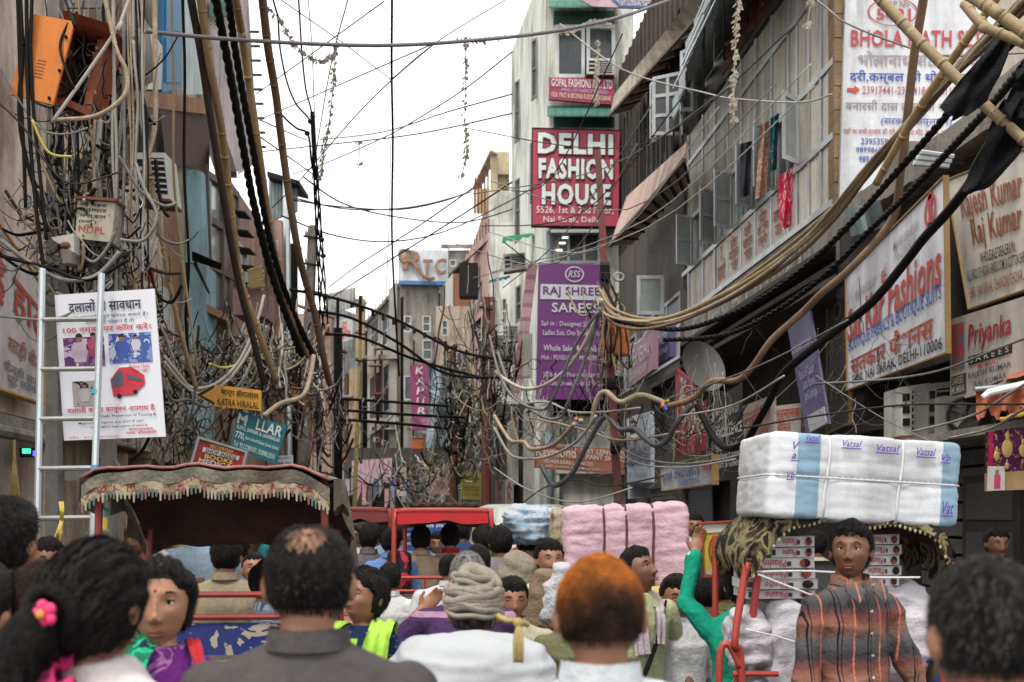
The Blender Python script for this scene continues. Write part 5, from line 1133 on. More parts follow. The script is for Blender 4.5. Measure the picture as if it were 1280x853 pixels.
for (a, b) in (((75, 628), (76, 650)), ((78, 628), (77, 652)), ((77, 650), (64, 682)), ((76, 650), (74, 684)), ((78, 650), (70, 676))): mb = MB().tube([P(*a, 6.55), P((a[0]+b[0])/2+1, (a[1]+b[1])/2, 6.5), P(*b, 6.55)], .009, 5, 4).build('rope_strand', M('rope_yellow', (.5, .36, .08), .8, .2, 9, .1), t_)
PW = (.66, .67, .72); Qp = quad(onF(6.95), (68, 369), (193, 361), (207, 546), (80, 551))
def pic(c1, c2, c3, sc): return blotch(sc, [(0, c1), (.45, c2), (.58, c3)])
def poster(t, Q, n):
    def pm(name, u0, v0, u1, v1, pat): MB().sub(Q, u0, v0, u1, v1, .001, .006).build('printed_picture', M(name, (0, 0, 0), .6, .05, 5, 0, pat=pat), t)
    pm('print_a', .06, .30, .46, .50, pic((.25, .10, .22), (.10, .04, .12), (.5, .38, .52), 11)); pm('print_b', .51, .29, .93, .49, pic((.20, .25, .5), (.06, .10, .28), (.45, .5, .62), 12)); pm('print_c', .12, .60, .36, .77, pic((.06, .06, .07), (.3, .28, .27), (.02, .02, .02), 9))
    def fig(u, v, s_, shirt, name='printed_figure'):
        for nm_, pts_, c_, d_ in ((name, [(-.03, .06), (-.05, .0), (-.03, -.03), (.03, -.03), (.05, 0), (.03, .06)], shirt, .009), ('printed_face', [(.018*math.cos(a), -.046+.018*math.sin(a)) for a in np.linspace(0, 5.7, 10)], (.22, .10, .07), .0095), ('printed_hair', [(.02*math.cos(a), -.052+.018*math.sin(a)) for a in np.linspace(3.1, 6.3, 8)], (.03, .02, .02), .010)):
            MB().add([at(Q, u+a*s_, v+b*s_*.85)+n*d_ for a, b in pts_], [tuple(range(len(pts_)))]).build(nm_, ink(c_), t)
    fig(.22, .38, 1.8, (.42, .33, .42)); fig(.36, .36, 1.5, (.3, .05, .10)); fig(.64, .38, 1.5, (.04, .07, .30)); fig(.78, .36, 1.0, (.45, .42, .5)); fig(.24, .68, 1.2, (.35, .34, .33))
    # printed red bus
    q_ = [(.50, .60), (.60, .52), (.72, .52), (.84, .58), (.84, .64), (.72, .71), (.52, .715)]
    MB().add([at(Q, a, b)+n*.008 for a, b in q_], [tuple(range(7))]).build('printed_bus', ink((.5, .03, .05)), t)
    for q_ in ([(.515, .60), (.60, .54), (.63, .55), (.63, .64), (.515, .655)], [(.67, .565), (.82, .605), (.82, .625), (.67, .60)]): MB().add([at(Q, a, b)+n*.010 for a, b in q_], [tuple(range(len(q_)))]).build('printed_glass', ink((.08, .08, .12)), t)
    for (u, v) in ((.74, .69), (.58, .715)): MB().add([at(Q, u+.022*math.cos(i), v+.016*math.sin(i))+n*.011 for i in np.linspace(0, 6, 12)], [tuple(range(12))]).build('printed_wheel', ink(BLK), t)
RP = (.5, .03, .06)
po = sign('police_poster', 'white Hindi public notice poster with photos and a red bus behind the ladder', Qp, PW, [
    ('दलालों से सावधान', .14, .045, .86, .135, (.03, .03, .06), .03), ('दलाल आपको बहुत कंगाल सकते हैं।', .09, .15, .92, .185, (.04, .04, .08), .01), ('दलालों से परेशान है तो', .3, .19, .78, .22, (.04, .04, .08), .01), ('100 नम्बर पर कॉल करें।', .07, .225, .94, .28, RP, .03),
    ('Police Help\nDial 100', .70, .505, .90, .56, RP, .01), ('दलाली करना कानूनन अपराध है', .06, .775, .92, .825, RP, .03), ('Under the Act of Delhi Prevention of Touting &', .06, .835, .93, .86, (.03, .03, .06), .01), ('Malpractices Against Act 2010 के तहत', .16, .875, .80, .90, (.03, .03, .06), .01), ('आपके खिलाफ सख्त जुर्माना हो सकता है।', .28, .91, .84, .93, (.03, .03, .06), .01),
    ('थानाध्यक्ष\nथाना कोतवाली', .62, .935, .92, .975, RP, .02), ('फोन : 011-23875522', .06, .975, .55, .99, RP, .01)], .012, extra=poster, cat='poster', var=.04, streak=.06)
q = quad(onF(7.1), (97, 249), (144, 252), (139, 303), (94, 298)); t_ = thing('meter_box', 'cream NDPL meter box with Hindi stencil on the wire covered pole', 'meter box', q[3])
MB().sub(q, 0, 0, 1, 1, -.15, 0).build('housing', M('box_cream', (.47, .42, .33), .6, .15, 5, .08, .5), t_); MB().sub(q, -.03, -.05, 1.05, .02, -.16, .03).build('rain_hood', RUST, t_)
for s_, v0, v1, c in (('नई सड़क', .07, .18, BLK), ('व्यापार', .22, .33, BLK), ('मण्डल', .37, .47, BLK), ('(रजि.)', .5, .6, BLK), ('NDPL', .66, .82, RED)): text(t_, s_, q, .08, v0, .8 if s_ != '(रजि.)' else .55, v1, c, .004, .02)
t_ = thing('loudspeaker', 'small grey horn loudspeaker fixed below the meter box', 'loudspeaker', P(78, 310, 7.2)); c = P(80, 305, 7.1)
MB().prism([P(64, 297, 7.0), P(92, 292, 7.0), P(93, 316, 7.0), P(66, 300, 7.0)], (0, .1, 0)).build('horn', M('horn_grey', (.42, .40, .36), .6, .15, 5, .05, .4), t_); MB().ell(P(82, 307, 7.0), (.035, .03, .025)).build('driver', RUST, t_); MB().rings([(c.x, c.y+.1, c.z-.12, .05, .05), (c.x, c.y+.1, c.z-.02, .07, .05)], 12).build('body', M('horn_grey', (0, 0, 0)), t_)
# the big open orange box
OR2 = M('box_orange2', (.62, .19, .03), .55, .15, 4, .06, .25); ORD = M('box_orange_dull', (.36, .09, .035), .6, .25, 5, .1, .4)
t_ = thing('junction_box', 'large orange junction box hanging open high on the left pole', 'junction box', P(80, 145, 7.1), 'orange junction boxes')
Qb = quad(onF(7.25), (80, 20), (137, 38), (112, 146), (62, 122))
MB().sub(Qb, 0, 0, 1, 1, -.28, -.24).build('back_panel', BLACK, t_)
for (a, b, c_, d) in ((0, 0, 1, .10), (0, .92, 1, 1), (0, .1, .08, .92), (.80, .1, 1, .92)): MB().sub(Qb, a, b, c_, d, -.28, 0).build('housing_side', ORD, t_)
for k in range(5): MB().sub(Qb, .2, .15+k*.14, .7, .22+k*.14, -.24, -.16).build('fuse_block', DARKM, t_)
MB().prism([P(78, 12, 7.0), P(138, 30, 7.0), P(137, 42, 7.1), P(80, 24, 7.1)], (0, .35, 0)).build('rain_hood', ORD, t_)
dq = quad(onF(6.95), (38, 17), (93, 27), (66, 131), (12, 118)); dd_ = MB().sub(dq, 0, 0, 1, 1, -.02, 0).build('door', OR2, t_)
for (u, v) in ((.92, .2), (.97, .6), (.9, .94)): MB().ell(at(dq, u, v)+nrm(dq)*.01, (.012, .012, .012), 8, 6).build('bolt', DARKM, t_)
for k in range(6): MB().sub(dq, .42, .52+k*.04, .62, .53+k*.04, 0, .003).build('louvre', ORD, t_)
orangebox(360, 480, 383, 504, 16, 'orange junction box among the wires left of the street centre', d=.2, skew=-4)
orangebox(425, 566, 432, 579, 40, 'tiny far orange junction box on the left above the mauve awning', d=.3)
orangebox(515, 548, 530, 562, 30, 'brown orange junction box below the magenta Kapur banner', d=.3)
orangebox(567, 563, 580, 577, 26, 'far orange junction box on the dark pole above the yellow notice', d=.3)
for (x, y, Y, lab) in ((352, 458, 15.5, 'upper street lamp head with a curved hood among the left wires'), (352, 488, 15.7, 'lower street lamp head tilted among the left wires')):
    t_ = thing('street_lamp', lab, 'lamp', P(x, y, Y)); R_ = Matrix.Rotation(math.radians(35), 3, 'Y')
    MB().ell(P(x+3, y, Y), (.20, .12, .06), 14, 8, R_).build('lamp_head', GALV, t_); MB().ell(P(x+4, y+3, Y-.02), (.15, .09, .03), 12, 6, R_).build('lens', M('lens', (.35, .34, .32), .3, .1, 5, 0), t_)
    MB().tube([P(x-8, y+20, Y), P(x-8, y+5, Y), P(x-2, y+2, Y)], .025, 6, 4).build('arm', GALV, t_)
for (xt, yt, xb, Y, r_, m_, lab) in ((391, 283, 372, 17.5, .10, CONC, 'concrete electricity pole on the left with crossarm and insulators'), (566, 440, 568, 26, .11, RUST, 'dark rusty pole loaded with wires at street centre'), (608, 372, 607, 22, .10, REDM, 'maroon iron pole with looped cables left of the purple board'), (395, 395, 402, 22, .05, DARKM, 'thin black post on the left among wires'), (452, 370, 440, 26, .05, M('bamboo_y', (.4, .33, .12), .7, .2, 5, .1), 'thin yellowish pole leaning on the left')):
    t_ = thing('utility_pole', lab, 'pole', Vector((P(xb, 0, Y).x, Y, 0)))
    MB().tube([Vector((P(xb, 0, Y).x, Y, 0)), P(xt, yt, Y)], [r_*1.2, r_*.8], 8).build('shaft', m_, t_)
    for k in range(3):
        yy = yt+12+k*34; MB().prism([P(xt-12*17.5/Y, yy-1, Y-.1), P(xt+10*17.5/Y, yy+2, Y-.1), P(xt+10*17.5/Y, yy+4, Y-.1), P(xt-12*17.5/Y, yy+1, Y-.1)], (0, .05, 0)).build('crossarm', DARKM, t_)
        for s_ in (-8, 8): MB().ell(P(xt+s_*17.5/Y, yy-3, Y-.1), (.03, .03, .05), 8, 6).build('insulator', ins, t_)

# clutter on the far fronts
rr = random.Random(21); ACM = M('ac_far', (.34, .34, .32), .6, .2, 4, .05, .5)
for k in range(22):
    x, Y = [(rr.uniform(456, 494), 55), (rr.uniform(502, 540), 69), (rr.uniform(550, 588), 59), (rr.uniform(414, 436), 47), (rr.uniform(612, 634), 42.5)][k % 5]; y = rr.uniform(430, 560)
    q = rect(onF(Y-.4), x, y, x+rr.uniform(6, 9)*50/Y*.8, y+5.5); t = thing('air_conditioner', 'small far air conditioner on the %s, about %s up' % (['cream building', 'building under the RTC sign', 'brick gabled building', 'pale tan pillared building', 'white and pink house'][k % 5], ['low down', 'a little', 'a third', 'halfway', 'high'][k//5]), 'air conditioner', q[3], 'small air conditioners far down the street')
    MB().sub(q, 0, 0, 1, 1, -.4, 0).build('case', ACM, t); MB().sub(q, .4, .15, .92, .85, 0, .02).build('grille', DARKM, t)
for k in range(16):
    x, Y, t = [(rr.uniform(456, 498), 55.5, t9), (rr.uniform(502, 545), 69.6, t8), (rr.uniform(548, 590), 59.4, t6), (rr.uniform(414, 450), 47.6, ta)][k % 4]
    MB().tube([P(x, rr.uniform(420, 470), Y), P(x+rr.uniform(-1, 1), rr.uniform(540, 620), Y)], .07, 5).build('drain_pipe', [RUST, TRIM, DARKM][k % 3], t)
    y = rr.uniform(430, 560); MB().sub(rect(onF(Y), x-7, y, x+9, y+2.2), 0, 0, 1, 1, 0, .6).build('sunshade', [CONC, TRIM, RUST][k % 3], t)
# ================================================================== CABLES
TAN = M('cable_tan', (.33, .25, .14), .7, .5, 9, .1, .3); TAN2 = M('cable_beige', (.42, .33, .22), .65, .5, 9, .1, .35); BRN = M('cable_brown', (.20, .125, .075), .7, .25, 9, .1, .3)
BLKC = M('cable_black', (.008, .0075, .0075), .6, .3, 9, .1, spec=.3); GRYC = M('cable_grey', (.20, .20, .19), .6, .5, 9, .1, .3); LGT = M('cable_pale', (.38, .36, .32), .6, .2, 9, .1, .3); BAM = M('bamboo', (.38, .25, .12), .6, .25, 7, .1, .35); UMB = M('cable_umber', (.05, .035, .027), .7, .3, 9, .1)
LG = 'cables hanging down on the left'; RG = 'cables sweeping across the right'
def cab(lab, pts, Y0, Y1, r, m, g, n=7):
    k = len(pts); return wire([(x, y, Y0+(Y1-Y0)*i/(k-1)) for i, (x, y) in enumerate(pts)], r, m, lab, group=g, n=n)
def bamboo(lab, pts, Y0, Y1, r, m=BAM, g='bamboo poles and thick tubes on the left'):
    W = ext([(x, y, Y0+(Y1-Y0)*i/(len(pts)-1)) for i, (x, y) in enumerate(pts)]); k = len(W)
    t = thing('bamboo_pole', lab, 'pole', W[-1], g)
    MB().tube(W, r, 10, 8).build('cane', m, t, smooth=True)
    for i in range(k-1):
        for f in (.25, .75):
            p = W[i].lerp(W[i+1], f); d = (W[i+1]-W[i]).normalized(); MB().tube([p-d*.012, p+d*.012], r*1.07, 10).build('node_ring', m, t, smooth=True)
def twist(lab, pts, Y0, Y1, R, g, r=None, m=BLKC, turns=14):
    """three-strand twisted cable"""
    W = ext([(x, y, Y0+(Y1-Y0)*i/(len(pts)-1)) for i, (x, y) in enumerate(pts)])
    mb0 = MB(); mb0.tube(W, .001, 3, 10, False); C0 = [sum((mb0.v[i*3+j] for j in range(3)), Vector())/3 for i in range(len(mb0.v)//3)]
    L = [0]
    for a, b in zip(C0, C0[1:]): L.append(L[-1]+(b-a).length)
    t = thing('twisted_cable', lab, 'cable', W[-1], g); n = int(L[-1]/.035); 
    for s in range(3):
        pts_ = []; j = 0
        for i in range(n+1):
            l = L[-1]*i/n
            while j < len(L)-2 and L[j+1] < l: j += 1
            f = (l-L[j])/max(L[j+1]-L[j], 1e-6); p = C0[j].lerp(C0[j+1], f); d = (C0[j+1]-C0[j]).normalized()
            a = d.cross(Vector((0, 1, .1))).normalized(); b = d.cross(a); th = l/ (R*10)*2*math.pi+s*2.094
            pts_.append(p+a*math.cos(th)*R*.55+b*math.sin(th)*R*.55)
        MB().tube(pts_, R*.62, 5).build('strand', m, t, smooth=True)
bamboo('slim tan bamboo cane hanging down by the open orange box', [(164, -10), (172, 60), (180, 130), (185, 200), (200, 290), (215, 370), (232, 440), (245, 485)], 8.2, 10, .022, TAN)
cab('pale tan cable bending past the cream air conditioner', [(193, -10), (194, 100), (193, 160), (182, 205), (178, 240)], 7.8, 7.8, .02, TAN2, LG)
cab('thin tan cable passing the blue door', [(214, -10), (217, 100), (217, 215), (225, 300), (238, 400), (248, 470)], 8.5, 9.5, .011, TAN, LG)
cab('thin black cable over the blue door', [(228, -10), (231, 90), (230, 210), (236, 330), (232, 400), (240, 480)], 8.5, 10, .013, BLKC, LG)
cab('thick dark cable left of the tan cane', [(237, -10), (250, 60), (262, 140), (275, 220), (288, 300), (300, 360), (318, 430), (330, 480)], 9, 11.5, .036, UMB, LG)
bamboo('thick tan bamboo pole beside the dark cable, left', [(250, -10), (262, 80), (275, 150), (283, 210), (292, 290), (302, 355), (325, 420), (345, 475)], 9, 12, .038)
twist('thick black twisted cable, left one of the pair crossing the lilac wall', [(268, -10), (285, 80), (305, 190), (320, 270), (345, 360), (378, 445)], 9, 12.5, .038, LG)
twist('thick black twisted cable, right one of the pair crossing the lilac wall', [(284, -10), (295, 70), (315, 180), (335, 290), (360, 375), (392, 445)], 9.2, 12.8, .034, LG)
bamboo('thick tan bamboo pole against the sky edge of the lilac wall', [(293, -10), (305, 60), (325, 200), (340, 300), (365, 400), (385, 445)], 9.5, 13, .040)
bamboo('brown bent bamboo pole standing free against the white sky', [(327, -10), (335, 60), (345, 120), (355, 200), (370, 300), (380, 345), (393, 390), (405, 450), (412, 480)], 9.5, 13, .040, M('bamboo_brown', (.17, .105, .06), .65, .25, 7, .1, .3))
twist('black twisted cable fragment behind the two poles', [(300, 170), (318, 250), (338, 330), (360, 400), (372, 440)], 13, 14, .03, LG)
cab('grey overhead pipe cable spanning the whole street near the top', [(160, 37), (300, 50), (470, 57), (600, 50), (700, 38), (780, 20), (850, -4)], 8, 11, .017, M('cable_mauve', (.16, .145, .16), .6, .25, 9, .1), 'overhead wires against the sky')
cab('vertical black cable dropping through the sky at the centre', [(490, -10), (489.5, 90), (491, 180), (490, 300), (496, 420), (499, 470)], 10, 14, .013, BLKC, 'overhead wires against the sky')
cab('thin grey wire alongside the central vertical cable', [(488, 180), (487, 260), (483, 360), (480, 430)], 14, 15, .006, GRYC, 'overhead wires against the sky')
SKYG = 'overhead wires against the sky'
skyw = [([(344, -5), (430, 55), (489, 100)], 'falling right to the central cable'), ([(489, 100), (550, 50), (640, -5)], 'rising right from the central cable'), ([(480, 2), (400, 60), (320, 118)], 'rising right over the left poles'), ([(436, -5), (415, 75), (400, 160), (390, 225)], 'steep and dark beside the twig garland'), ([(544, 54), (450, 95), (325, 150)], 'shallow and pale behind the garland'), ([(545, 53), (490, 100), (440, 150), (375, 225), (340, 260)], 'long diagonal down to the bent pole'),
    ([(640, 65), (580, 112), (520, 150), (480, 172), (405, 205), (365, 218)], 'curving up to the white corner house'), ([(640, 118), (560, 140), (480, 165), (400, 175)], 'low straight run left of the red board'), ([(640, 142), (520, 168), (400, 182), (325, 190)], 'lower straight run left of the red board'), ([(325, 150), (370, 170), (386, 176)], 'short piece left of the knotted cables'), ([(326, 172), (380, 210), (400, 225)], 'short sloping piece by the bent pole'),
    ([(365, 250), (420, 258), (500, 262), (560, 250), (595, 235)], 'sagging toward the yellow roof room'), ([(365, 247), (440, 262), (520, 258), (590, 240)], 'slightly higher sag toward the roof room'), ([(352, 270), (420, 295), (490, 302), (560, 288), (640, 250), (700, 215)], 'long dark sag under the first two'), ([(640, 228), (560, 280), (480, 330), (430, 362), (410, 375)], 'dark diagonal past the RTC sign'), ([(590, 236), (520, 285), (450, 330), (410, 360)], 'thin diagonal just above the RTC sign'), ([(380, 222), (430, 255), (500, 272), (580, 278), (640, 262)], 'pale flat sag')]
for i, (p, d) in enumerate(skyw): cab('thin overhead wire, '+d, p, 12+i*.5, 16+i*.8, .008+.0006*i, [GRYC, UMB, BLKC][i % 3], SKYG, 5)
rr = random.Random(3)
for i in range(10):
    y = rr.uniform(90, 260); x1 = rr.uniform(770, 1040); cab('thin wire across the white corner house, %s counted down by left ends' % ['tenth', 'sixth', 'second', 'seventh', 'fourth', 'ninth', 'first', 'eighth', 'third', 'fifth'][i], [(rr.uniform(560, 640), y+rr.uniform(40, 160)), ((600+x1)/2, y+60+rr.uniform(0, 30)), (x1, y-rr.uniform(20, 110))], 14, 10, .007, [GRYC, UMB, LGT][i % 3], 'thin wires on the right fronts', 5)
# knotted black cables and garlands
for k, p in enumerate(([(340, -5), (347, 20), (350, 60), (358, 100), (370, 130), (388, 152), (391, 180)], [(373, -5), (377, 60), (382, 110), (390, 145), (392, 200), (394, 225)], [(385, -5), (390, 60), (393, 140), (396, 200)], [(341, 110), (350, 140), (370, 160), (385, 168), (389, 200), (394, 225)])):
    cab(['black wire joining the knot from the upper left', 'black wire running straight into the knot', 'thin grey wire running past the knot', 'black wire sagging off the bent pole into the knot'][k], p, 11, 12, [.012, .011, .006, .012][k], [BLKC, BLKC, GRYC, BLKC][k], 'knotted wires above the left lattice', 6)
t_ = thing('wire_bundle', 'loose bundle of black wires knotted together against the sky', 'cable', P(408, 400, 13), 'knotted wires above the left lattice')
for k in range(5):
    pts = []
    for i in range(15): f = i/14; pts.append(P(390+f*16+math.sin(f*9+k*1.3)*4*(.4+f), 140+f*280, 12+f*2+.05*math.sin(k+f*20)))
    MB().tube(pts, .011, 5, 3).build('strand', BLKC, t_)
for (x, y) in ((388, 152), (391, 146), (384, 167), (395, 210), (402, 300), (404, 320), (406, 370)): MB().ell(P(x, y, 12), (.035, .03, .03), 8, 6).build('knot', BLKC, t_)
def garland(lab, pts, Y, m, n=40, ln=.05, r=.006, g='dry flower garlands on the wires'):
    W = [P(x, y, Y) for x, y in pts]; t = thing('garland', lab, 'garland', W[0], g); mb0 = MB().tube(W, r, 4, 8); mb0.build('string', m, t)
    C0 = mb0.v[::4]; rr = random.Random(int(pts[0][0])); mb = MB()
    for i in range(n):
        p = rr.choice(C0)+Vector((rr.uniform(-.01, .01), 0, rr.uniform(-.01, .02))); q = p+Vector((rr.uniform(-1, 1)*ln, rr.uniform(-.3, .3)*ln, -rr.uniform(.1, 1.2)*ln)); s = Vector((.2*ln, 0, .02))
        mb.add([p-s*.5, (p+q)/2-s, q, (p+q)/2+s], [(0, 1, 2, 3)])
    mb.build('dry_petals', m, t, 'stuff')
DRY = M('dry_petals', (.30, .27, .21), .9, .3, 9, .1); DRYD = M('dry_dark', (.16, .14, .12), .9, .3, 9, .1)
garland('dry dark garland hanging steeply below the overhead pipe cable, left', [(420, 56), (417, 100), (412, 150), (405, 190), (400, 225)], 9.6, DRYD, 150, .035)
garland('ragged garland draped from the bent pole to the overhead cable', [(335, 10), (352, 28), (365, 52), (385, 70), (402, 76), (418, 66)], 9.7, DRYD, 140, .04)
garland('string of dry twigs hanging alone against the white sky', [(582, 50), (582, 90), (581, 150), (583, 190), (577, 220)], 10.5, DRYD, 90, .045)
garland('small dead sprig hanging from a thin wire in the sky', [(449, 178), (450, 205)], 12, DRYD, 16, .05)
garland('tuft of dead leaves stuck on the overhead cable above the window', [(575, 50), (600, 50), (632, 46)], 10, DRYD, 60, .04)
garland('cream dry garland hanging in front of the top windows', [(748, 50), (747, 80), (746, 110), (745, 130)], 12, DRY, 110, .045)
garland('cream leaf fringe along the cable over the white corner house', [(697, 40), (715, 36), (735, 28), (752, 26), (765, 34)], 10.6, DRY, 90, .055)
garland('cream garland hanging over the tin canopy', [(924, -5), (920, 40), (918, 80), (917, 120), (918, 150)], 9.4, DRY, 130, .05)
garland('short cream garland under the eave left of the tall white board', [(1014, 2), (1009, 30)], 9, DRY, 40, .05)
cab('pale thin cord over the open casements', [(700, 30), (780, 88), (880, 116), (920, 124), (1000, 128), (1040, 118)], 12, 10, .009, LGT, 'thin wires on the right fronts')
cab('thin steel wire crossing the tall white board', [(1018, -2), (1060, 30), (1150, 64), (1200, 70), (1290, 66)], 9, 7.5, .008, GRYC, RG)
# right hand bundles
mainp = [(752, 368), (765, 390), (800, 401), (845, 396), (900, 372), (950, 341), (1000, 303), (1050, 255), (1100, 195), (1150, 138), (1200, 82), (1240, 40), (1290, -10)]
for k, (dy, dx, r_, m_) in enumerate(((0, 0, .024, TAN), (5, 2, .020, TAN2), (-4, -2, .016, TAN), (9, 5, .018, BRN), (3, 8, .014, TAN2))):
    cab(['main tan cable of the long sweeping bundle', 'beige cable lying against the main tan one', 'slim tan cable on top of the bundle', 'brown cable under the bundle', 'slim beige cable weaving through the bundle'][k], [(x+dx*math.sin(i*.9+k), y+dy+2*math.sin(i*1.3+k*2)) for i, (x, y) in enumerate(mainp)], 12.1, 5.6, r_, m_, RG, 8)
bamboo('long tan bamboo pole slanting down across the white board, top right', [(1090, -12), (1140, 42), (1190, 92), (1240, 140), (1292, 186)], 6.0, 5.6, .030, M('bamboo_pale', (.34, .25, .13), .6, .2, 7, .1, .25), 'bamboo poles in the top right corner')
bamboo('upper bamboo pole in the extreme top right corner', [(1200, -14), (1240, 12), (1295, 50)], 5.2, 5.0, .030, M('bamboo_pale', (0, 0, 0)), 'bamboo poles in the top right corner')
bamboo('bamboo pole just under the uppermost one, right corner', [(1205, 5), (1235, 36), (1295, 60)], 5.4, 5.1, .024, M('bamboo_pale', (0, 0, 0)), 'bamboo poles in the top right corner')
bamboo('brown bamboo pole rising to the top right corner in front of the board', [(1095, 230), (1140, 150), (1190, 75), (1255, -15)], 7.0, 5.8, .026, BAM, 'bamboo poles in the top right corner')
twist('upper black twisted cable sweeping over the boards on the right', [(760, 398), (840, 412), (900, 398), (960, 368), (1020, 322), (1070, 272), (1115, 222), (1170, 160), (1232, 86), (1290, 30)], 12, 5.6, .026, RG)
twist('lower black twisted cable sweeping over the boards on the right', [(830, 425), (900, 420), (960, 395), (1030, 345), (1090, 285), (1131, 246), (1185, 190), (1235, 136), (1290, 70)], 12, 5.6, .026, RG)
cab('brown thick cable curling from the top down into the beige zigzag', [(1156, -10), (1143, 68), (1134, 148), (1126, 215), (1115, 275), (1066, 333), (1028, 366), (1004, 390), (965, 425), (940, 460), (920, 476), (890, 477), (865, 499), (835, 508)], 7.5, 11.5, .034, M('cable_tanbrown', (.26, .165, .10), .65, .2, 9, .1, .3), RG, 9)
cab('beige zigzag cable stub with cut coloured ends', [(829, 503), (800, 494), (775, 503), (757, 490), (745, 502), (740, 530)], 11.6, 12.2, .033, TAN2, RG, 8)
t_ = thing('cable_end', 'cut cable end showing red and yellow cores at the zigzag joint', 'cable', P(832, 506, 11.4))
for dx, dy, c in ((-3, 4, (.6, .15, .12)), (4, -5, (.6, .5, .1)), (2, 8, (.05, .1, .4))): MB().tube([P(829, 503, 11.4), P(831+dx, 505+dy, 11.35)], .02, 6).build('core', M('core_%.1f' % c[0]+str(c[2]), c, .5, .1, 5, 0), t_)
t_ = thing('cable_end', 'cut cable end with red and yellow cores left of the iron pole', 'cable', P(722, 526, 12))
for dx, dy, c in ((-4, -3, (.6, .15, .12)), (4, -1, (.6, .5, .1)), (2, 3, (.05, .1, .4))): MB().tube([P(723, 526, 12), P(724+dx, 526+dy, 11.95)], .02, 6).build('core', M('core_%.1f' % c[0]+str(c[2]), c, .5, .1, 5, 0), t_)
cab('thick black cable sagging from the right corner down behind the white blue bale', [(1292, 95), (1226, 200), (1212, 230), (1185, 265), (1155, 298), (1132, 328), (1090, 378), (1048, 411), (998, 450), (974, 474), (962, 501), (944, 533), (932, 552), (912, 561), (897, 553), (885, 535), (872, 508)], 5.8, 11.2, .034, BLKC, RG, 9)
cab('thick dark cable looping from the zigzag joint past the iron pole', [(866, 505), (845, 530), (835, 549), (820, 557), (805, 547), (792, 536), (775, 537), (762, 524), (753, 524), (740, 545), (727, 570), (715, 592), (697, 607), (687, 602), (677, 582)], 11.2, 13, .032, M('cable_slate', (.07, .075, .08), .55, .25, 9, .1, spec=.5), RG, 9)
MBOX = M('cable_white', (.5, .45, .36), .6, .2, 9, .1, .3)
loops = [([(620, 465), (632, 475), (655, 486), (680, 482), (705, 465), (725, 440), (745, 400), (752, 375)], .03, MBOX), ([(622, 440), (638, 485), (655, 505), (680, 522), (700, 522), (712, 500), (738, 430), (750, 385)], .026, GRYC), ([(618, 520), (630, 540), (640, 552), (655, 553), (665, 562), (690, 557), (705, 545), (718, 530)], .032, TAN2), ([(618, 535), (635, 565), (650, 573), (675, 573), (700, 565), (725, 548), (745, 520)], .022, LGT), ([(612, 420), (625, 470), (645, 500), (675, 512), (690, 500), (720, 430), (748, 390)], .022, GRYC),
    ([(655, 505), (685, 503), (715, 515), (757, 515), (800, 510)], .018, LGT), ([(660, 522), (700, 530), (740, 540), (760, 548), (790, 550), (850, 540)], .016, TAN2), ([(752, 540), (775, 560), (805, 574), (850, 580), (900, 575), (950, 562)], .018, GRYC), ([(752, 545), (780, 570), (810, 582), (860, 584), (920, 574)], .013, LGT), ([(640, 640), (680, 610), (720, 600), (760, 608), (830, 595)], .012, UMB), ([(618, 585), (660, 612), (720, 628), (790, 610)], .012, LGT), ([(880, 540), (940, 520), (1000, 470), (1060, 400), (1140, 330)], .008, GRYC)]
for i, (p, r_, m_) in enumerate(loops): cab(['pale cable loop nearest the purple board edge', 'grey loop hanging lowest across the purple board', 'beige wavy loop left of the Raymond board', 'pale flat loop above the Raymond board', 'second grey loop over the purple board', 'long pale cable crossing the iron pole above the Raymond board', 'beige cable crossing the iron pole lower down', 'grey sagging cable over the Sanskriti board', 'thin pale cable right under the grey sagging one', 'dark wire low over the shop front', 'pale wire lowest over the shop front', 'thin straight wire slanting up behind the brown cable'][i], p, 14, 11.6, r_*.8, m_, 'cable loops round the iron pole', 7)
for i, (a, b, sag, lab) in enumerate((((1020, 480), (1290, 420), 6, 'cable passing over the orange awning'), ((930, 535), (1290, 505), -4, 'cable just above the white blue bale'), ((1140, 540), (1290, 475), 4, 'cable slanting right above the bale corner'), ((1186, 548), (1290, 505), 3, 'lower cable behind the bale corner'), ((1020, 470), (1180, 560), 2, 'thin wire falling right over the air conditioners'), ((830, 500), (1060, 400), 3, 'thin wire rising to the ochre framed board'), ((850, 520), (980, 470), 4, 'torn thread hung wire by the black board'))):
    cab('grey '+lab, [a, ((a[0]+b[0])/2, (a[1]+b[1])/2+sag*3), b], 9, 7, [.010, .009, .011, .011, .005, .007, .008][i], [GRYC, UMB, LGT, LGT, GRYC, GRYC, LGT][i], RG, 5)
# beam like black cable lattice of the far centre
for i, p in enumerate(([(362, 362), (430, 376), (500, 402), (570, 438), (640, 452)], [(385, 388), (440, 398), (500, 430), (560, 468), (640, 472)], [(400, 418), (450, 422), (520, 450), (600, 472)], [(410, 498), (480, 502), (560, 508)], [(415, 512), (500, 518), (580, 522)], [(420, 524), (500, 530), (560, 536)])):
    cab('black cable of the dark lattice, '+['uppermost line', 'second line from the top', 'third line from the top', 'upper flat line below', 'middle flat line below', 'lowest flat line'][i], p, 17, 19, .026, BLKC, 'black cable lattice across the far centre')
t_ = thing('cable_ties', 'upright black struts joining the cable lattice', 'cable frame', P(470, 520, 18))
for (x, y0, y1) in ((422, 372, 430), (450, 370, 420), (472, 498, 530), (398, 395, 425), (450, 500, 528), (427, 500, 528)): MB().tube([P(x, y0, 17.9), P(x, y1, 17.9)], .03, 5).build('strut', BLKC, t_)
for k in range(16): x = 440+k*13; MB().box(P(x, 381+(x-440)*.42 if x < 600 else 448, 17.8), (.05, .05, .09)).build('clip', BLKC, t_)
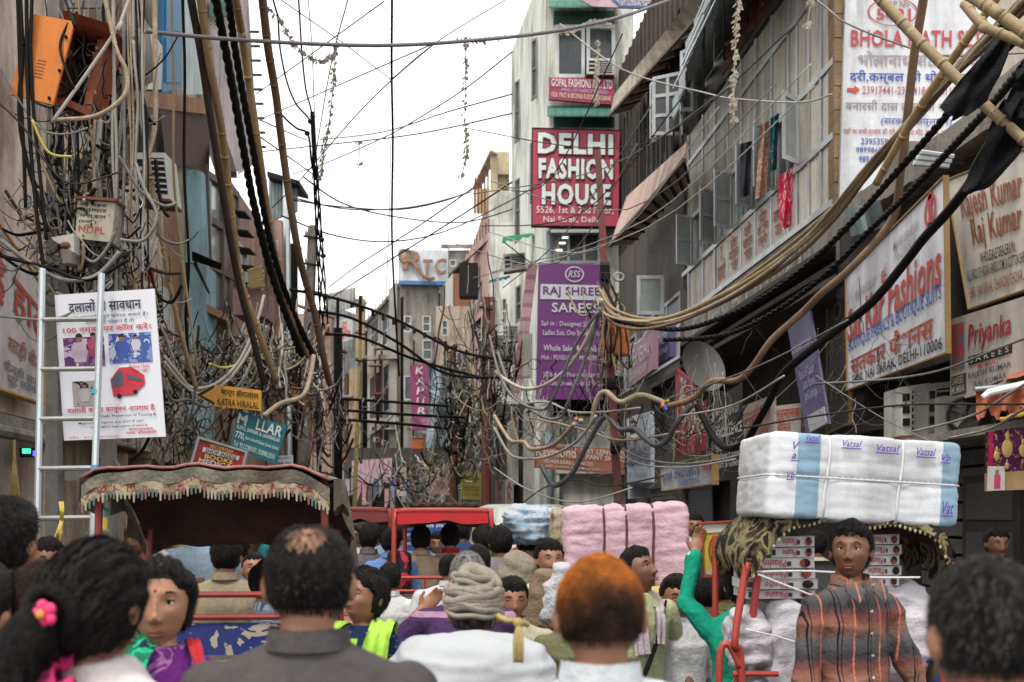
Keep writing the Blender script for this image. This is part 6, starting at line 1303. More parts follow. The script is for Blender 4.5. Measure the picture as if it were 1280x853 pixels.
# random tangles
def tangle(lab, cx, cy, sx, sy, n, Y, seed, mats, rmax=.014, drop=.5, dY=.5):
    """drooping loops between random anchors, hanging tails and small coils"""
    rr = random.Random(seed); by = {}; k_ = len(mats); n = int(n*1.45)
    for i in range(n):
        Ya = Y+rr.uniform(-dY, dY); Yb = Y+rr.uniform(-dY, dY); w = rr.random(); x, y = rr.gauss(cx, sx*.8), rr.gauss(cy, sy*.8)
        if w < .55:
            x1, y1 = x+rr.gauss(0, sx*1.1), y+rr.gauss(0, sy*.8)-6; sg = abs(rr.gauss(0, 1))*14+abs(x1-x)*.22
            pts = [P(x+(x1-x)*f+rr.uniform(-1.5, 1.5), y+(y1-y)*f+sg*4*f*(1-f)+rr.uniform(-1.5, 1.5), Ya+(Yb-Ya)*f) for f in (0, .15, .35, .55, .8, 1)]
        elif w < .88:
            l = rr.uniform(20, 70)*(.5+drop); dx = rr.gauss(0, 7); pts = [P(x+dx*f+rr.uniform(-2.5, 2.5), y-l*.6+l*f, Ya+(Yb-Ya)*f) for f in (0, .2, .4, .6, .8, 1)]
        else:
            r0 = rr.uniform(5, 13); a0 = rr.uniform(0, 6); pts = [P(x+math.cos(a0+a)*r0*(1+.03*a), y+math.sin(a0+a)*r0*.8*(1+.04*a), Ya) for a in np.arange(0, rr.uniform(4, 10), .6)]
        by.setdefault(int(k_*rr.random()**1.4), MB()).tube(pts, rr.choice([.25, .3, .4, .5, .85])*rmax, 4, 4)
    for k, mb in by.items():
        q = mb.build('wire_tangle', mats[k], None, 'stuff', True); tag(q, lab+', '+mats[k].name.replace('cable_', '')+' strands', 'wire tangle')
MS = [BLKC, GRYC, LGT, UMB, TAN]
tangle('wild tangle of wires wrapped round the left pole top', 110, 130, 38, 60, 130, 7.5, 1, MS, .015, .7, .35)
tangle('tangle of wires below the meter box on the left pole', 110, 285, 45, 45, 170, 7.4, 2, MS, .015, .3, .35)
tangle('tangle of wires behind the ladder top', 160, 380, 25, 50, 90, 8.6, 3, MS, .014, .6, .4)
tangle('nest of wires above the yellow arrow sign', 250, 462, 36, 26, 130, 13, 4, MS, .018, .3, .8)
tangle('nest of wires round the red and teal boards', 225, 540, 28, 30, 80, 12.5, 5, MS, .016, .3, .6)
tangle('curtain of wires left of the street centre', 335, 465, 34, 34, 150, 14, 6, MS, .022, .8, 1.0)
tangle('loose hanging wires under the black lattice', 400, 520, 22, 40, 70, 16, 7, MS, .022, .9, 1.0)
tangle('tangle of wires on the dark rusty pole at the centre', 572, 520, 20, 42, 130, 24, 8, MS, .034, .6, 1.2)
tangle('tangle of wires on the maroon pole left of the purple board', 612, 470, 18, 50, 110, 20, 9, MS, .028, .7, 1.0)
tangle('wires thrown over the far shop fronts', 520, 590, 40, 18, 60, 34, 10, MS, .036, .3, 2)
tangle('wire tufts behind the iron pole', 760, 440, 14, 40, 50, 13, 11, MS, .016, .9, .5)
tangle('thin wires looping over the shop boards right of the iron pole', 820, 535, 50, 34, 60, 13, 14, MS, .010, .3, 1.0)
tangle('thin wires strung between the purple board and the far poles', 680, 520, 40, 40, 60, 16, 15, MS, .012, .3, 1.2)
tangle('torn threads hanging on the right shops', 885, 520, 20, 22, 40, 14.5, 12, [LGT, GRYC], .008, 1.2, .4)
tangle('thin loose wires over the near right shops', 1080, 470, 60, 40, 26, 11, 13, [GRYC, UMB], .007, .5, .8)
for i, p in enumerate(([(25, -5), (28, 60), (24, 140), (33, 200), (60, 290)], [(33, -5), (34, 90), (38, 180), (45, 260), (55, 340)], [(40, -5), (38, 60), (42, 140), (50, 220), (58, 300)], [(22, -5), (25, 90), (30, 200), (32, 260)], [(0, 84), (20, 120), (50, 160), (80, 168), (110, 160)], [(0, 300), (40, 330), (80, 350), (120, 345), (150, 315)], [(0, 320), (60, 335), (110, 350), (160, 325)], [(-5, 395), (60, 400), (100, 385), (140, 352)], [(65, 153), (110, 90), (150, 30), (163, -5)], [(130, -5), (145, 60), (158, 90), (155, 120), (120, 145), (70, 150)], [(92, 110), (75, 60), (88, 20), (80, -5)], [(150, 300), (180, 300), (196, 270), (180, 235), (170, 205)], [(0, 130), (30, 160), (55, 200), (90, 230), (150, 215)], [(40, 150), (60, 190), (90, 196)])):
    cab(['black cable left of the open orange box, outermost', 'black cable over the open orange door', 'third black cable over the orange door', 'fourth black cable at the left wall', 'thin grey wire looping in from the left edge', 'grey thick cable drooping over the Hindi board', 'second drooping cable over the Hindi board', 'lowest drooping cable over the Hindi board', 'pale straight rod like cable crossing the orange box', 'thick beige cable looping round the orange box', 'black cable crossing the dark open box', 'grey cable loop right of the meter box', 'dark thin wire sagging left of the pole', 'yellow cable curl below the orange box'][i], p, 6.9, 7.0, [.014, .013, .012, .012, .007, .016, .014, .010, .012, .015, .009, .012, .007, .009][i], [BLKC, BLKC, BLKC, BLKC, GRYC, GRYC, BLKC, GRYC, LGT, TAN2, BLKC, GRYC, UMB, M('cable_yellow', (.5, .42, .08), .6, .1, 5, 0)][i], 'cables round the left pole', 7)
for i, p in enumerate(([(205, 445), (225, 470), (240, 485), (270, 480), (300, 450), (322, 400), (330, 370)], [(205, 452), (228, 480), (250, 492), (280, 480), (305, 450), (325, 410)], [(200, 470), (215, 500), (235, 500), (262, 508), (300, 480), (315, 450)], [(262, 455), (280, 460), (300, 455)], [(330, 520), (350, 505), (378, 495), (388, 470), (392, 445)], [(245, 480), (238, 520), (215, 560)], [(280, 510), (262, 535), (245, 548)], [(205, 505), (180, 560), (165, 575)])):
    cab(['pale cable arching over the yellow arrow sign, upper', 'pale cable arching over the yellow arrow sign, lower', 'grey cable slung below the arrow sign', 'short yellow cable by the arrow sign', 'knobbly beige cable crossing the small orange box', 'pale broken cable dropping left of the red board', 'tan stick like cable above the red board', 'dark cable sagging to the fringed canopy'][i], p, 11, 12, [.020, .018, .018, .014, .028, .012, .012, .018][i], [LGT, LGT, GRYC, M('cable_yellow', (0, 0, 0)), TAN2, LGT, TAN2, BLKC][i], 'cables round the yellow arrow sign', 7)
# black rags and clothes
RAG = M('rag_black', (.008, .008, .009), .7, .3, 8, .4, spec=.25)
def ragm(lab, px, Y, w, mat=RAG, name='rag', cat='rag', fold=6, n=30, sub=14, rough=.1, fray=.15):
    rr = random.Random(int(px[0][0])); cs = [P(x, y, Y) for x, y in px]; mb0 = MB().tube(cs, .001, 3, 8, False); C0 = mb0.v[::3]; m_ = len(C0)
    W = np.interp(np.linspace(0, 1, m_), np.linspace(0, 1, len(w)), w)
    def f(u, v):
        i = min(int(v*(m_-1)), m_-1); p = C0[i]; x = (u-.5)*W[i]; 
        return p+Vector((x, math.sin(u*fold*2+v*3)*W[i]*.16+.03*math.sin(v*11+u*7), .4*x*.3+rough*math.sin(u*19)*W[i]*v*fray))
    o = MB().gridf(f, sub, n).build(name, mat, smooth=True); return tag(o, lab, cat)
ragm('black torn cloth rag hung over the bamboo poles, top right', [(1262, 22), (1250, 55), (1228, 95), (1210, 125), (1196, 148)], 5.5, [.05, .10, .22, .26, .10])
ragm('lower part of a black plastic rag trailing toward the Rajesh Kumar board', [(1268, 120), (1262, 160), (1250, 195), (1225, 232), (1212, 242)], 5.7, [.10, .22, .24, .16, .04])
ragm('black rag strip at the right edge under the bamboo poles', [(1290, 75), (1280, 110), (1268, 150)], 5.6, [.1, .14, .08])
def hungcloth(lab, q, Y, mat, cat='clothes', nm='hanging_cloth'):
    o = MB().gridf(lambda u, v: P((q[0][0]*(1-u)+q[1][0]*u)*(1-v)+(q[3][0]*(1-u)+q[2][0]*u)*v, (q[0][1]*(1-u)+q[1][1]*u)*(1-v)+(q[3][1]*(1-u)+q[2][1]*u)*v, Y+.07*math.sin(u*9+v*2)+.03*math.sin(v*7)), 16, 20).build(nm, mat, smooth=True); tag(o, lab, cat, 'washing hung from the casements')
hungcloth('rust patterned cloth hung from the panelled floor window', [(950, 158), (962, 150), (958, 242), (944, 250)], 15.2, cloth('rust_pat', (.35, .12, .06), pat=blotch(20, [(0, (.38, .12, .06)), (.5, (.5, .42, .35)), (.62, (.25, .06, .04))])))
hungcloth('teal and gold cloth hung beside the rust one', [(963, 148), (974, 141), (971, 212), (962, 216)], 15.1, cloth('teal_pat', (.02, .12, .16), pat=blotch(16, [(0, (.015, .10, .15)), (.62, (.45, .35, .1))])))
hungcloth('dark trousers hung from the panelled floor window', [(926, 180), (940, 176), (937, 244), (925, 248)], 15.4, cloth('navy_dark', (.03, .03, .045)))
hungcloth('red and white checked cotton towel hung at the window corner', [(972, 222), (992, 208), (990, 282), (976, 290)], 14.6, cloth('red_check', (.5, .03, .06), pat=blotch(7, [(0, (.52, .02, .07)), (.55, (.6, .5, .48)), (.63, (.5, .02, .06))], mp=(3, 3, 1))), 'towel')
t_ = thing('steel_sheet', 'grey bent metal sheet under the white wall board', 'sheet', P(1080, 280, 10)); MB().gridf(lambda u, v: P(1056+u*44+8*v, 262-16*u+v*34+u*4, 10.5+.2*math.sin(u*4)), 8, 6).build('sheet', TINB, t_)
for k in range(3): tag(MB().tube([P(1150-k*4, 190+k*7, 8.6), P(1192-k*3, 196+k*6, 8.6)], .02, 6).build('tube', STEEL), ['upper', 'middle', 'lower'][k]+' of three short steel tubes lying on the broken roof edge', 'pipe', 'steel tubes on the roof edge')
t_ = thing('satellite_dish', 'big dark grey satellite dish above the red strip, right of the iron pole', 'dish', P(870, 490, 16)); R_ = Matrix.Rotation(math.radians(70), 3, 'X') @ Matrix.Rotation(.5, 3, 'Y'); mb = MB()
mb.gridf(lambda u, v: P(873, 462, 16)+R_ @ Vector((math.cos(u*6.2832)*v*.42, math.sin(u*6.2832)*v*.42, .14*v*v)), 28, 8); mb.build('dish', M('dish_grey', (.15, .15, .15), .6, .2, 3, .05, .4), t_, smooth=True); MB().tube([P(873, 462, 16.1), P(885, 475, 16.8)], .03, 6).build('mount', DARKM, t_)

for k in range(26):      # upright runs strapped along the left pole
    rr = random.Random(70+k); x = rr.choice([rr.uniform(84, 128), rr.uniform(138, 178), rr.uniform(138, 178)]); ys_ = 150 if x < 130 else -15; y1 = rr.uniform(250, 560) if x > 70 else rr.uniform(150, 330); dx = rr.uniform(-14, 14)
    pts = [(x+dx*f+rr.uniform(-4, 4), ys_+(y1-ys_)*f) for f in (0, .2, .4, .6, .8, 1)]
    cab(['pale', 'black', 'tan', 'grey'][k % 4]+' wire running up the left pole among many like it', pts, 7.2, 7.3, rr.choice([.007, .009, .012]), [LGT, BLKC, TAN2, GRYC][k % 4], 'upright wires on the left pole', 5)
# ================================================================== RICKSHAWS, LOADS
FRED = M('frame_red', (.42, .045, .03), .45, .2, 6, .05, .3, spec=.5); FREDD = M('frame_red_dark', (.24, .03, .03), .5, .25, 6, .05, .4); TYRE = M('tyre', (.02, .02, .02), .85, .2, 9, .1)
def wheel(par, c, r=.34, ax='x'):
    c = Vector(c); w_ = MB().tube([c+Vector((0, math.cos(a)*r, math.sin(a)*r)) for a in np.linspace(0, 2*math.pi, 33)], .022, 6, cap=False).build('wheel', TYRE, par, smooth=True)
    MB().tube([c+Vector((0, math.cos(a)*(r-.025), math.sin(a)*(r-.025))) for a in np.linspace(0, 2*math.pi, 33)], .012, 5, cap=False).build('rim', STEEL, w_)
    sp = MB()
    for k in range(18): a = k*math.pi/9; sp.tube([c+Vector((.03*(-1)**k, 0, 0)), c+Vector((0, math.cos(a)*(r-.03), math.sin(a)*(r-.03)))], .0025, 3)
    sp.build('spokes', STEEL, w_); MB().tube([c+Vector((-.05, 0, 0)), c+Vector((.05, 0, 0))], .03, 8).build('hub', STEEL, w_)
def rickbase(label, x, Y, W, yaw=0, fm=FRED, group='cycle rickshaws in the crowd', seatm=None, name='cycle_rickshaw', box=True):
    t = thing(name, label, 'rickshaw', local=(x, Y, 0, yaw), group=group); h = W/2
    for s in (-1, 1): wheel(t, (s*(h+.06), .25, .35))
    wheel(t, (0, 1.75, .35))
    for s in (-1, 1): MB().tube([(s*h*.9, 0, .5), (s*h*.9, .6, .5), (0.02*s, 1.1, .45), (0.02*s, 1.6, .8)], .02, 6).build('chassis_tube', fm, t)
    MB().tube([(-h-.08, .25, .35), (h+.08, .25, .35)], .018, 8).build('axle', STEEL, t)
    f = MB().tube([(-.04, 1.75, .35), (-.04, 1.6, .85)], .014, 6); f.tube([(.04, 1.75, .35), (.04, 1.6, .85)], .014, 6); f.build('fork', fm, t)
    MB().tube([(-.28, 1.4, 1.0), (-.1, 1.55, 1.0), (.1, 1.55, 1.0), (.28, 1.4, 1.0)], .014, 6).build('handlebar', STEEL, t); MB().tube([(0, 1.1, .45), (0, 1.05, .88)], .016, 6).build('seat_post', fm, t)
    MB().ell((0, 1.05, .9), (.10, .14, .04)).build('saddle', TYRE, t, smooth=True)
    if box: MB().box((0, .3, .62), (W*.92, .5, .2)).build('seat', seatm or FREDD, t); MB().box((0, .75, .42), (W*.8, .35, .03)).build('footboard', WOODD, t)
    return t
def loc(px, py, Y, x0, Y0): p = P(px, py, Y); return Vector((p.x-x0, p.y-Y0, p.z))
# --- left rickshaw with fringed canopy
X1, Y1 = (278-640)/F*4.7, 4.7
t = rickbase('cycle rickshaw with a faded fringed canopy and blue seat back, left foreground', X1, Y1-.15, 1.0, 3, FREDD, seatm=M('rick_blue', (0, 0, 0), .5, .2, 4, .05, .3, pat=blotch(6, [(0, (.02, .035, .16)), (.52, (.40, .34, .26)), (.62, (.16, .06, .05))], dist=2)))
CAN = M('canopy_faded', (.20, .19, .145), .85, .45, 6, .4, .7, dirt=(.07, .05, .035)); VAL = M('valance_print', (0, 0, 0), .85, .2, 8, .2, pat=blotch(26, [(0, (.30, .25, .16)), (.52, (.22, .05, .045)), (.6, (.26, .24, .17))]))
FRN = [M('fringe_%d' % i, c, .9, .2, 8, .1) for i, c in enumerate([(.30, .27, .18), (.10, .14, .12), (.22, .10, .08), (.33, .30, .22)])]
def canopy(t, W, z, D, mat, under, zf=-.30, arch=.05, skirt=.14, seed=1):
    rr = random.Random(seed); h = W/2
    top = lambda u, v: Vector(((u-.5)*W*(1+.0*v), -.1+v*D, z+arch*math.sin(math.pi*min(1, v*1.15))-(max(0, v-.35)/.65)**1.6*(-zf)-.05*abs(2*u-1)**6+.006*math.sin(u*31+v*4)+.006*math.sin(u*17)))
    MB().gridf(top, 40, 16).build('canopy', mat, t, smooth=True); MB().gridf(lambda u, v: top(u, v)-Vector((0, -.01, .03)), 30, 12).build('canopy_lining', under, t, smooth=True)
    for s in (0, 1): MB().gridf(lambda u, v: top(s, u)+Vector(((s-.5)*.03+(s-.5)*.05*math.sin(u*20)*v, 0, -v*skirt*(1-.2*math.sin(u*26)))), 30, 4).build('side_skirt', mat, t, smooth=True)
    return top
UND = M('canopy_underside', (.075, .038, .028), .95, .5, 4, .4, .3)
top = canopy(t, 1.06, 1.935, 1.0, CAN, UND, -.34, .01)
MB().tube([top(u, 0)+Vector((0, -.012, .0)) for u in np.linspace(0, 1, 20)], .007, 7).build('piping', M('piping_red', (.30, .11, .09), .7, .3, 8, .1, .4), t, smooth=True)
MB().gridf(lambda u, v: top(u, 0)+Vector((0, -.02-.012*math.sin(u*40)*v, -.015-.055*v-.02*abs(2*u-1)**4)), 60, 3).build('canopy_band', CAN, t, smooth=True)
MB().gridf(lambda u, v: top(u, 0)+Vector((0, -.024-.01*math.sin(u*47)*v, -.068-.045*v-.02*abs(2*u-1)**4-.006*math.sin(u*38))), 80, 3).build('valance', VAL, t, smooth=True)
rr = random.Random(5)
for k in range(64):
    u = (k+.5)/64; b = top(u, 0)+Vector((0, -.028-.01*math.sin(u*47), -.110-.02*abs(2*u-1)**4-.006*math.sin(u*38))); l = rr.uniform(.018, .036); MB().add([b+Vector((-.006, 0, .01)), b+Vector((.006, 0, .01)), b+Vector((.003, 0, -l)), b+Vector((-.003, 0, -l))], [(0, 1, 2, 3)]).build('tassel', rr.choice(FRN), t)
for s in (-1, 1):
    MB().tube([(s*.50, 0, .55), (s*.50, -.02, 1.4), (s*.49, .0, 1.90)], .017, 8).build('post', FREDD, t); MB().tube([(s*.50, .62, .6), (s*.48, .7, 1.65)], .016, 8).build('post', FREDD, t)
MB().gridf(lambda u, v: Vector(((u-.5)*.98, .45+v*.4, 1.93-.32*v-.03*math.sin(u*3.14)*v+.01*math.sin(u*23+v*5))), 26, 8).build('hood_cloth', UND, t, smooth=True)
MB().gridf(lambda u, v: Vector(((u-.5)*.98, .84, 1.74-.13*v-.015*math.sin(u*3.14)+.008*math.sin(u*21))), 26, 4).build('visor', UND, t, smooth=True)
for z in (1.37, 1.27): MB().tube([(-.5, 0, z), (.5, 0, z)], .014, 8).build('seat_rail', FREDD, t)
MB().box((0, .02, 1.17), (.94, .03, .14)).build('seat_back', MC['rick_blue'], t)
MB().box((0, .02, 1.06), (1.0, .04, .03)).build('trim_rail', ALU, t); MB().box((0, .02, .85), (.96, .03, .34)).build('back_panel', FREDD, t)
sign('picture_card', 'small glittering print hanging on the left post of the fringed canopy', quad(onF(4.66), (126, 616), (139, 615), (136, 664), (124, 664)), (.42, .42, .30), [('#', .1, .4, .9, .62, (.05, .25, .18)), ('#', .1, .66, .9, .95, (.5, .4, .06))], .01, cat='card')
# --- red framed rickshaws
def redrick(label, cx, Y, W, ztop, fm, cm, wk=True, mat=True):
    x = (cx-640)/F*Y; t = rickbase(label, x, Y, W, 0, fm); h = W/2
    fr = [(-h, 0, .55), (-h, 0, ztop-.09), (-h+.03, 0, ztop-.02), (-h+.09, 0, ztop), (h-.09, 0, ztop), (h-.03, 0, ztop-.02), (h, 0, ztop-.09), (h, 0, .55)]
    MB().tube(fr, .021, 10, 3).build('rear_frame', fm, t, smooth=True); MB().tube([(a*.93, .6, c-.02 if c > .6 else c) for a, b, c in fr], .018, 8, 3).build('front_frame', fm, t, smooth=True)
    for s in (-1, 1): MB().tube([(s*h, 0, ztop-.1), (s*h*.95, .6, ztop-.12)], .014, 6).build('side_bar', fm, t); MB().tube([(s*h, -.02, ztop-.62), (s*(h+.0), -.05, ztop-.72), (s*(h-.01), -.04, .6)], .016, 8).build('lower_post', fm, t)
    MB().gridf(lambda u, v: Vector(((u-.5)*W*.94, -.02+v*.64, ztop+.012-.01*v+.01*math.sin(u*14)*math.sin(v*3))), 24, 6).build('canopy', cm, t, smooth=True)
    MB().gridf(lambda u, v: Vector(((u-.5)*W*.93, -.012, ztop-.01-v*(.10+.006*math.cos(u*9)-.03*math.exp(-((u-.55)/.12)**2)))), 30, 3).build('canopy_valance', cm, t, smooth=True)
    MB().gridf(lambda u, v: Vector(((u-.5)*W*.9, .60, ztop-.03-v*(.10+.02*math.cos(u*7)))), 20, 3).build('front_valance', UND, t, smooth=True)
    for k in range(26): u = (k+.5)/26; MB().box(((u-.5)*W*.9, -.016, ztop-.005), (.004, .006, .02)).build('lacing', M('lace', (.45, .12, .1), .8, .2, 5, 0), t)
    for z in (ztop-.55, ztop-.66): MB().tube([(-h, -.02, z), (h, -.02, z)], .014, 8).build('seat_rail', fm, t)
    for k in (-.15, .15): MB().tube([(k*W*1.2, -.02, ztop-.55), (k*W*1.2, -.02, ztop-.66)], .010, 6).build('seat_spindle', fm, t)
    MB().box((0, .02, ztop-.87), (W*.92, .03, .36)).build('seat_back', M('seat_beige', (.38, .33, .27), .8, .2, 3, .1, .5), t)
    if mat:
        for k in range(7): MB().tube([((u-.5)*W*.72, .05+k*.08, ztop+.045+.01*math.sin(u*40+k)) for u in np.linspace(0, 1, 24)], .018, 5).build('mat_roll', M('mat_weave', (.08, .055, .045), .95, .4, 40, .5), t)
    return t
redrick('cycle rickshaw with a bright red tube frame and red canopy at street centre', 553.5, 8.4, .80, 1.765, FRED, M('canopy_red', (.50, .015, .02), .6, .15, 4, .15, .15))
redrick('cycle rickshaw with a dull red frame, partly behind the bald man, left of centre', 447, 9.0, .40*2*.72, 1.775, FREDD, M('canopy_maroon', (.22, .04, .04), .7, .2, 4, .15, .3), mat=False)
# --- rounded boxes, bales, sacks
def rbox(label, c, d, mat, name='bale', cat='bale', k=7, yaw=0, amp=.012, frq=6, n=16, straps=(), strapm=None, tilt=0, group=None, cinch=.02, extra=None, axis=0, hst=(), strapw=.012):
    t = thing(name, label, cat, local=(*c, yaw), group=group); t.rotation_euler[1] = math.radians(tilt)
    vs, idx, fs = [], {}, []
    def V(p):
        key = tuple(round(x, 5) for x in p)
        if key not in idx:
            L = sum(abs(x)**k for x in p)**(1/k); q = Vector(p)/L; w = Vector((q.x*d[0]/2, q.y*d[1]/2, q.z*d[2]/2))
            nn = (Vector((q.x**(k-1), q.y**(k-1), q.z**(k-1))) if k % 2 == 0 else Vector((math.copysign(abs(q.x)**(k-1), q.x), math.copysign(abs(q.y)**(k-1), q.y), math.copysign(abs(q.z)**(k-1), q.z)))).normalized()
            o = amp*(noise.noise(w*frq+Vector((c[0]*3, 0, 0)))+.5*noise.noise(w*frq*2.7)+.5*(1-abs(noise.noise(Vector((w.x*frq*.5, w.y*frq*.5, w.z*frq*3)))*3)))
            for s in straps: o -= cinch*math.exp(-((w[axis]-s*d[axis]/2)/(.03*(d[axis]+.2)))**2)
            for s in hst: o -= cinch*math.exp(-((w.z-s*d[2]/2)/.012)**2)
            idx[key] = len(vs); vs.append(w+nn*o)
        return idx[key]
    for ax in range(3):
        for sg in (-1, 1):
            for i in range(n):
                for j in range(n):
                    f = []
                    for (a, b) in ((i, j), (i+1, j), (i+1, j+1), (i, j+1)):
                        p = [0, 0, 0]; p[ax] = sg; p[(ax+1) % 3] = -1+2*a/n; p[(ax+2) % 3] = -1+2*b/n; f.append(V(p))
                    fs.append(tuple(f if sg > 0 else f[::-1]))
    MB().add(vs, fs).build('wrapping', mat, t, smooth=True)
    oa = [a for a in (0, 1, 2) if a != axis]
    for s in straps:
        pts = []
        for a in np.linspace(0, 2*math.pi, 41):
            q = Vector((0, 0, 0)); ca, sa = math.cos(a), math.sin(a); L = (abs(ca)**k+abs(sa)**k)**(1/k)
            q[axis] = s*d[axis]/2+.008*math.sin(a*3); q[oa[0]] = ca/L*(d[oa[0]]/2-cinch*.5); q[oa[1]] = sa/L*(d[oa[1]]/2-cinch*.5); pts.append(q)
        MB().tube(pts, strapw, 6, flat=.5, cap=False).build('strap', strapm or DARKM, t, smooth=True)
    for s in hst:
        pts = []
        for a in np.linspace(0, 2*math.pi, 61):
            ca, sa = math.cos(a), math.sin(a); L = (abs(ca)**k+abs(sa)**k)**(1/k); pts.append(Vector((ca/L*(d[0]/2+.002), sa/L*(d[1]/2+.002), s*d[2]/2)))
        MB().tube(pts, strapw*.8, 6, flat=.6, cap=False).build('tape', strapm or DARKM, t, smooth=True)
    if extra: extra(t)
    return t
# --- right rickshaw: camouflage canopy, cartons, sacks, bale on top
XR, YR = (1047-640)/F*4.6, 4.6
CAMO = M('camouflage', (0, 0, 0), .85, .2, 8, .3, pat=blotch(9, [(0, (.018, .016, .014)), (.47, (.20, .17, .09)), (.55, (.07, .06, .03)), (.60, (.014, .012, .011))], dist=1.0, mp=(1, 1, 1)))
t = rickbase('cycle rickshaw with camouflage canopy and red frame loaded with cartons, right foreground', XR, YR-.05, .86, 0, FRED)
h = .46
topf = lambda u, v: Vector(((u-.5)*.87+.005, -.12+v*.85, 1.735+.045*math.sin(math.pi*v)-.15*abs(2*u-1)**5-.012*math.sin(u*25+v*6)-.10*u*0))
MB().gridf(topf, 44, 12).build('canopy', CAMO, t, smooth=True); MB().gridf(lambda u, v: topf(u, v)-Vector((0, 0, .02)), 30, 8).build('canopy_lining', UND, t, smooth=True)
for s in (0, 1): MB().gridf(lambda u, v: topf(s, u)+Vector(((s-.5)*(.05*math.sin(3*v)+.02*math.sin(u*20)*v), 0, -v*.15*(1-.2*math.sin(u*19)))), 26, 4).build('side_skirt', CAMO, t, smooth=True)
MB().gridf(lambda u, v: topf(u, 0)+Vector((0, -.01-.02*math.sin(u*30)*v, -v*(.04+.02*math.sin(u*12)+.10*(abs(2*u-1)**4)))), 50, 4).build('valance', CAMO, t, smooth=True)
for k in range(40): u = (k+.5)/40; b = topf(u, 0)+Vector((0, -.012, -.045-.10*abs(2*u-1)**4-.02*math.sin(u*12))); MB().ell(b, (.006, .006, .009), 6, 4).build('bobble', M('bobble', (.42, .38, .2), .8, .2, 5, 0), t)
for (a, b) in (((920, 690), (940, 0)), ):
    pass
MB().tube([(-.44, -.1, 1.52), (-.47, -.1, 1.35), (-.50, -.12, 1.16), (-.47, -.1, 1.1), (-.43, -.1, .5)], .017, 8, 4).build('rear_post', FRED, t, smooth=True)
MB().tube([(-.37, -.02, 1.50), (-.41, -.02, 1.20), (-.47, -.02, .95), (-.46, -.02, .5)], .017, 8, 4).build('rear_post', FRED, t, smooth=True)
MB().tube([(.45, -.1, 1.52), (.42, -.1, 1.15), (.40, -.1, .5)], .017, 8, 4).build('rear_post', FRED, t, smooth=True)
MB().tube([(-.47, -.1, 1.06), (-.52, -.1, 1.16), (-.56, -.1, 1.10), (-.56, -.1, .7)], .016, 8, 5).build('arm_rail', FRED, t, smooth=True)
for z in (1.03, .9): MB().tube([(-.5, -.08, z), (-.3, -.08, z)], .013, 8).build('arm_bar', FRED, t)
for s in (-1, 1): MB().tube([(s*.44, .6, .5), (s*.44, .6, 1.62)], .016, 8).build('front_post', FRED, t)
PRW = M('carton_white', (.60, .59, .58), .5, .08, 4, .03, .25)
def carton(x0, x1, y0, y1, Y, k, side):
    q = quad(onF(Y), (x0, y0), (x1, y0-1), (x1, y1-1), (x0, y1)); c = q[3]
    t = thing('saree_carton', 'white printed carton, %s of the %s stack under the camouflage canopy' % (['topmost', 'second from the top', 'third from the top', 'fourth from the top', 'fifth from the top', 'lowest'][k-1], ['left', 'right'][side]), 'box', c, 'white printed cartons in the loaded rickshaw')
    MB().sub(q, 0, 0, 1, 1, -.28, 0).build('carton', PRW, t); n = nrm(q)
    MB().sub(q, 0, .0, 1, .10, 0, .004).build('lid_edge', M('carton_lid', (.45, .44, .43), .5, .08, 4, .03, .2), t)
    # upside-down lettering, as the carton stands
    q2 = [q[2], q[3], q[0], q[1]]; text(t, 'Pikasho', q2, .42 if side == 0 else .42, .12, .74 if side == 0 else .78, .82, (.42, .02, .08), .006, .02, n=n)
    MB().sub(q, .60 if side == 0 else .62, .35, .66, .8, 0, .004).build('logo', ink((.03, .03, .08)), t)
    MB().add([at(q, .86+.10*math.cos(a)*(.8 if side == 0 else .8), .52+.42*math.sin(a))+n*.006 for a in np.linspace(0, 5.8, 12)], [tuple(range(12))]).build('printed_picture', M('carton_pic', (0, 0, 0), .5, .1, 5, 0, pat=blotch(25, [(0, (.02, .01, .01)), (.5, (.30, .06, .04)), (.62, (.05, .02, .02))])), t)
    MB().sub(q, .02, .2, .10, .8, 0, .004).build('printed_panel', ink((.05, .05, .06)), t)
ys = [670, 684, 697, 711, 724, 737, 749]
for k in range(6):
    x = 946 if k in (0, 1) else (930, 932, 934, 930)[(k-2)]; carton(964 if k < 2 else 932+2*(k % 2), 1018 if k < 3 else 1022-(k % 2)*3, ys[k]+1, ys[k+1], 4.55+.02*(k % 2), k+1, 0)
for k in range(5): carton(1076-k, 1124+(k % 2)*3, 669+k*13, 681+k*13, 4.60+.02*(k % 2), k+1, 1)
PLS = M('plastic_white', (.52, .50, .54), .3, .1, 5, .5, bscale=8, spec=.6)
rbox('big white plastic wrapped bundle under the cartons, lower left of the plaid shirt man', (XR-.17, YR+.08, .98), (.32, .36, .70), PLS, 'plastic_bundle', 'bundle', 6, amp=.03, frq=7, n=22, straps=(.1,), strapm=M('maroon_cord', (.12, .03, .04)), cinch=.02, strapw=.004)
rbox('crumpled clear white plastic bag squeezed by the red post', (XR-.40, YR+.02, 1.17), (.16, .26, .26), PLS, 'plastic_bag', 'bag', 4, amp=.03, frq=9, n=14)
rbox('second lower plastic bag beside the red arm rail', (XR-.38, YR+.02, .78), (.17, .26, .4), PLS, 'plastic_bag', 'bag', 4, amp=.03, frq=9, n=14)
rbox('white plastic parcels stuffed behind the shoulder of the plaid shirt man', (XR+.30, YR+.10, 1.20), (.24, .3, .42), PLS, 'plastic_bag', 'bag', 4, amp=.035, frq=8, n=16)
rbox('plain white parcel block filling the back of the loaded rickshaw', (XR+.02, YR+.30, 1.05), (.7, .25, .9), M('parcel_grey', (.20, .19, .19), .6, .2, 4, .3), 'parcel', 'parcel', 8, amp=.01, n=10)
STRAPW = M('strap_white', (.6, .6, .58), .4, .05, 5, 0)
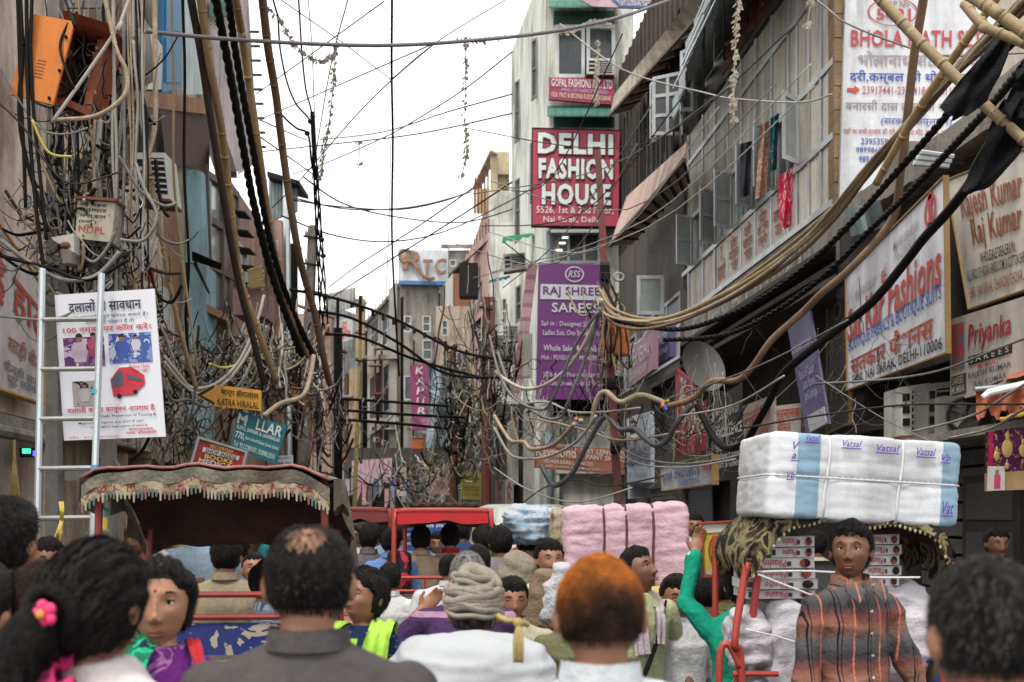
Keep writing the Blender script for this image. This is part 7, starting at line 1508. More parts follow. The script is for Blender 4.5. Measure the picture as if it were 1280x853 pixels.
for k, (p, lab) in enumerate((([(947, 718), (985, 733), (1022, 747)], 'upper left'), ([(946, 715), (1000, 714), (1050, 716)], 'level'), ([(932, 787), (975, 797), (1023, 813)], 'lower left'), ([(1060, 720), (1090, 722), (1150, 722)], 'right hand'))):
    wire([(x, y, 4.42) for x, y in p], .0045, STRAPW, lab+' white packing strap across the rickshaw load', 'packing_strap', 'strap', 'white packing straps on the load', 6)
def pb_stripes(N, L, tc):
    x = axes(N, L, tc)[0]; return ramp(N, L, mathn(N, L, 'ADD', x, .5), [(0, (.60, .62, .64)), (.195, (.22, .34, .43)), (.295, (.60, .62, .64)), (.835, (.22, .34, .43)), (.915, (.60, .62, .64))])
WB = M('bale_white', (0, 0, 0), .4, .1, 5, .2, .3, bscale=10, spec=.4, pat=pb_stripes)
PLT = M('strap_plastic', (.55, .56, .57), .3, .05, 5, 0, spec=.6)
def balex(t):
    q = [Vector((-.42, -.247, .186)), Vector((.42, -.247, .186)), Vector((.42, -.247, -.186)), Vector((-.42, -.247, -.186))]; n = Vector((0, -1, 0))
    for (u0, v0, u1, v1, s_) in ((.17, .03, .24, .10, 'Vatsal'), (.36, .07, .46, .14, 'Vatsal'), (.54, .09, .66, .17, 'Vatsal'), (.75, .10, .85, .19, 'Vatsal'), (.88, .16, .93, .24, 'Vb'), (.90, .70, .96, .85, 'Vat'), (.10, .12, .14, .32, 'V\na'), (.08, .47, .12, .54, 'Vb')):
        text(t, s_, q, u0, v0, u1, v1, (.10, .03, .30), .012, .03, .3, n=n); MB().sub(q, u0, v1+.012, u1, v1+.024, .008, .012, n).build('underline', ink((.10, .03, .30)), t)
    for k in range(30): u = .02+k*.032; text(t, ['FASHION', 'SAREES', 'GRACE'][k % 3], q, u, .485, u+.022, .505, (.12, .12, .14), .018, .02, n=n)
bc = P(1062, 601, 4.55)
rbox('large white bale with pale blue bands and violet lettering on top of the camouflage canopy', (bc.x, bc.y+.08, bc.z), (.85, .48, .372), WB, 'bale', 'bale', 20, yaw=4, tilt=3.2, amp=.0035, frq=13, n=36, straps=(-.40, .36), strapm=PLT, cinch=.008, hst=(-.02,), extra=balex, strapw=.006)
# --- pink bale on yellow bundle, on a cart
PINKB = M('bale_pink', (.52, .27, .35), .6, .12, 3, .5, .12, bscale=6, pat=blotch(5, [(.3, (.50, .31, .37)), (.7, (.60, .40, .46))], False, mp=(1, 1, 6)))
pc = P(783, 684, 6.6)
rbox('big pink cloth bale bound with dark cords in the middle of the street', (pc.x, pc.y+.1, pc.z), (.80, .55, .55), PINKB, 'bale', 'bale', 12, yaw=-4, tilt=-2.5, amp=.011, frq=9, n=36, straps=(-.35, .0, .42), strapm=M('cord_maroon', (.10, .04, .045)), cinch=.016, strapw=.008)
yc = P(838, 785, 6.4); rbox('yellow plastic bundle under the pink bale', (yc.x-.05, yc.y+.1, yc.z), (.26, .4, .5), M('bundle_yellow', (.55, .45, .12), .5, .15, 4, .5), 'bundle', 'bundle', 5, amp=.03, n=16)
rbox('brown sacking parcels stacked under the pink bale', (pc.x-.08, pc.y+.12, .98), (.6, .45, .36), M('sacking', (.24, .18, .11), .9, .25, 9, .4), 'parcel', 'parcel', 6, amp=.015, n=12)
t = rickbase('low cargo tricycle carrying the pink bale', pc.x, pc.y-.1, .8, 0, FREDD, name='cargo_tricycle', box=False, group=None); MB().box((0, .25, .55), (.84, 1.0, .05)).build('platform', WOODD, t)
for s in (-1, 1): MB().box((s*.4, .25, .67), (.03, 1.0, .2)).build('side_board', WOODD, t)
MB().box((0, .25, .69), (.7, .5, .22)).build('crate', M('crate_wood', (.2, .14, .08)), t)
# --- porter bundles
b1 = P(668, 656, 7.6); rbox('pale blue and white plastic bundle carried on a head, behind the pink bale', (b1.x, b1.y, b1.z), (.42, .36, .27), M('bundle_blue', (0, 0, 0), .4, .1, 4, .5, pat=blotch(5, [(0, (.42, .46, .52)), (.5, (.28, .40, .52)), (.6, (.48, .5, .55))])), 'bundle', 'bundle', 4, amp=.035, frq=8, n=18, straps=(.2, .5), strapm=M('strap_blue', (.4, .45, .5)), strapw=.006)
b2 = P(697, 660, 7.2); rbox('tan wrapped bundle standing against the left end of the pink bale', (b2.x, b2.y+.1, b2.z-.05), (.09, .3, .36), M('bundle_tan', (.36, .30, .20), .8, .2, 6, .4), 'bundle', 'bundle', 5, amp=.02)
# stack of blue cartons far down the street
rr = random.Random(6)
for k in range(4):
    for j in range(4):
        q = rect(onF(11.5+.02*((k+j) % 3)), 508+k*12, 653+j*11, 519.4+k*12, 663.4+j*11); t = thing('blue_carton', 'blue and white carton, %s row and %s column of the stack beyond the red rickshaw' % (['top', 'second', 'third', 'bottom'][j], ['left', 'second', 'third', 'right'][k]), 'box', q[3], 'blue cartons stacked in the street')
        MB().sub(q, 0, 0, 1, 1, -.25, 0).build('carton', M('carton_blue', (.04, .12, .38), .5, .1, 4, .03), t); MB().sub(q, .12, .3, .88, .62, 0, .006).build('label', ink((.6, .62, .65)), t)
        text(t, 'SILK', q, .2, .34, .8, .58, (.04, .1, .4), .01, .02)
sign('shop_board', 'little violet board with white letters left of the red rickshaw canopy', rect(onF(9.8), 488, 636, 499, 657), (.09, .07, .28), [('स\nक', .2, .1, .8, .9, (.6, .6, .6), .03)], .03)
# pale van roof behind the red rickshaw
t = thing('van', 'pale parked van, only its roof showing behind the crowd', 'van', Vector((P(655, 0, 13).x, 13, 0)))
vb = P(655, 634, 13); MB().rings([(vb.x, 14.4, .35, .78, 1.6), (vb.x, 14.4, 1.1, .80, 1.62), (vb.x, 14.5, 1.62, .68, 1.4), (vb.x, 14.5, vb.z, .62, 1.3), (vb.x, 14.5, vb.z+.04, .5, 1.1)], 28, .45).build('body', M('van_cream', (.42, .46, .42), .35, .1, 3, .02, .3, spec=.6), t, smooth=False)
MB().box((vb.x, 12.96, 1.38), (1.05, .05, .36)).build('rear_window', GLASS, t)
for s in (-1, 1): MB().box((vb.x+s*.66, 12.82, .85), (.12, .05, .25)).build('tail_light', M('tail_red', (.4, .02, .02), .3, .1, 3, 0), t)
for s in (-1, 1):
    for y in (13.5, 15.4): c = Vector((vb.x+s*.72, y, .3)); MB().tube([c-Vector((.08, 0, 0)), c+Vector((.08, 0, 0))], .3, 20).build('wheel', TYRE, t)
for k in range(12): MB().box((vb.x-.6+k*.105, 12.93, 1.66), (.07, .03, .006)).build('roof_bead', ALU, t)

# ================================================================== PEOPLE
def drape(t, pts, w, mat, name='dupatta', n=24, sub=10, fold=2.5, thick=True, amp=.012, up=(0, 0, 1)):
    """cloth band following pts (local), width w list; pleated"""
    mb0 = MB().tube(pts, .001, 3, 8, False); C0 = mb0.v[::3]; m_ = len(C0); W = np.interp(np.linspace(0, 1, m_), np.linspace(0, 1, len(w)), w)
    mb = MB(); rows = []
    for i in range(m_):
        d = (C0[min(i+1, m_-1)]-C0[max(i-1, 0)]).normalized(); out = Vector((C0[i].x*.5, C0[i].y, .0)); out = Vector(up) if abs(d.z) < .75 else (out.normalized() if out.length > .01 else Vector((0, -1, 0))); s = d.cross(out)
        if s.length < .1: s = Vector((1, 0, 0))
        s.normalize(); nn = s.cross(d).normalized(); rows.append([C0[i]+s*(u-.5)*W[i]+nn*(-out.dot(nn) if 0 else 1)*amp*math.sin(u*fold*6.28+i*.12)*(1 if 1 else 0) for u in np.linspace(0, 1, sub+1)])
    vs = [v for r_ in rows for v in r_]; fs = [(i*(sub+1)+j, i*(sub+1)+j+1, (i+1)*(sub+1)+j+1, (i+1)*(sub+1)+j) for i in range(m_-1) for j in range(sub)]
    return mb.add(vs, fs).build(name, mat, t, smooth=True)
GREYS = cloth('grey_shirt', (.075, .068, .066)); WHS = cloth('white_shirt', (.62, .62, .62), .08); BEI = cloth('beige_shirt', (.30, .24, .17)); WHITE2 = cloth('white_kurta', (.52, .55, .57), .08)
DKP = cloth('trousers_dark', (.03, .03, .04)); BRP = cloth('trousers_brown', (.10, .075, .05)); JEA = cloth('jeans', (.04, .06, .12))
g0 = 'people in the crowd'
# foreground, out of focus
i = person('balding man seen from behind in a grey shirt, near the middle left', 387, 645, 1.95, 180, hair='bald', hmat=HAIRD if 0 else HBLACK, shirt=GREYS, pants=DKP, sleeve='long', voxel=.007, group=g0, face=False, nstr=9000, hairstr=.016, headyaw=3, shoulders=1.03, girth=1.05, skin=SKIN)
i = person('man with henna orange hair and a white kurta seen from behind, front centre', 750, 686, 1.95, 180, hair='short', hmat=hennamat(), shirt=WHITE2, pants=WHS, sleeve='long', kurta=True, voxel=.007, group=g0, face=False, nstr=10000, hairstr=.018, seed=5, strm=(hennamat(),), wr=.007, headpitch=4, girth=1.05)
i = person('dark haired man in a pale lilac shirt seen from behind at the right edge', 1232, 686, 1.5, 184, hair='short', hmat=HSALT if 0 else hairmat('dusty', [(.35, (.010, .009, .008)), (.55, (.02, .018, .016)), (.75, (.06, .052, .046))]), shirt=cloth('lilac_shirt', (.28, .29, .45), .08), pants=DKP, voxel=.007, group=g0, face=False, nstr=11000, hairstr=.020, seed=9, strm=(M('hair_ash', (.055, .05, .046), .5, .2, 30, 0),))
wm = person('woman with a long black ponytail and pink scarf seen from behind, front left', 122, 670, 1.95, 163, fem=True, height=1.60, hair='woman', hmat=HBLACK, shirt=cloth('white_pattern', (.60, .56, .56), .1), pants=WHS, sleeve='elbow', kurta=True, voxel=.007, group=g0, nstr=9000, hairstr=.05, collar=False, headyaw=0, headscale=1.04, seed=3, whorl=(0, -.09, .1))
hc, R, t = wm['hc'], wm['R'], wm['t']
w_ = lambda x, y, z: hc+R @ Vector((x, y, z))
m = MB(); m.ell(w_(.02, .075, -.01), (.082, .055, .075)); m.tube([w_(.01, .10, .0), w_(.03, .145, -.04), w_(.055, .15, -.12), w_(.075, .13, -.24), w_(.09, .10, -.38)], [.03, .046, .052, .044, .02], 14, 6)
rr = random.Random(2)
for k in range(900):
    a = rr.uniform(0, 6.28); f = rr.random(); c = w_(.03+.055*f, .145-.03*f, -.03-.30*f); s = Vector((math.cos(a), math.sin(a), 0))*rr.uniform(.03, .058); m.add([c+s, c+s+Vector((.003, 0, 0)), c+s*1.1+Vector((rr.uniform(-.02, .02), rr.uniform(-.02, .02), -.09))], [(0, 1, 2)])
m.build('ponytail', HBLACK, t, smooth=True)
MB().tube([w_(math.cos(a)*.042, .118+.012*math.sin(a), math.sin(a)*.042-.0) for a in np.linspace(0, 6.28, 17)], .013, 8).build('hair_band', HBLACK, t, smooth=True)
hb = MB()
for k in range(5): a = k*1.257; hb.ell(w_(-.01+.014*math.cos(a), .150, .0+.014*math.sin(a)), (.012, .008, .012), 10, 6)
hb.build('hair_flower', M('flower_pink', (.75, .04, .16), .6, .1, 9, .1), t, smooth=True); MB().ell(w_(-.01, .161, 0), (.009, .006, .009), 8, 6).build('flower_centre', M('flower_orange', (.7, .25, .08), .6, .1, 9, .1), t)
PK = cloth('pink_scarf', (.72, .05, .22), .12); sz = wm['shz']
drape(t, [Vector(p) for p in ((.13, -.20, sz-.45), (.15, -.12, sz-.10), (.12, -.03, sz+.055), (.07, .09, sz+.06), (-.0, .14, sz-.02), (-.02, .15, sz-.30), (-.02, .17, sz-.55))], [.12, .13, .12, .13, .16, .16, .18], PK, amp=.010)
drape(t, [Vector(p) for p in ((.14, -.10, sz+.02), (.10, .02, sz+.085), (.05, .11, sz+.075), (.02, .165, sz-.05), (.01, .175, sz-.4))], [.10, .12, .14, .16, .18], PK, 'scarf_fold', amp=.008)
t2_ = person('child with short brown hair between the man and the ponytail woman, far left', 58, 694, 2.5, 130, height=1.50, hair='short', hmat=HBROWN, shirt=cloth('tan_top', (.42, .25, .15)), voxel=.009, group=g0, seed=4, skin=SKIN, nstr=2500, hairstr=.014, shoulders=.85, headscale=.95)
drape(t2_['t'], [Vector(p) for p in ((.15, -.15, t2_['shz']-.4), (.14, -.03, t2_['shz']+.03), (.06, .11, t2_['shz']+.03), (-.12, .14, t2_['shz']-.08), (-.2, .1, t2_['shz']-.3))], [.1, .12, .14, .14, .12], PK, 'scarf')
person('man with thick black hair and a coral collar at the far left edge', 8, 624, 2.9, 172, hair='full', shirt=cloth('coral_shirt', (.58, .12, .11)), voxel=.009, group=g0, face=False, seed=6, nstr=7000, hairstr=.028, height=1.74)
i = person('person in a white and black printed cloth at the far left edge', -30, 700, 2.4, 170, height=1.55, hair='full', shirt=cloth('print_bw', (0, 0, 0), pat=blotch(16, [(0, (.5, .5, .5)), (.52, (.05, .05, .06)), (.57, (.5, .5, .5))], mp=(1, 1, 3))), voxel=.01, group=g0, face=False, seed=8, shoulders=1.1)
# woman facing us, green and purple
wg = person('woman facing us with parted black hair, purple blouse and green printed scarf, left', 200, 692, 2.65, 22, fem=True, height=1.55, hair='woman', shirt=cloth('purple_print', (0, 0, 0), pat=blotch(14, [(0, (.12, .02, .16)), (.55, (.35, .15, .35)), (.62, (.14, .03, .18))])), pants=DKP, sleeve='elbow', kurta=True, voxel=.0055, group=g0, collar=False, headyaw=-10, headpitch=-3, nstr=5000, hairstr=.04, skin=SKINL, seed=11, whorl=(0, -.09, .1), browtilt=.002)
t, sz = wg['t'], wg['shz']; GP = cloth('green_print', (0, 0, 0), pat=blotch(17, [(0, (.02, .16, .09)), (.48, (.02, .42, .24)), (.62, (.02, .03, .05))]))
drape(t, [Vector(p) for p in ((-.22, -.14, sz-.5), (-.16, -.15, sz-.16), (-.10, -.10, sz+.04), (-.055, .05, sz+.085), (-.16, .14, sz-.0), (-.2, .15, sz-.4))], [.16, .17, .13, .12, .16, .2], GP, amp=.014)
drape(t, [Vector(p) for p in ((.14, -.16, sz-.5), (.11, -.14, sz-.14), (.085, -.07, sz+.045), (.08, .05, sz+.05), (.09, .14, sz-.2))], [.035]*5, cloth('red_strap', (.45, .03, .04)), 'red_strap', amp=.003)
MB().ell(wg['hc']+wg['R'] @ Vector((0, -.094, .034)), (.005, .003, .006), 10, 6).build('bindi', M('bindi', (.35, .01, .03), .5, 0, 5, 0), t); MB().tube([wg['hc']+wg['R'] @ Vector((0, -.078-.0*k, .072+k*.012))+wg['R'] @ Vector((0, .012*k, 0)) for k in range(4)], .003, 5).build('parting', M('sindoor', (.4, .02, .03), .7, .1, 9, 0), t)
MB().tube([(math.cos(a)*.058+wg['nk'].x, -.03+math.sin(a)*.06+wg['nk'].y, sz+.06-.05*max(0, -math.sin(a))) for a in np.linspace(0, 6.28, 25)], .0025, 5).build('necklace', M('gold', (0, 0, 0)), t)
# woman in navy print with lime dupatta
wb = person('young woman in navy printed kurta with lime green scarf looking down, centre left', 455, 706, 4.1, -12, fem=True, height=1.52, hair='woman', shirt=cloth('navy_print', (0, 0, 0), pat=dots(55, (.015, .025, .07), (.35, .38, .42), .14)), pants=DKP, sleeve='short', kurta=True, voxel=.0055, group=g0, collar=False, headyaw=-24, headpitch=-8, skin=SKINL if 0 else SKIN, nstr=4000, hairstr=.035, whorl=(0, -.09, .1), seed=13, browtilt=-.003)
t, sz = wb['t'], wb['shz']; LM = cloth('lime_scarf', (.36, .62, .08), .1)
drape(t, [Vector(p) for p in ((.09, -.17, sz-.6), (.085, -.165, sz-.16), (.10, -.11, sz+.03), (.085, .03, sz+.07), (.1, .13, sz-.1))], [.11, .12, .09, .09, .12], LM, amp=.008)
drape(t, [Vector(p) for p in ((-.15, -.17, sz-.6), (-.14, -.16, sz-.16), (-.12, -.10, sz+.02), (-.09, .03, sz+.06), (-.1, .13, sz-.1))], [.06, .07, .06, .06, .1], LM, amp=.006)
MB().add([(-.03, -.152, sz+.02), (.03, -.152, sz+.02), (.004, -.170, sz-.13), (-.004, -.170, sz-.13)], [(0, 1, 2, 3)]).build('placket', LM, t)
for k in range(3): MB().ell((-.035, -.163, sz-.0-k*.045), (.007, .004, .007), 8, 6).build('button', M('button_green', (.15, .5, .1), .5, 0, 5, 0), t)
# plaid shirt man
def plaid(N, L, tc):
    s = axes(N, L, tc); nn = N.new('ShaderNodeTexNoise'); nn.inputs['Scale'].default_value = 7; L.new(tc.outputs['Object'], nn.inputs[0])
    xx = mathn(N, L, 'ADD', s[0], mathn(N, L, 'MULTIPLY', nn.outputs[0], .014))
    fx = mathn(N, L, 'FRACT', mathn(N, L, 'DIVIDE', mathn(N, L, 'ADD', xx, 5.0), .115)); vz = mathn(N, L, 'FRACT', mathn(N, L, 'DIVIDE', mathn(N, L, 'ADD', s[2], mathn(N, L, 'MULTIPLY', nn.outputs[0], .04)), .20))
    base = ramp(N, L, vz, [(0, (.045, .045, .05)), (.25, (.09, .085, .085)), (.5, (.24, .115, .08)), (.75, (.16, .055, .045)), (.95, (.045, .045, .05))], False)
    st = ramp(N, L, fx, [(0, (0, 0, 0)), (.08, (1, 1, 1)), (.14, (0, 0, 0)), (.60, (.5, .5, .5)), (.65, (0, 0, 0)), (.72, (.5, .5, .5)), (.75, (0, 0, 0))])
    m1 = N.new('ShaderNodeMixRGB'); L.new(mathn(N, L, 'GREATER_THAN', st, .7), m1.inputs[0]); L.new(base, m1.inputs[1]); m1.inputs[2].default_value = (.50, .16, .10, 1)
    m2 = N.new('ShaderNodeMixRGB'); a = mathn(N, L, 'MULTIPLY', mathn(N, L, 'GREATER_THAN', st, .3), mathn(N, L, 'LESS_THAN', st, .7)); L.new(a, m2.inputs[0]); L.new(m1.outputs[0], m2.inputs[1]); m2.inputs[2].default_value = (.008, .008, .01, 1)
    return m2.outputs[0]
PLD = M('cloth_plaid', (0, 0, 0), .65, .08, 6, .5, bscale=9, spec=.35, pat=plaid)
mp = person('dark haired man in a rust and grey checked shirt leaning on the loaded rickshaw', 1064, 652, 4.1, 14, hair='full', shirt=PLD, pants=DKP, sleeve='long', voxel=.005, group=g0, headyaw=-40, headpitch=-10, skin=SKIND, seed=21, nstr=6000, hairstr=.032, height=1.70, headscale=.95, girth=.88,
    arms={-1: ((-.055, -.02, -.28), (.02, -.10, -.25)), 1: ((.10, -.02, -.27), (.04, -.05, -.26))}, wr=.008, browtilt=-.004, shoulders=.90)
t, sz = mp['t'], mp['shz']
for k in range(5): MB().ell((.0, -.142-.004*k, sz-.05-k*.085), (.006, .003, .006), 8, 6).build('button', M('button_white', (.5, .5, .48), .4, 0, 5, 0), t)
for s in (-1, 1): MB().prism([Vector((s*.012, -.118, sz+.03)), Vector((s*.065, -.095, sz+.075)), Vector((s*.095, -.105, sz+.03)), Vector((s*.055, -.138, sz-.02))], (0, -.006, 0)).build('collar_point', PLD, t)
MB().tube([(.0, -.135, sz+.0), (-.0, -.150, sz-.14), (0, -.152, sz-.45)], .004, 5, 4, flat=.4).build('placket', PLD, t)
# purple striped shirt man
PST = cloth('purple_stripe', (0, 0, 0), pat=stripes(2, .21, [(0, (.06, .03, .09)), (.30, (.36, .20, .30)), (.42, (.06, .03, .09)), (.55, (.32, .18, .28)), (.66, (.03, .04, .09)), (.72, (.3, .3, .4)), (.75, (.06, .03, .10))]))
ps = person('grey haired man in a purple striped shirt seen from behind, arm bent up, centre', 582, 685, 4.75, 180, hair='short', hmat=HGREY, shirt=PST, pants=DKP, sleeve='elbow', voxel=.008, group=g0, side=-.09, seed=31, nstr=3500, hairstr=.014, face=False, arms={1: ((.20, -.05, -.14), (-.16, -.10, .17)), -1: ((-.05, -.1, -.28), (0, -.2, -.1))}, height=1.62, wr=.005)
# turban man and his sack
tm = person('man in a grey rolled turban carrying a white sack, seen from behind, centre', 592, 722, 3.55, 180, hair='short', hmat=HSALT, shirt=cloth('maroon_purple', (.13, .05, .10)), pants=DKP, voxel=.008, group=g0, face=False, seed=33, height=1.56, nstr=1500, lean=.05)
hc, R, t = tm['hc'], tm['R'], tm['t']; TB = cloth('turban_grey', (.26, .23, .19), .3); mb = MB()
rr = random.Random(8)
for k in range(16):
    tilt = rr.uniform(-.5, .5); z0 = -.01+k*.0072; r1 = .102-.0022*max(0, k-8)**1.4; ph = rr.uniform(0, 6.28)
    pts = [hc+Vector((math.cos(a)*r1*.92, math.sin(a)*r1*1.06+.006, z0+.025+tilt*.045*math.sin(a+ph)+.004*math.sin(a*5+k))) for a in np.linspace(0, 6.28, 29)]
    mb.tube(pts, rr.uniform(.011, .019), 7, flat=.8, cap=False)
mb.ell(hc+Vector((0, .01, .085)), (.08, .088, .045)); mb.tube([hc+Vector((.05, .06, .10)), hc+Vector((.02, -.02, .155)), hc+Vector((-.06, .0, .13)), hc+Vector((-.09, .05, .10))], [.02, .028, .026, .012], 8, 5)
mb.build('turban', TB, t, smooth=True)
sc_ = P(583, 892, 2.75); rbox('large plain white cloth sack in the foreground centre, tied with a straw rope', (sc_.x+.01, 2.95, sc_.z), (.50, .42, .38), M('sack_white', (.37, .385, .40), .8, .06, 3, .3, .1), 'sack', 'sack', 3, amp=.014, frq=7, n=34, tilt=2)
t = thing('rope', 'knotted straw rope hanging over the white sack', 'rope', P(648, 800, 2.68)); RPM = M('rope_straw', (.36, .28, .10), .9, .3, 20, .3)
MB().tube([P(622, 770, 2.66), P(634, 776, 2.64), P(646, 776, 2.64), P(660, 781, 2.66)], .008, 7, 5).build('rope_strand', RPM, t, smooth=True); MB().ell(P(648, 779, 2.63), (.014, .012, .014)).build('knot', RPM, t, smooth=True)
for dx in (-3, 1, 5): MB().tube([P(648, 780, 2.63), P(647+dx, 800, 2.60), P(647+dx, 828, 2.60)], .0055, 6, 4).build('rope_end', RPM, t, smooth=True)
# light green kurta porter
KG = cloth('kurta_pale_green', (.42, .44, .26), .12)
gr = person('dark skinned man in a pale green kurta with a white scarf beside the pink bale', 798, 684, 5.4, 28, hair='full', shirt=KG, pants=KG, sleeve='elbow', kurta=True, voxel=.008, group=g0, headyaw=20, headpitch=-22, skin=SKIND, seed=41, nstr=1500, height=1.66, arms={1: ((.12, .05, -.26), (-.0, -.13, -.20)), -1: ((-.06, -.02, -.28), (.03, -.1, -.22))}, lean=.03)
drape(gr['t'], [Vector(p) for p in ((-.06, -.16, gr['shz']-.25), (-.08, -.13, gr['shz']-.0), (-.09, -.02, gr['shz']+.06), (0, .10, gr['shz']+.05), (.09, .0, gr['shz']+.06), (.06, -.14, gr['shz']-.05), (.04, -.16, gr['shz']-.2))], [.09]*7, cloth('scarf_pinkwhite', (.5, .42, .46)), 'scarf')
drape(gr['t'], [Vector(p) for p in ((.13, -.10, gr['shz']+.02), (.02, -.16, gr['shz']-.2), (-.12, -.15, gr['shz']-.5))], [.03]*3, DARKM, 'bag_strap', amp=.001)
# moustached porter and his neighbours
mo = person('moustached man in a cream kurta carrying sacks, right of centre', 687, 674, 6.1, 6, hair='full', shirt=cloth('cream_kurta', (.44, .44, .30)), pants=KG, sleeve='long', kurta=True, voxel=.009, group=g0, headyaw=8, headpitch=-6, skin=SKIN, mustache=True, seed=43, nstr=1200)
rbox('brown jute sack held in front of the moustached man', (P(678, 755, 5.75).x, 5.72, P(678, 752, 5.75).z), (.17, .14, .36), M('jute', (.24, .17, .11), .95, .25, 12, .4), 'sack', 'sack', 4, yaw=15, tilt=12, amp=.02)
rbox('white quilted sack next to the brown jute sack', (P(697, 745, 5.6).x, 5.7, P(697, 745, 5.6).z), (.13, .14, .34), M('quilt_white', (.55, .55, .58), .8, .1, 8, .5), 'sack', 'sack', 4, yaw=-10, tilt=14, amp=.03)
pg = person('porter bent under the pale blue bundle with his arm raised, behind the moustached man', 662, 676, 7.6, 10, hair='full', shirt=cloth('shirt_greyblue', (.20, .20, .21)), voxel=.012, group=g0, skin=SKIND, seed=44, height=1.6, arms={-1: ((-.13, -.08, .0), (.03, -.05, .26))})
rbox('bulging grey brown sack left of the moustached man', (P(640, 735, 6.4).x, 6.5, P(640, 735, 6.4).z), (.26, .3, .44), M('sack_taupe', (.24, .21, .16), .85, .2, 5, .4), 'sack', 'sack', 3, tilt=22, amp=.02)
# green kurta woman with raised arm
gk = person('woman in an emerald embroidered kurta seen from behind reaching up with one arm', 928, 700, 5.05, 175, fem=True, height=1.55, hair='woman', shirt=cloth('emerald', (0, 0, 0), pat=dots(9, (.01, .27, .17), (.45, .55, .45), .10)), pants=cloth('emerald2', (.01, .2, .13)), sleeve='long', kurta=True, voxel=.008, group=g0, collar=False, seed=47, face=False, lean=.02, wr=.008, arms={1: ((.115, -.04, .13), (-.055, -.07, .235)), -1: ((-.04, -.03, -.28), (0, -.14, -.16))})
J = gk['J'][1]
for k, c in enumerate(((.6, .6, .58), (.02, .02, .02), (.6, .6, .58))): f = .80+k*.03; p = J[1].lerp(J[2], f); MB().tube([p+Vector((math.cos(a)*.036, math.sin(a)*.036, 0)) for a in np.linspace(0, 6.28, 17)], .004, 6, cap=False).build('bangle', ink(c), gk['t'])
t = sign('picture_packet', 'yellow framed packet with an ornamental figure print held up by the emerald kurta woman', quad(onF(5.2), (877, 655), (928, 652), (930, 718), (880, 720)), (.55, .40, .04), [('#', .03, .02, .97, .18, (.5, .48, .42)), ('o', .12, .24, .56, .82, (.3, .06, .02), .8), ('#', .25, .36, .44, .72, (.35, .10, .04)), ('साड़ी', .60, .70, .92, .88, (.45, .04, .03), .02), ('#', .62, .3, .9, .42, (.42, .08, .04)), ('#', .04, .90, .96, .98, (.4, .38, .3))], .04, FRED, cat='packet', fw=.008)
# right background
person('man in a pale blue shirt facing us by the right shops, above the yellow packet', 868, 641, 9.6, -5, hair='full', shirt=cloth('shirt_paleblue', (.38, .42, .50)), voxel=.012, group=g0, seed=51)
person('person in a bright red top seen from behind, left of the yellow packet', 858, 682, 7.4, 175, fem=True, height=1.55, hair='woman', shirt=cloth('red_top', (.45, .02, .035)), voxel=.013, group=g0, seed=52, face=False)
person('man in a white and blue checked shirt seen from behind, behind the pale green kurta', 842, 700, 6.6, 170, hair='short', shirt=cloth('shirt_check', (0, 0, 0), pat=stripes(0, .02, [(0, (.45, .5, .56)), (.7, (.2, .28, .4))])), pants=JEA, voxel=.012, group=g0, seed=53, face=False, height=1.55)
person('dark man standing in the doorway behind the right edge head', 1246, 659, 7.6, 0, hair='full', shirt=DKP, voxel=.011, group=g0, skin=SKIND, seed=54)
person('man with dark hair partly hidden between pink bale and red top', 832, 668, 8.6, 20, hair='full', shirt=cloth('shirt_mauve', (.25, .16, .2)), voxel=.013, group=g0, seed=55, skin=SKIND)
# left background and rickshaw drivers
dv = person('rickshaw driver in a beige shirt seen from behind under the fringed canopy', 283, 668, 5.75, 180, hair='full', shirt=BEI, sleeve='long', voxel=.009, group=g0, seed=61, face=False, height=1.62, shoulders=1.08, lean=.05, nstr=800)
for k in range(3): MB().tube([(-.05+k*.02, .145, dv['shz']-.17-.01*k), (-.04+k*.02, .148, dv['shz']-.21), (-.055+k*.02, .148, dv['shz']-.24)], .003, 5).build('embroidery', RUST, dv['t'])
person('man with short hair facing us right of the beige shirt driver', 318, 688, 6.7, 18, hair='short', shirt=cloth('shirt_white2', (.5, .5, .48)), voxel=.009, group=g0, seed=62, headpitch=-10)
person('man in a light blue shirt with folded arms seen under the fringed canopy', 243, 645, 8.8, 15, hair='full', shirt=cloth('shirt_lightblue', (.36, .46, .56)), sleeve='long', pants=JEA, voxel=.011, group=g0, seed=63, arms={-1: ((-.06, -.08, -.26), (.20, -.13, .04)), 1: ((.06, -.08, -.26), (-.20, -.16, .02))})
person('man in a white shirt turning away, left of the folded arms man', 200, 652, 8.0, 110, hair='full', shirt=cloth('shirt_white3', (.55, .52, .54)), voxel=.011, group=g0, seed=64)
person('bearded onlooker in a dark shirt left of the ladder foot', 60, 672, 5.6, 30, hair='full', shirt=GREYS, voxel=.011, group=g0, seed=65, skin=SKIND)
person('man in checked shirt between the bald man and the fringed rickshaw', 338, 700, 5.2, 100, hair='full', shirt=cloth('shirt_check2', (0, 0, 0), pat=stripes(0, .018, [(0, (.5, .52, .56)), (.6, (.1, .15, .3))])), voxel=.010, group=g0, seed=66, height=1.6)
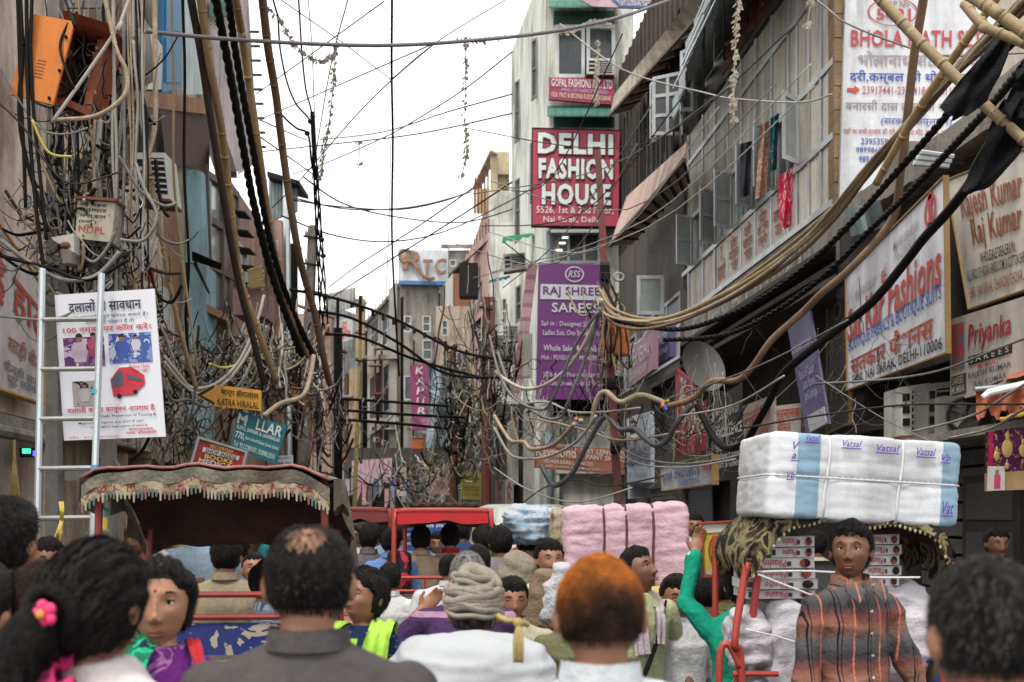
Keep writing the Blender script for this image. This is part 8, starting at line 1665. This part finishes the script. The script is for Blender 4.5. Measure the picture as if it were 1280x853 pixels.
# around the red rickshaws
person('passenger in a grey shirt seen from behind in the dull red rickshaw', 461, 656, 8.9, 178, hair='full', shirt=cloth('shirt_slate', (.12, .11, .12)), sleeve='long', voxel=.012, group=g0, seed=71, face=False, shoulders=1.1)
person('woman with dark hair facing us through the dull red rickshaw frame', 441, 655, 10.2, 10, fem=True, hair='woman', shirt=WHS, voxel=.012, group=g0, seed=72)
bp = person('man in a blue shirt with a red and black backpack left of the red rickshaw', 489, 660, 8.7, 170, hair='full', shirt=cloth('shirt_blue', (.14, .25, .50)), sleeve='long', pants=JEA, voxel=.011, group=g0, seed=73, face=False, height=1.64)
rbox('red and black backpack worn by the blue shirt man', (P(489, 715, 8.4).x+.05, 8.50, P(489, 715, 8.5).z), (.20, .14, .34), M('backpack', (0, 0, 0), .7, .15, 5, .3, pat=blotch(4, [(0, (.02, .02, .025)), (.52, (.40, .03, .06))])), 'backpack', 'backpack', 5, amp=.012)
person('person in a plain white T shirt at the left foot of the red rickshaw', 487, 704, 7.9, 185, height=1.45, hair='full', shirt=WHS, voxel=.012, group=g0, seed=74, face=False, shoulders=.9)
person('passenger in a beige shirt with an arm round his neighbour in the red rickshaw', 526, 657, 8.75, 182, hair='full', shirt=cloth('shirt_sand', (.42, .31, .22)), sleeve='short', voxel=.010, group=g0, seed=75, face=False, height=1.66, arms={-1: ((-.17, .05, -.13), (-.22, -.02, .09)), 1: ((.05, -.1, -.27), (0, -.2, -.1))})
person('passenger in a pink and white shirt with red collar in the red rickshaw', 563, 655, 8.95, 180, hair='full', shirt=cloth('shirt_rosy', (.50, .28, .27)), sleeve='short', voxel=.010, group=g0, seed=76, face=False, height=1.66, collar=cloth('collar_red', (.42, .03, .04)))
person('broad person in a white shirt just behind the grey haired man', 562, 690, 7.6, 178, height=1.50, hair='short', shirt=cloth('shirt_white4', (.55, .55, .58), .06), voxel=.011, group=g0, seed=77, face=False, shoulders=1.2)
person('dark haired person right behind the grey haired man, white collar', 597, 681, 6.9, 185, height=1.55, hair='full', shirt=WHS, voxel=.011, group=g0, seed=78, face=False)
person('young man in a bright green printed T shirt right of the red rickshaw', 606, 657, 8.3, 172, hair='full', shirt=cloth('shirt_green', (0, 0, 0), pat=blotch(8, [(0, (.06, .42, .10)), (.60, (.5, .5, .08))])), voxel=.011, group=g0, seed=79, face=False, height=1.68)
person('man in a light shirt with dark face looking down near the pale van', 630, 655, 9.0, 5, hair='full', shirt=cloth('shirt_pale5', (.45, .43, .42)), voxel=.012, group=g0, seed=80, skin=SKIND, headpitch=-15)
# further crowd
rr = random.Random(44)
cols = [('white', (.55, .55, .56)), ('maroon', (.25, .04, .06)), ('skyblue', (.25, .38, .5)), ('grey', (.16, .16, .17)), ('mustard', (.42, .28, .05)), ('teal', (.03, .22, .24)), ('dark blue', (.04, .06, .16)), ('pinkish', (.45, .20, .22)), ('cream', (.46, .42, .32)), ('olive', (.14, .14, .07))]
far = [(436, 11), (470, 12.5), (481, 10.5), (505, 13.5), (520, 16), (540, 15), (578, 12), (585, 14.5), (600, 11), (612, 13), (640, 12), (655, 10.2), (672, 9.4), (700, 10), (718, 9.4), (845, 11), (878, 8.8), (892, 7.4), (350, 9), (372, 11), (400, 12), (170, 7.4), (300, 9.6), (262, 10.5), (225, 12), (335, 12), (1190, 6.6), (980, 8.5), (1020, 9.0), (905, 6.3), (770, 8.6), (742, 8.0), (545, 11.2), (625, 7.4), (660, 8.4), (885, 10.5), (420, 8.0), (410, 6.6), (640, 5.4), (720, 5.2), (845, 5.6), (880, 6.0)]
ords = ['', 'second ', 'third ', 'fourth ', 'fifth ', 'sixth ', 'seventh ']
cnt = {}
for k, (px, Y) in enumerate(far):
    nm, c = cols[k % len(cols)]; ht = rr.choice([1.54, 1.60, 1.66]); fem = rr.random() < .3; low = Y < 7
    if low: ht = 1.40
    yaw = rr.choice([180, 180, 170, 195, 10, -12, 90]); cnt[nm] = cnt.get(nm, 0)+1
    where = 'left' if px < 460 else 'middle' if px < 680 else 'right'
    person('%s%s clad passer-by in the %s part of the crowd, %s' % (ords[cnt[nm]-1], nm, where, 'turned away' if 100 < yaw < 200 else 'side on' if yaw == 90 else 'facing us'), px, HY+(H-ht-.0)/Y*F, Y, yaw, height=ht, fem=fem, hair='woman' if fem else 'full', shirt=cloth('crowd_'+nm, c), pants=rr.choice([DKP, BRP, JEA]), voxel=.018 if Y > 8 else .014, group=g0, seed=200+k, skin=rr.choice([SKIN, SKIND, SKIN]), wr=.004, collar=None if not fem else False)
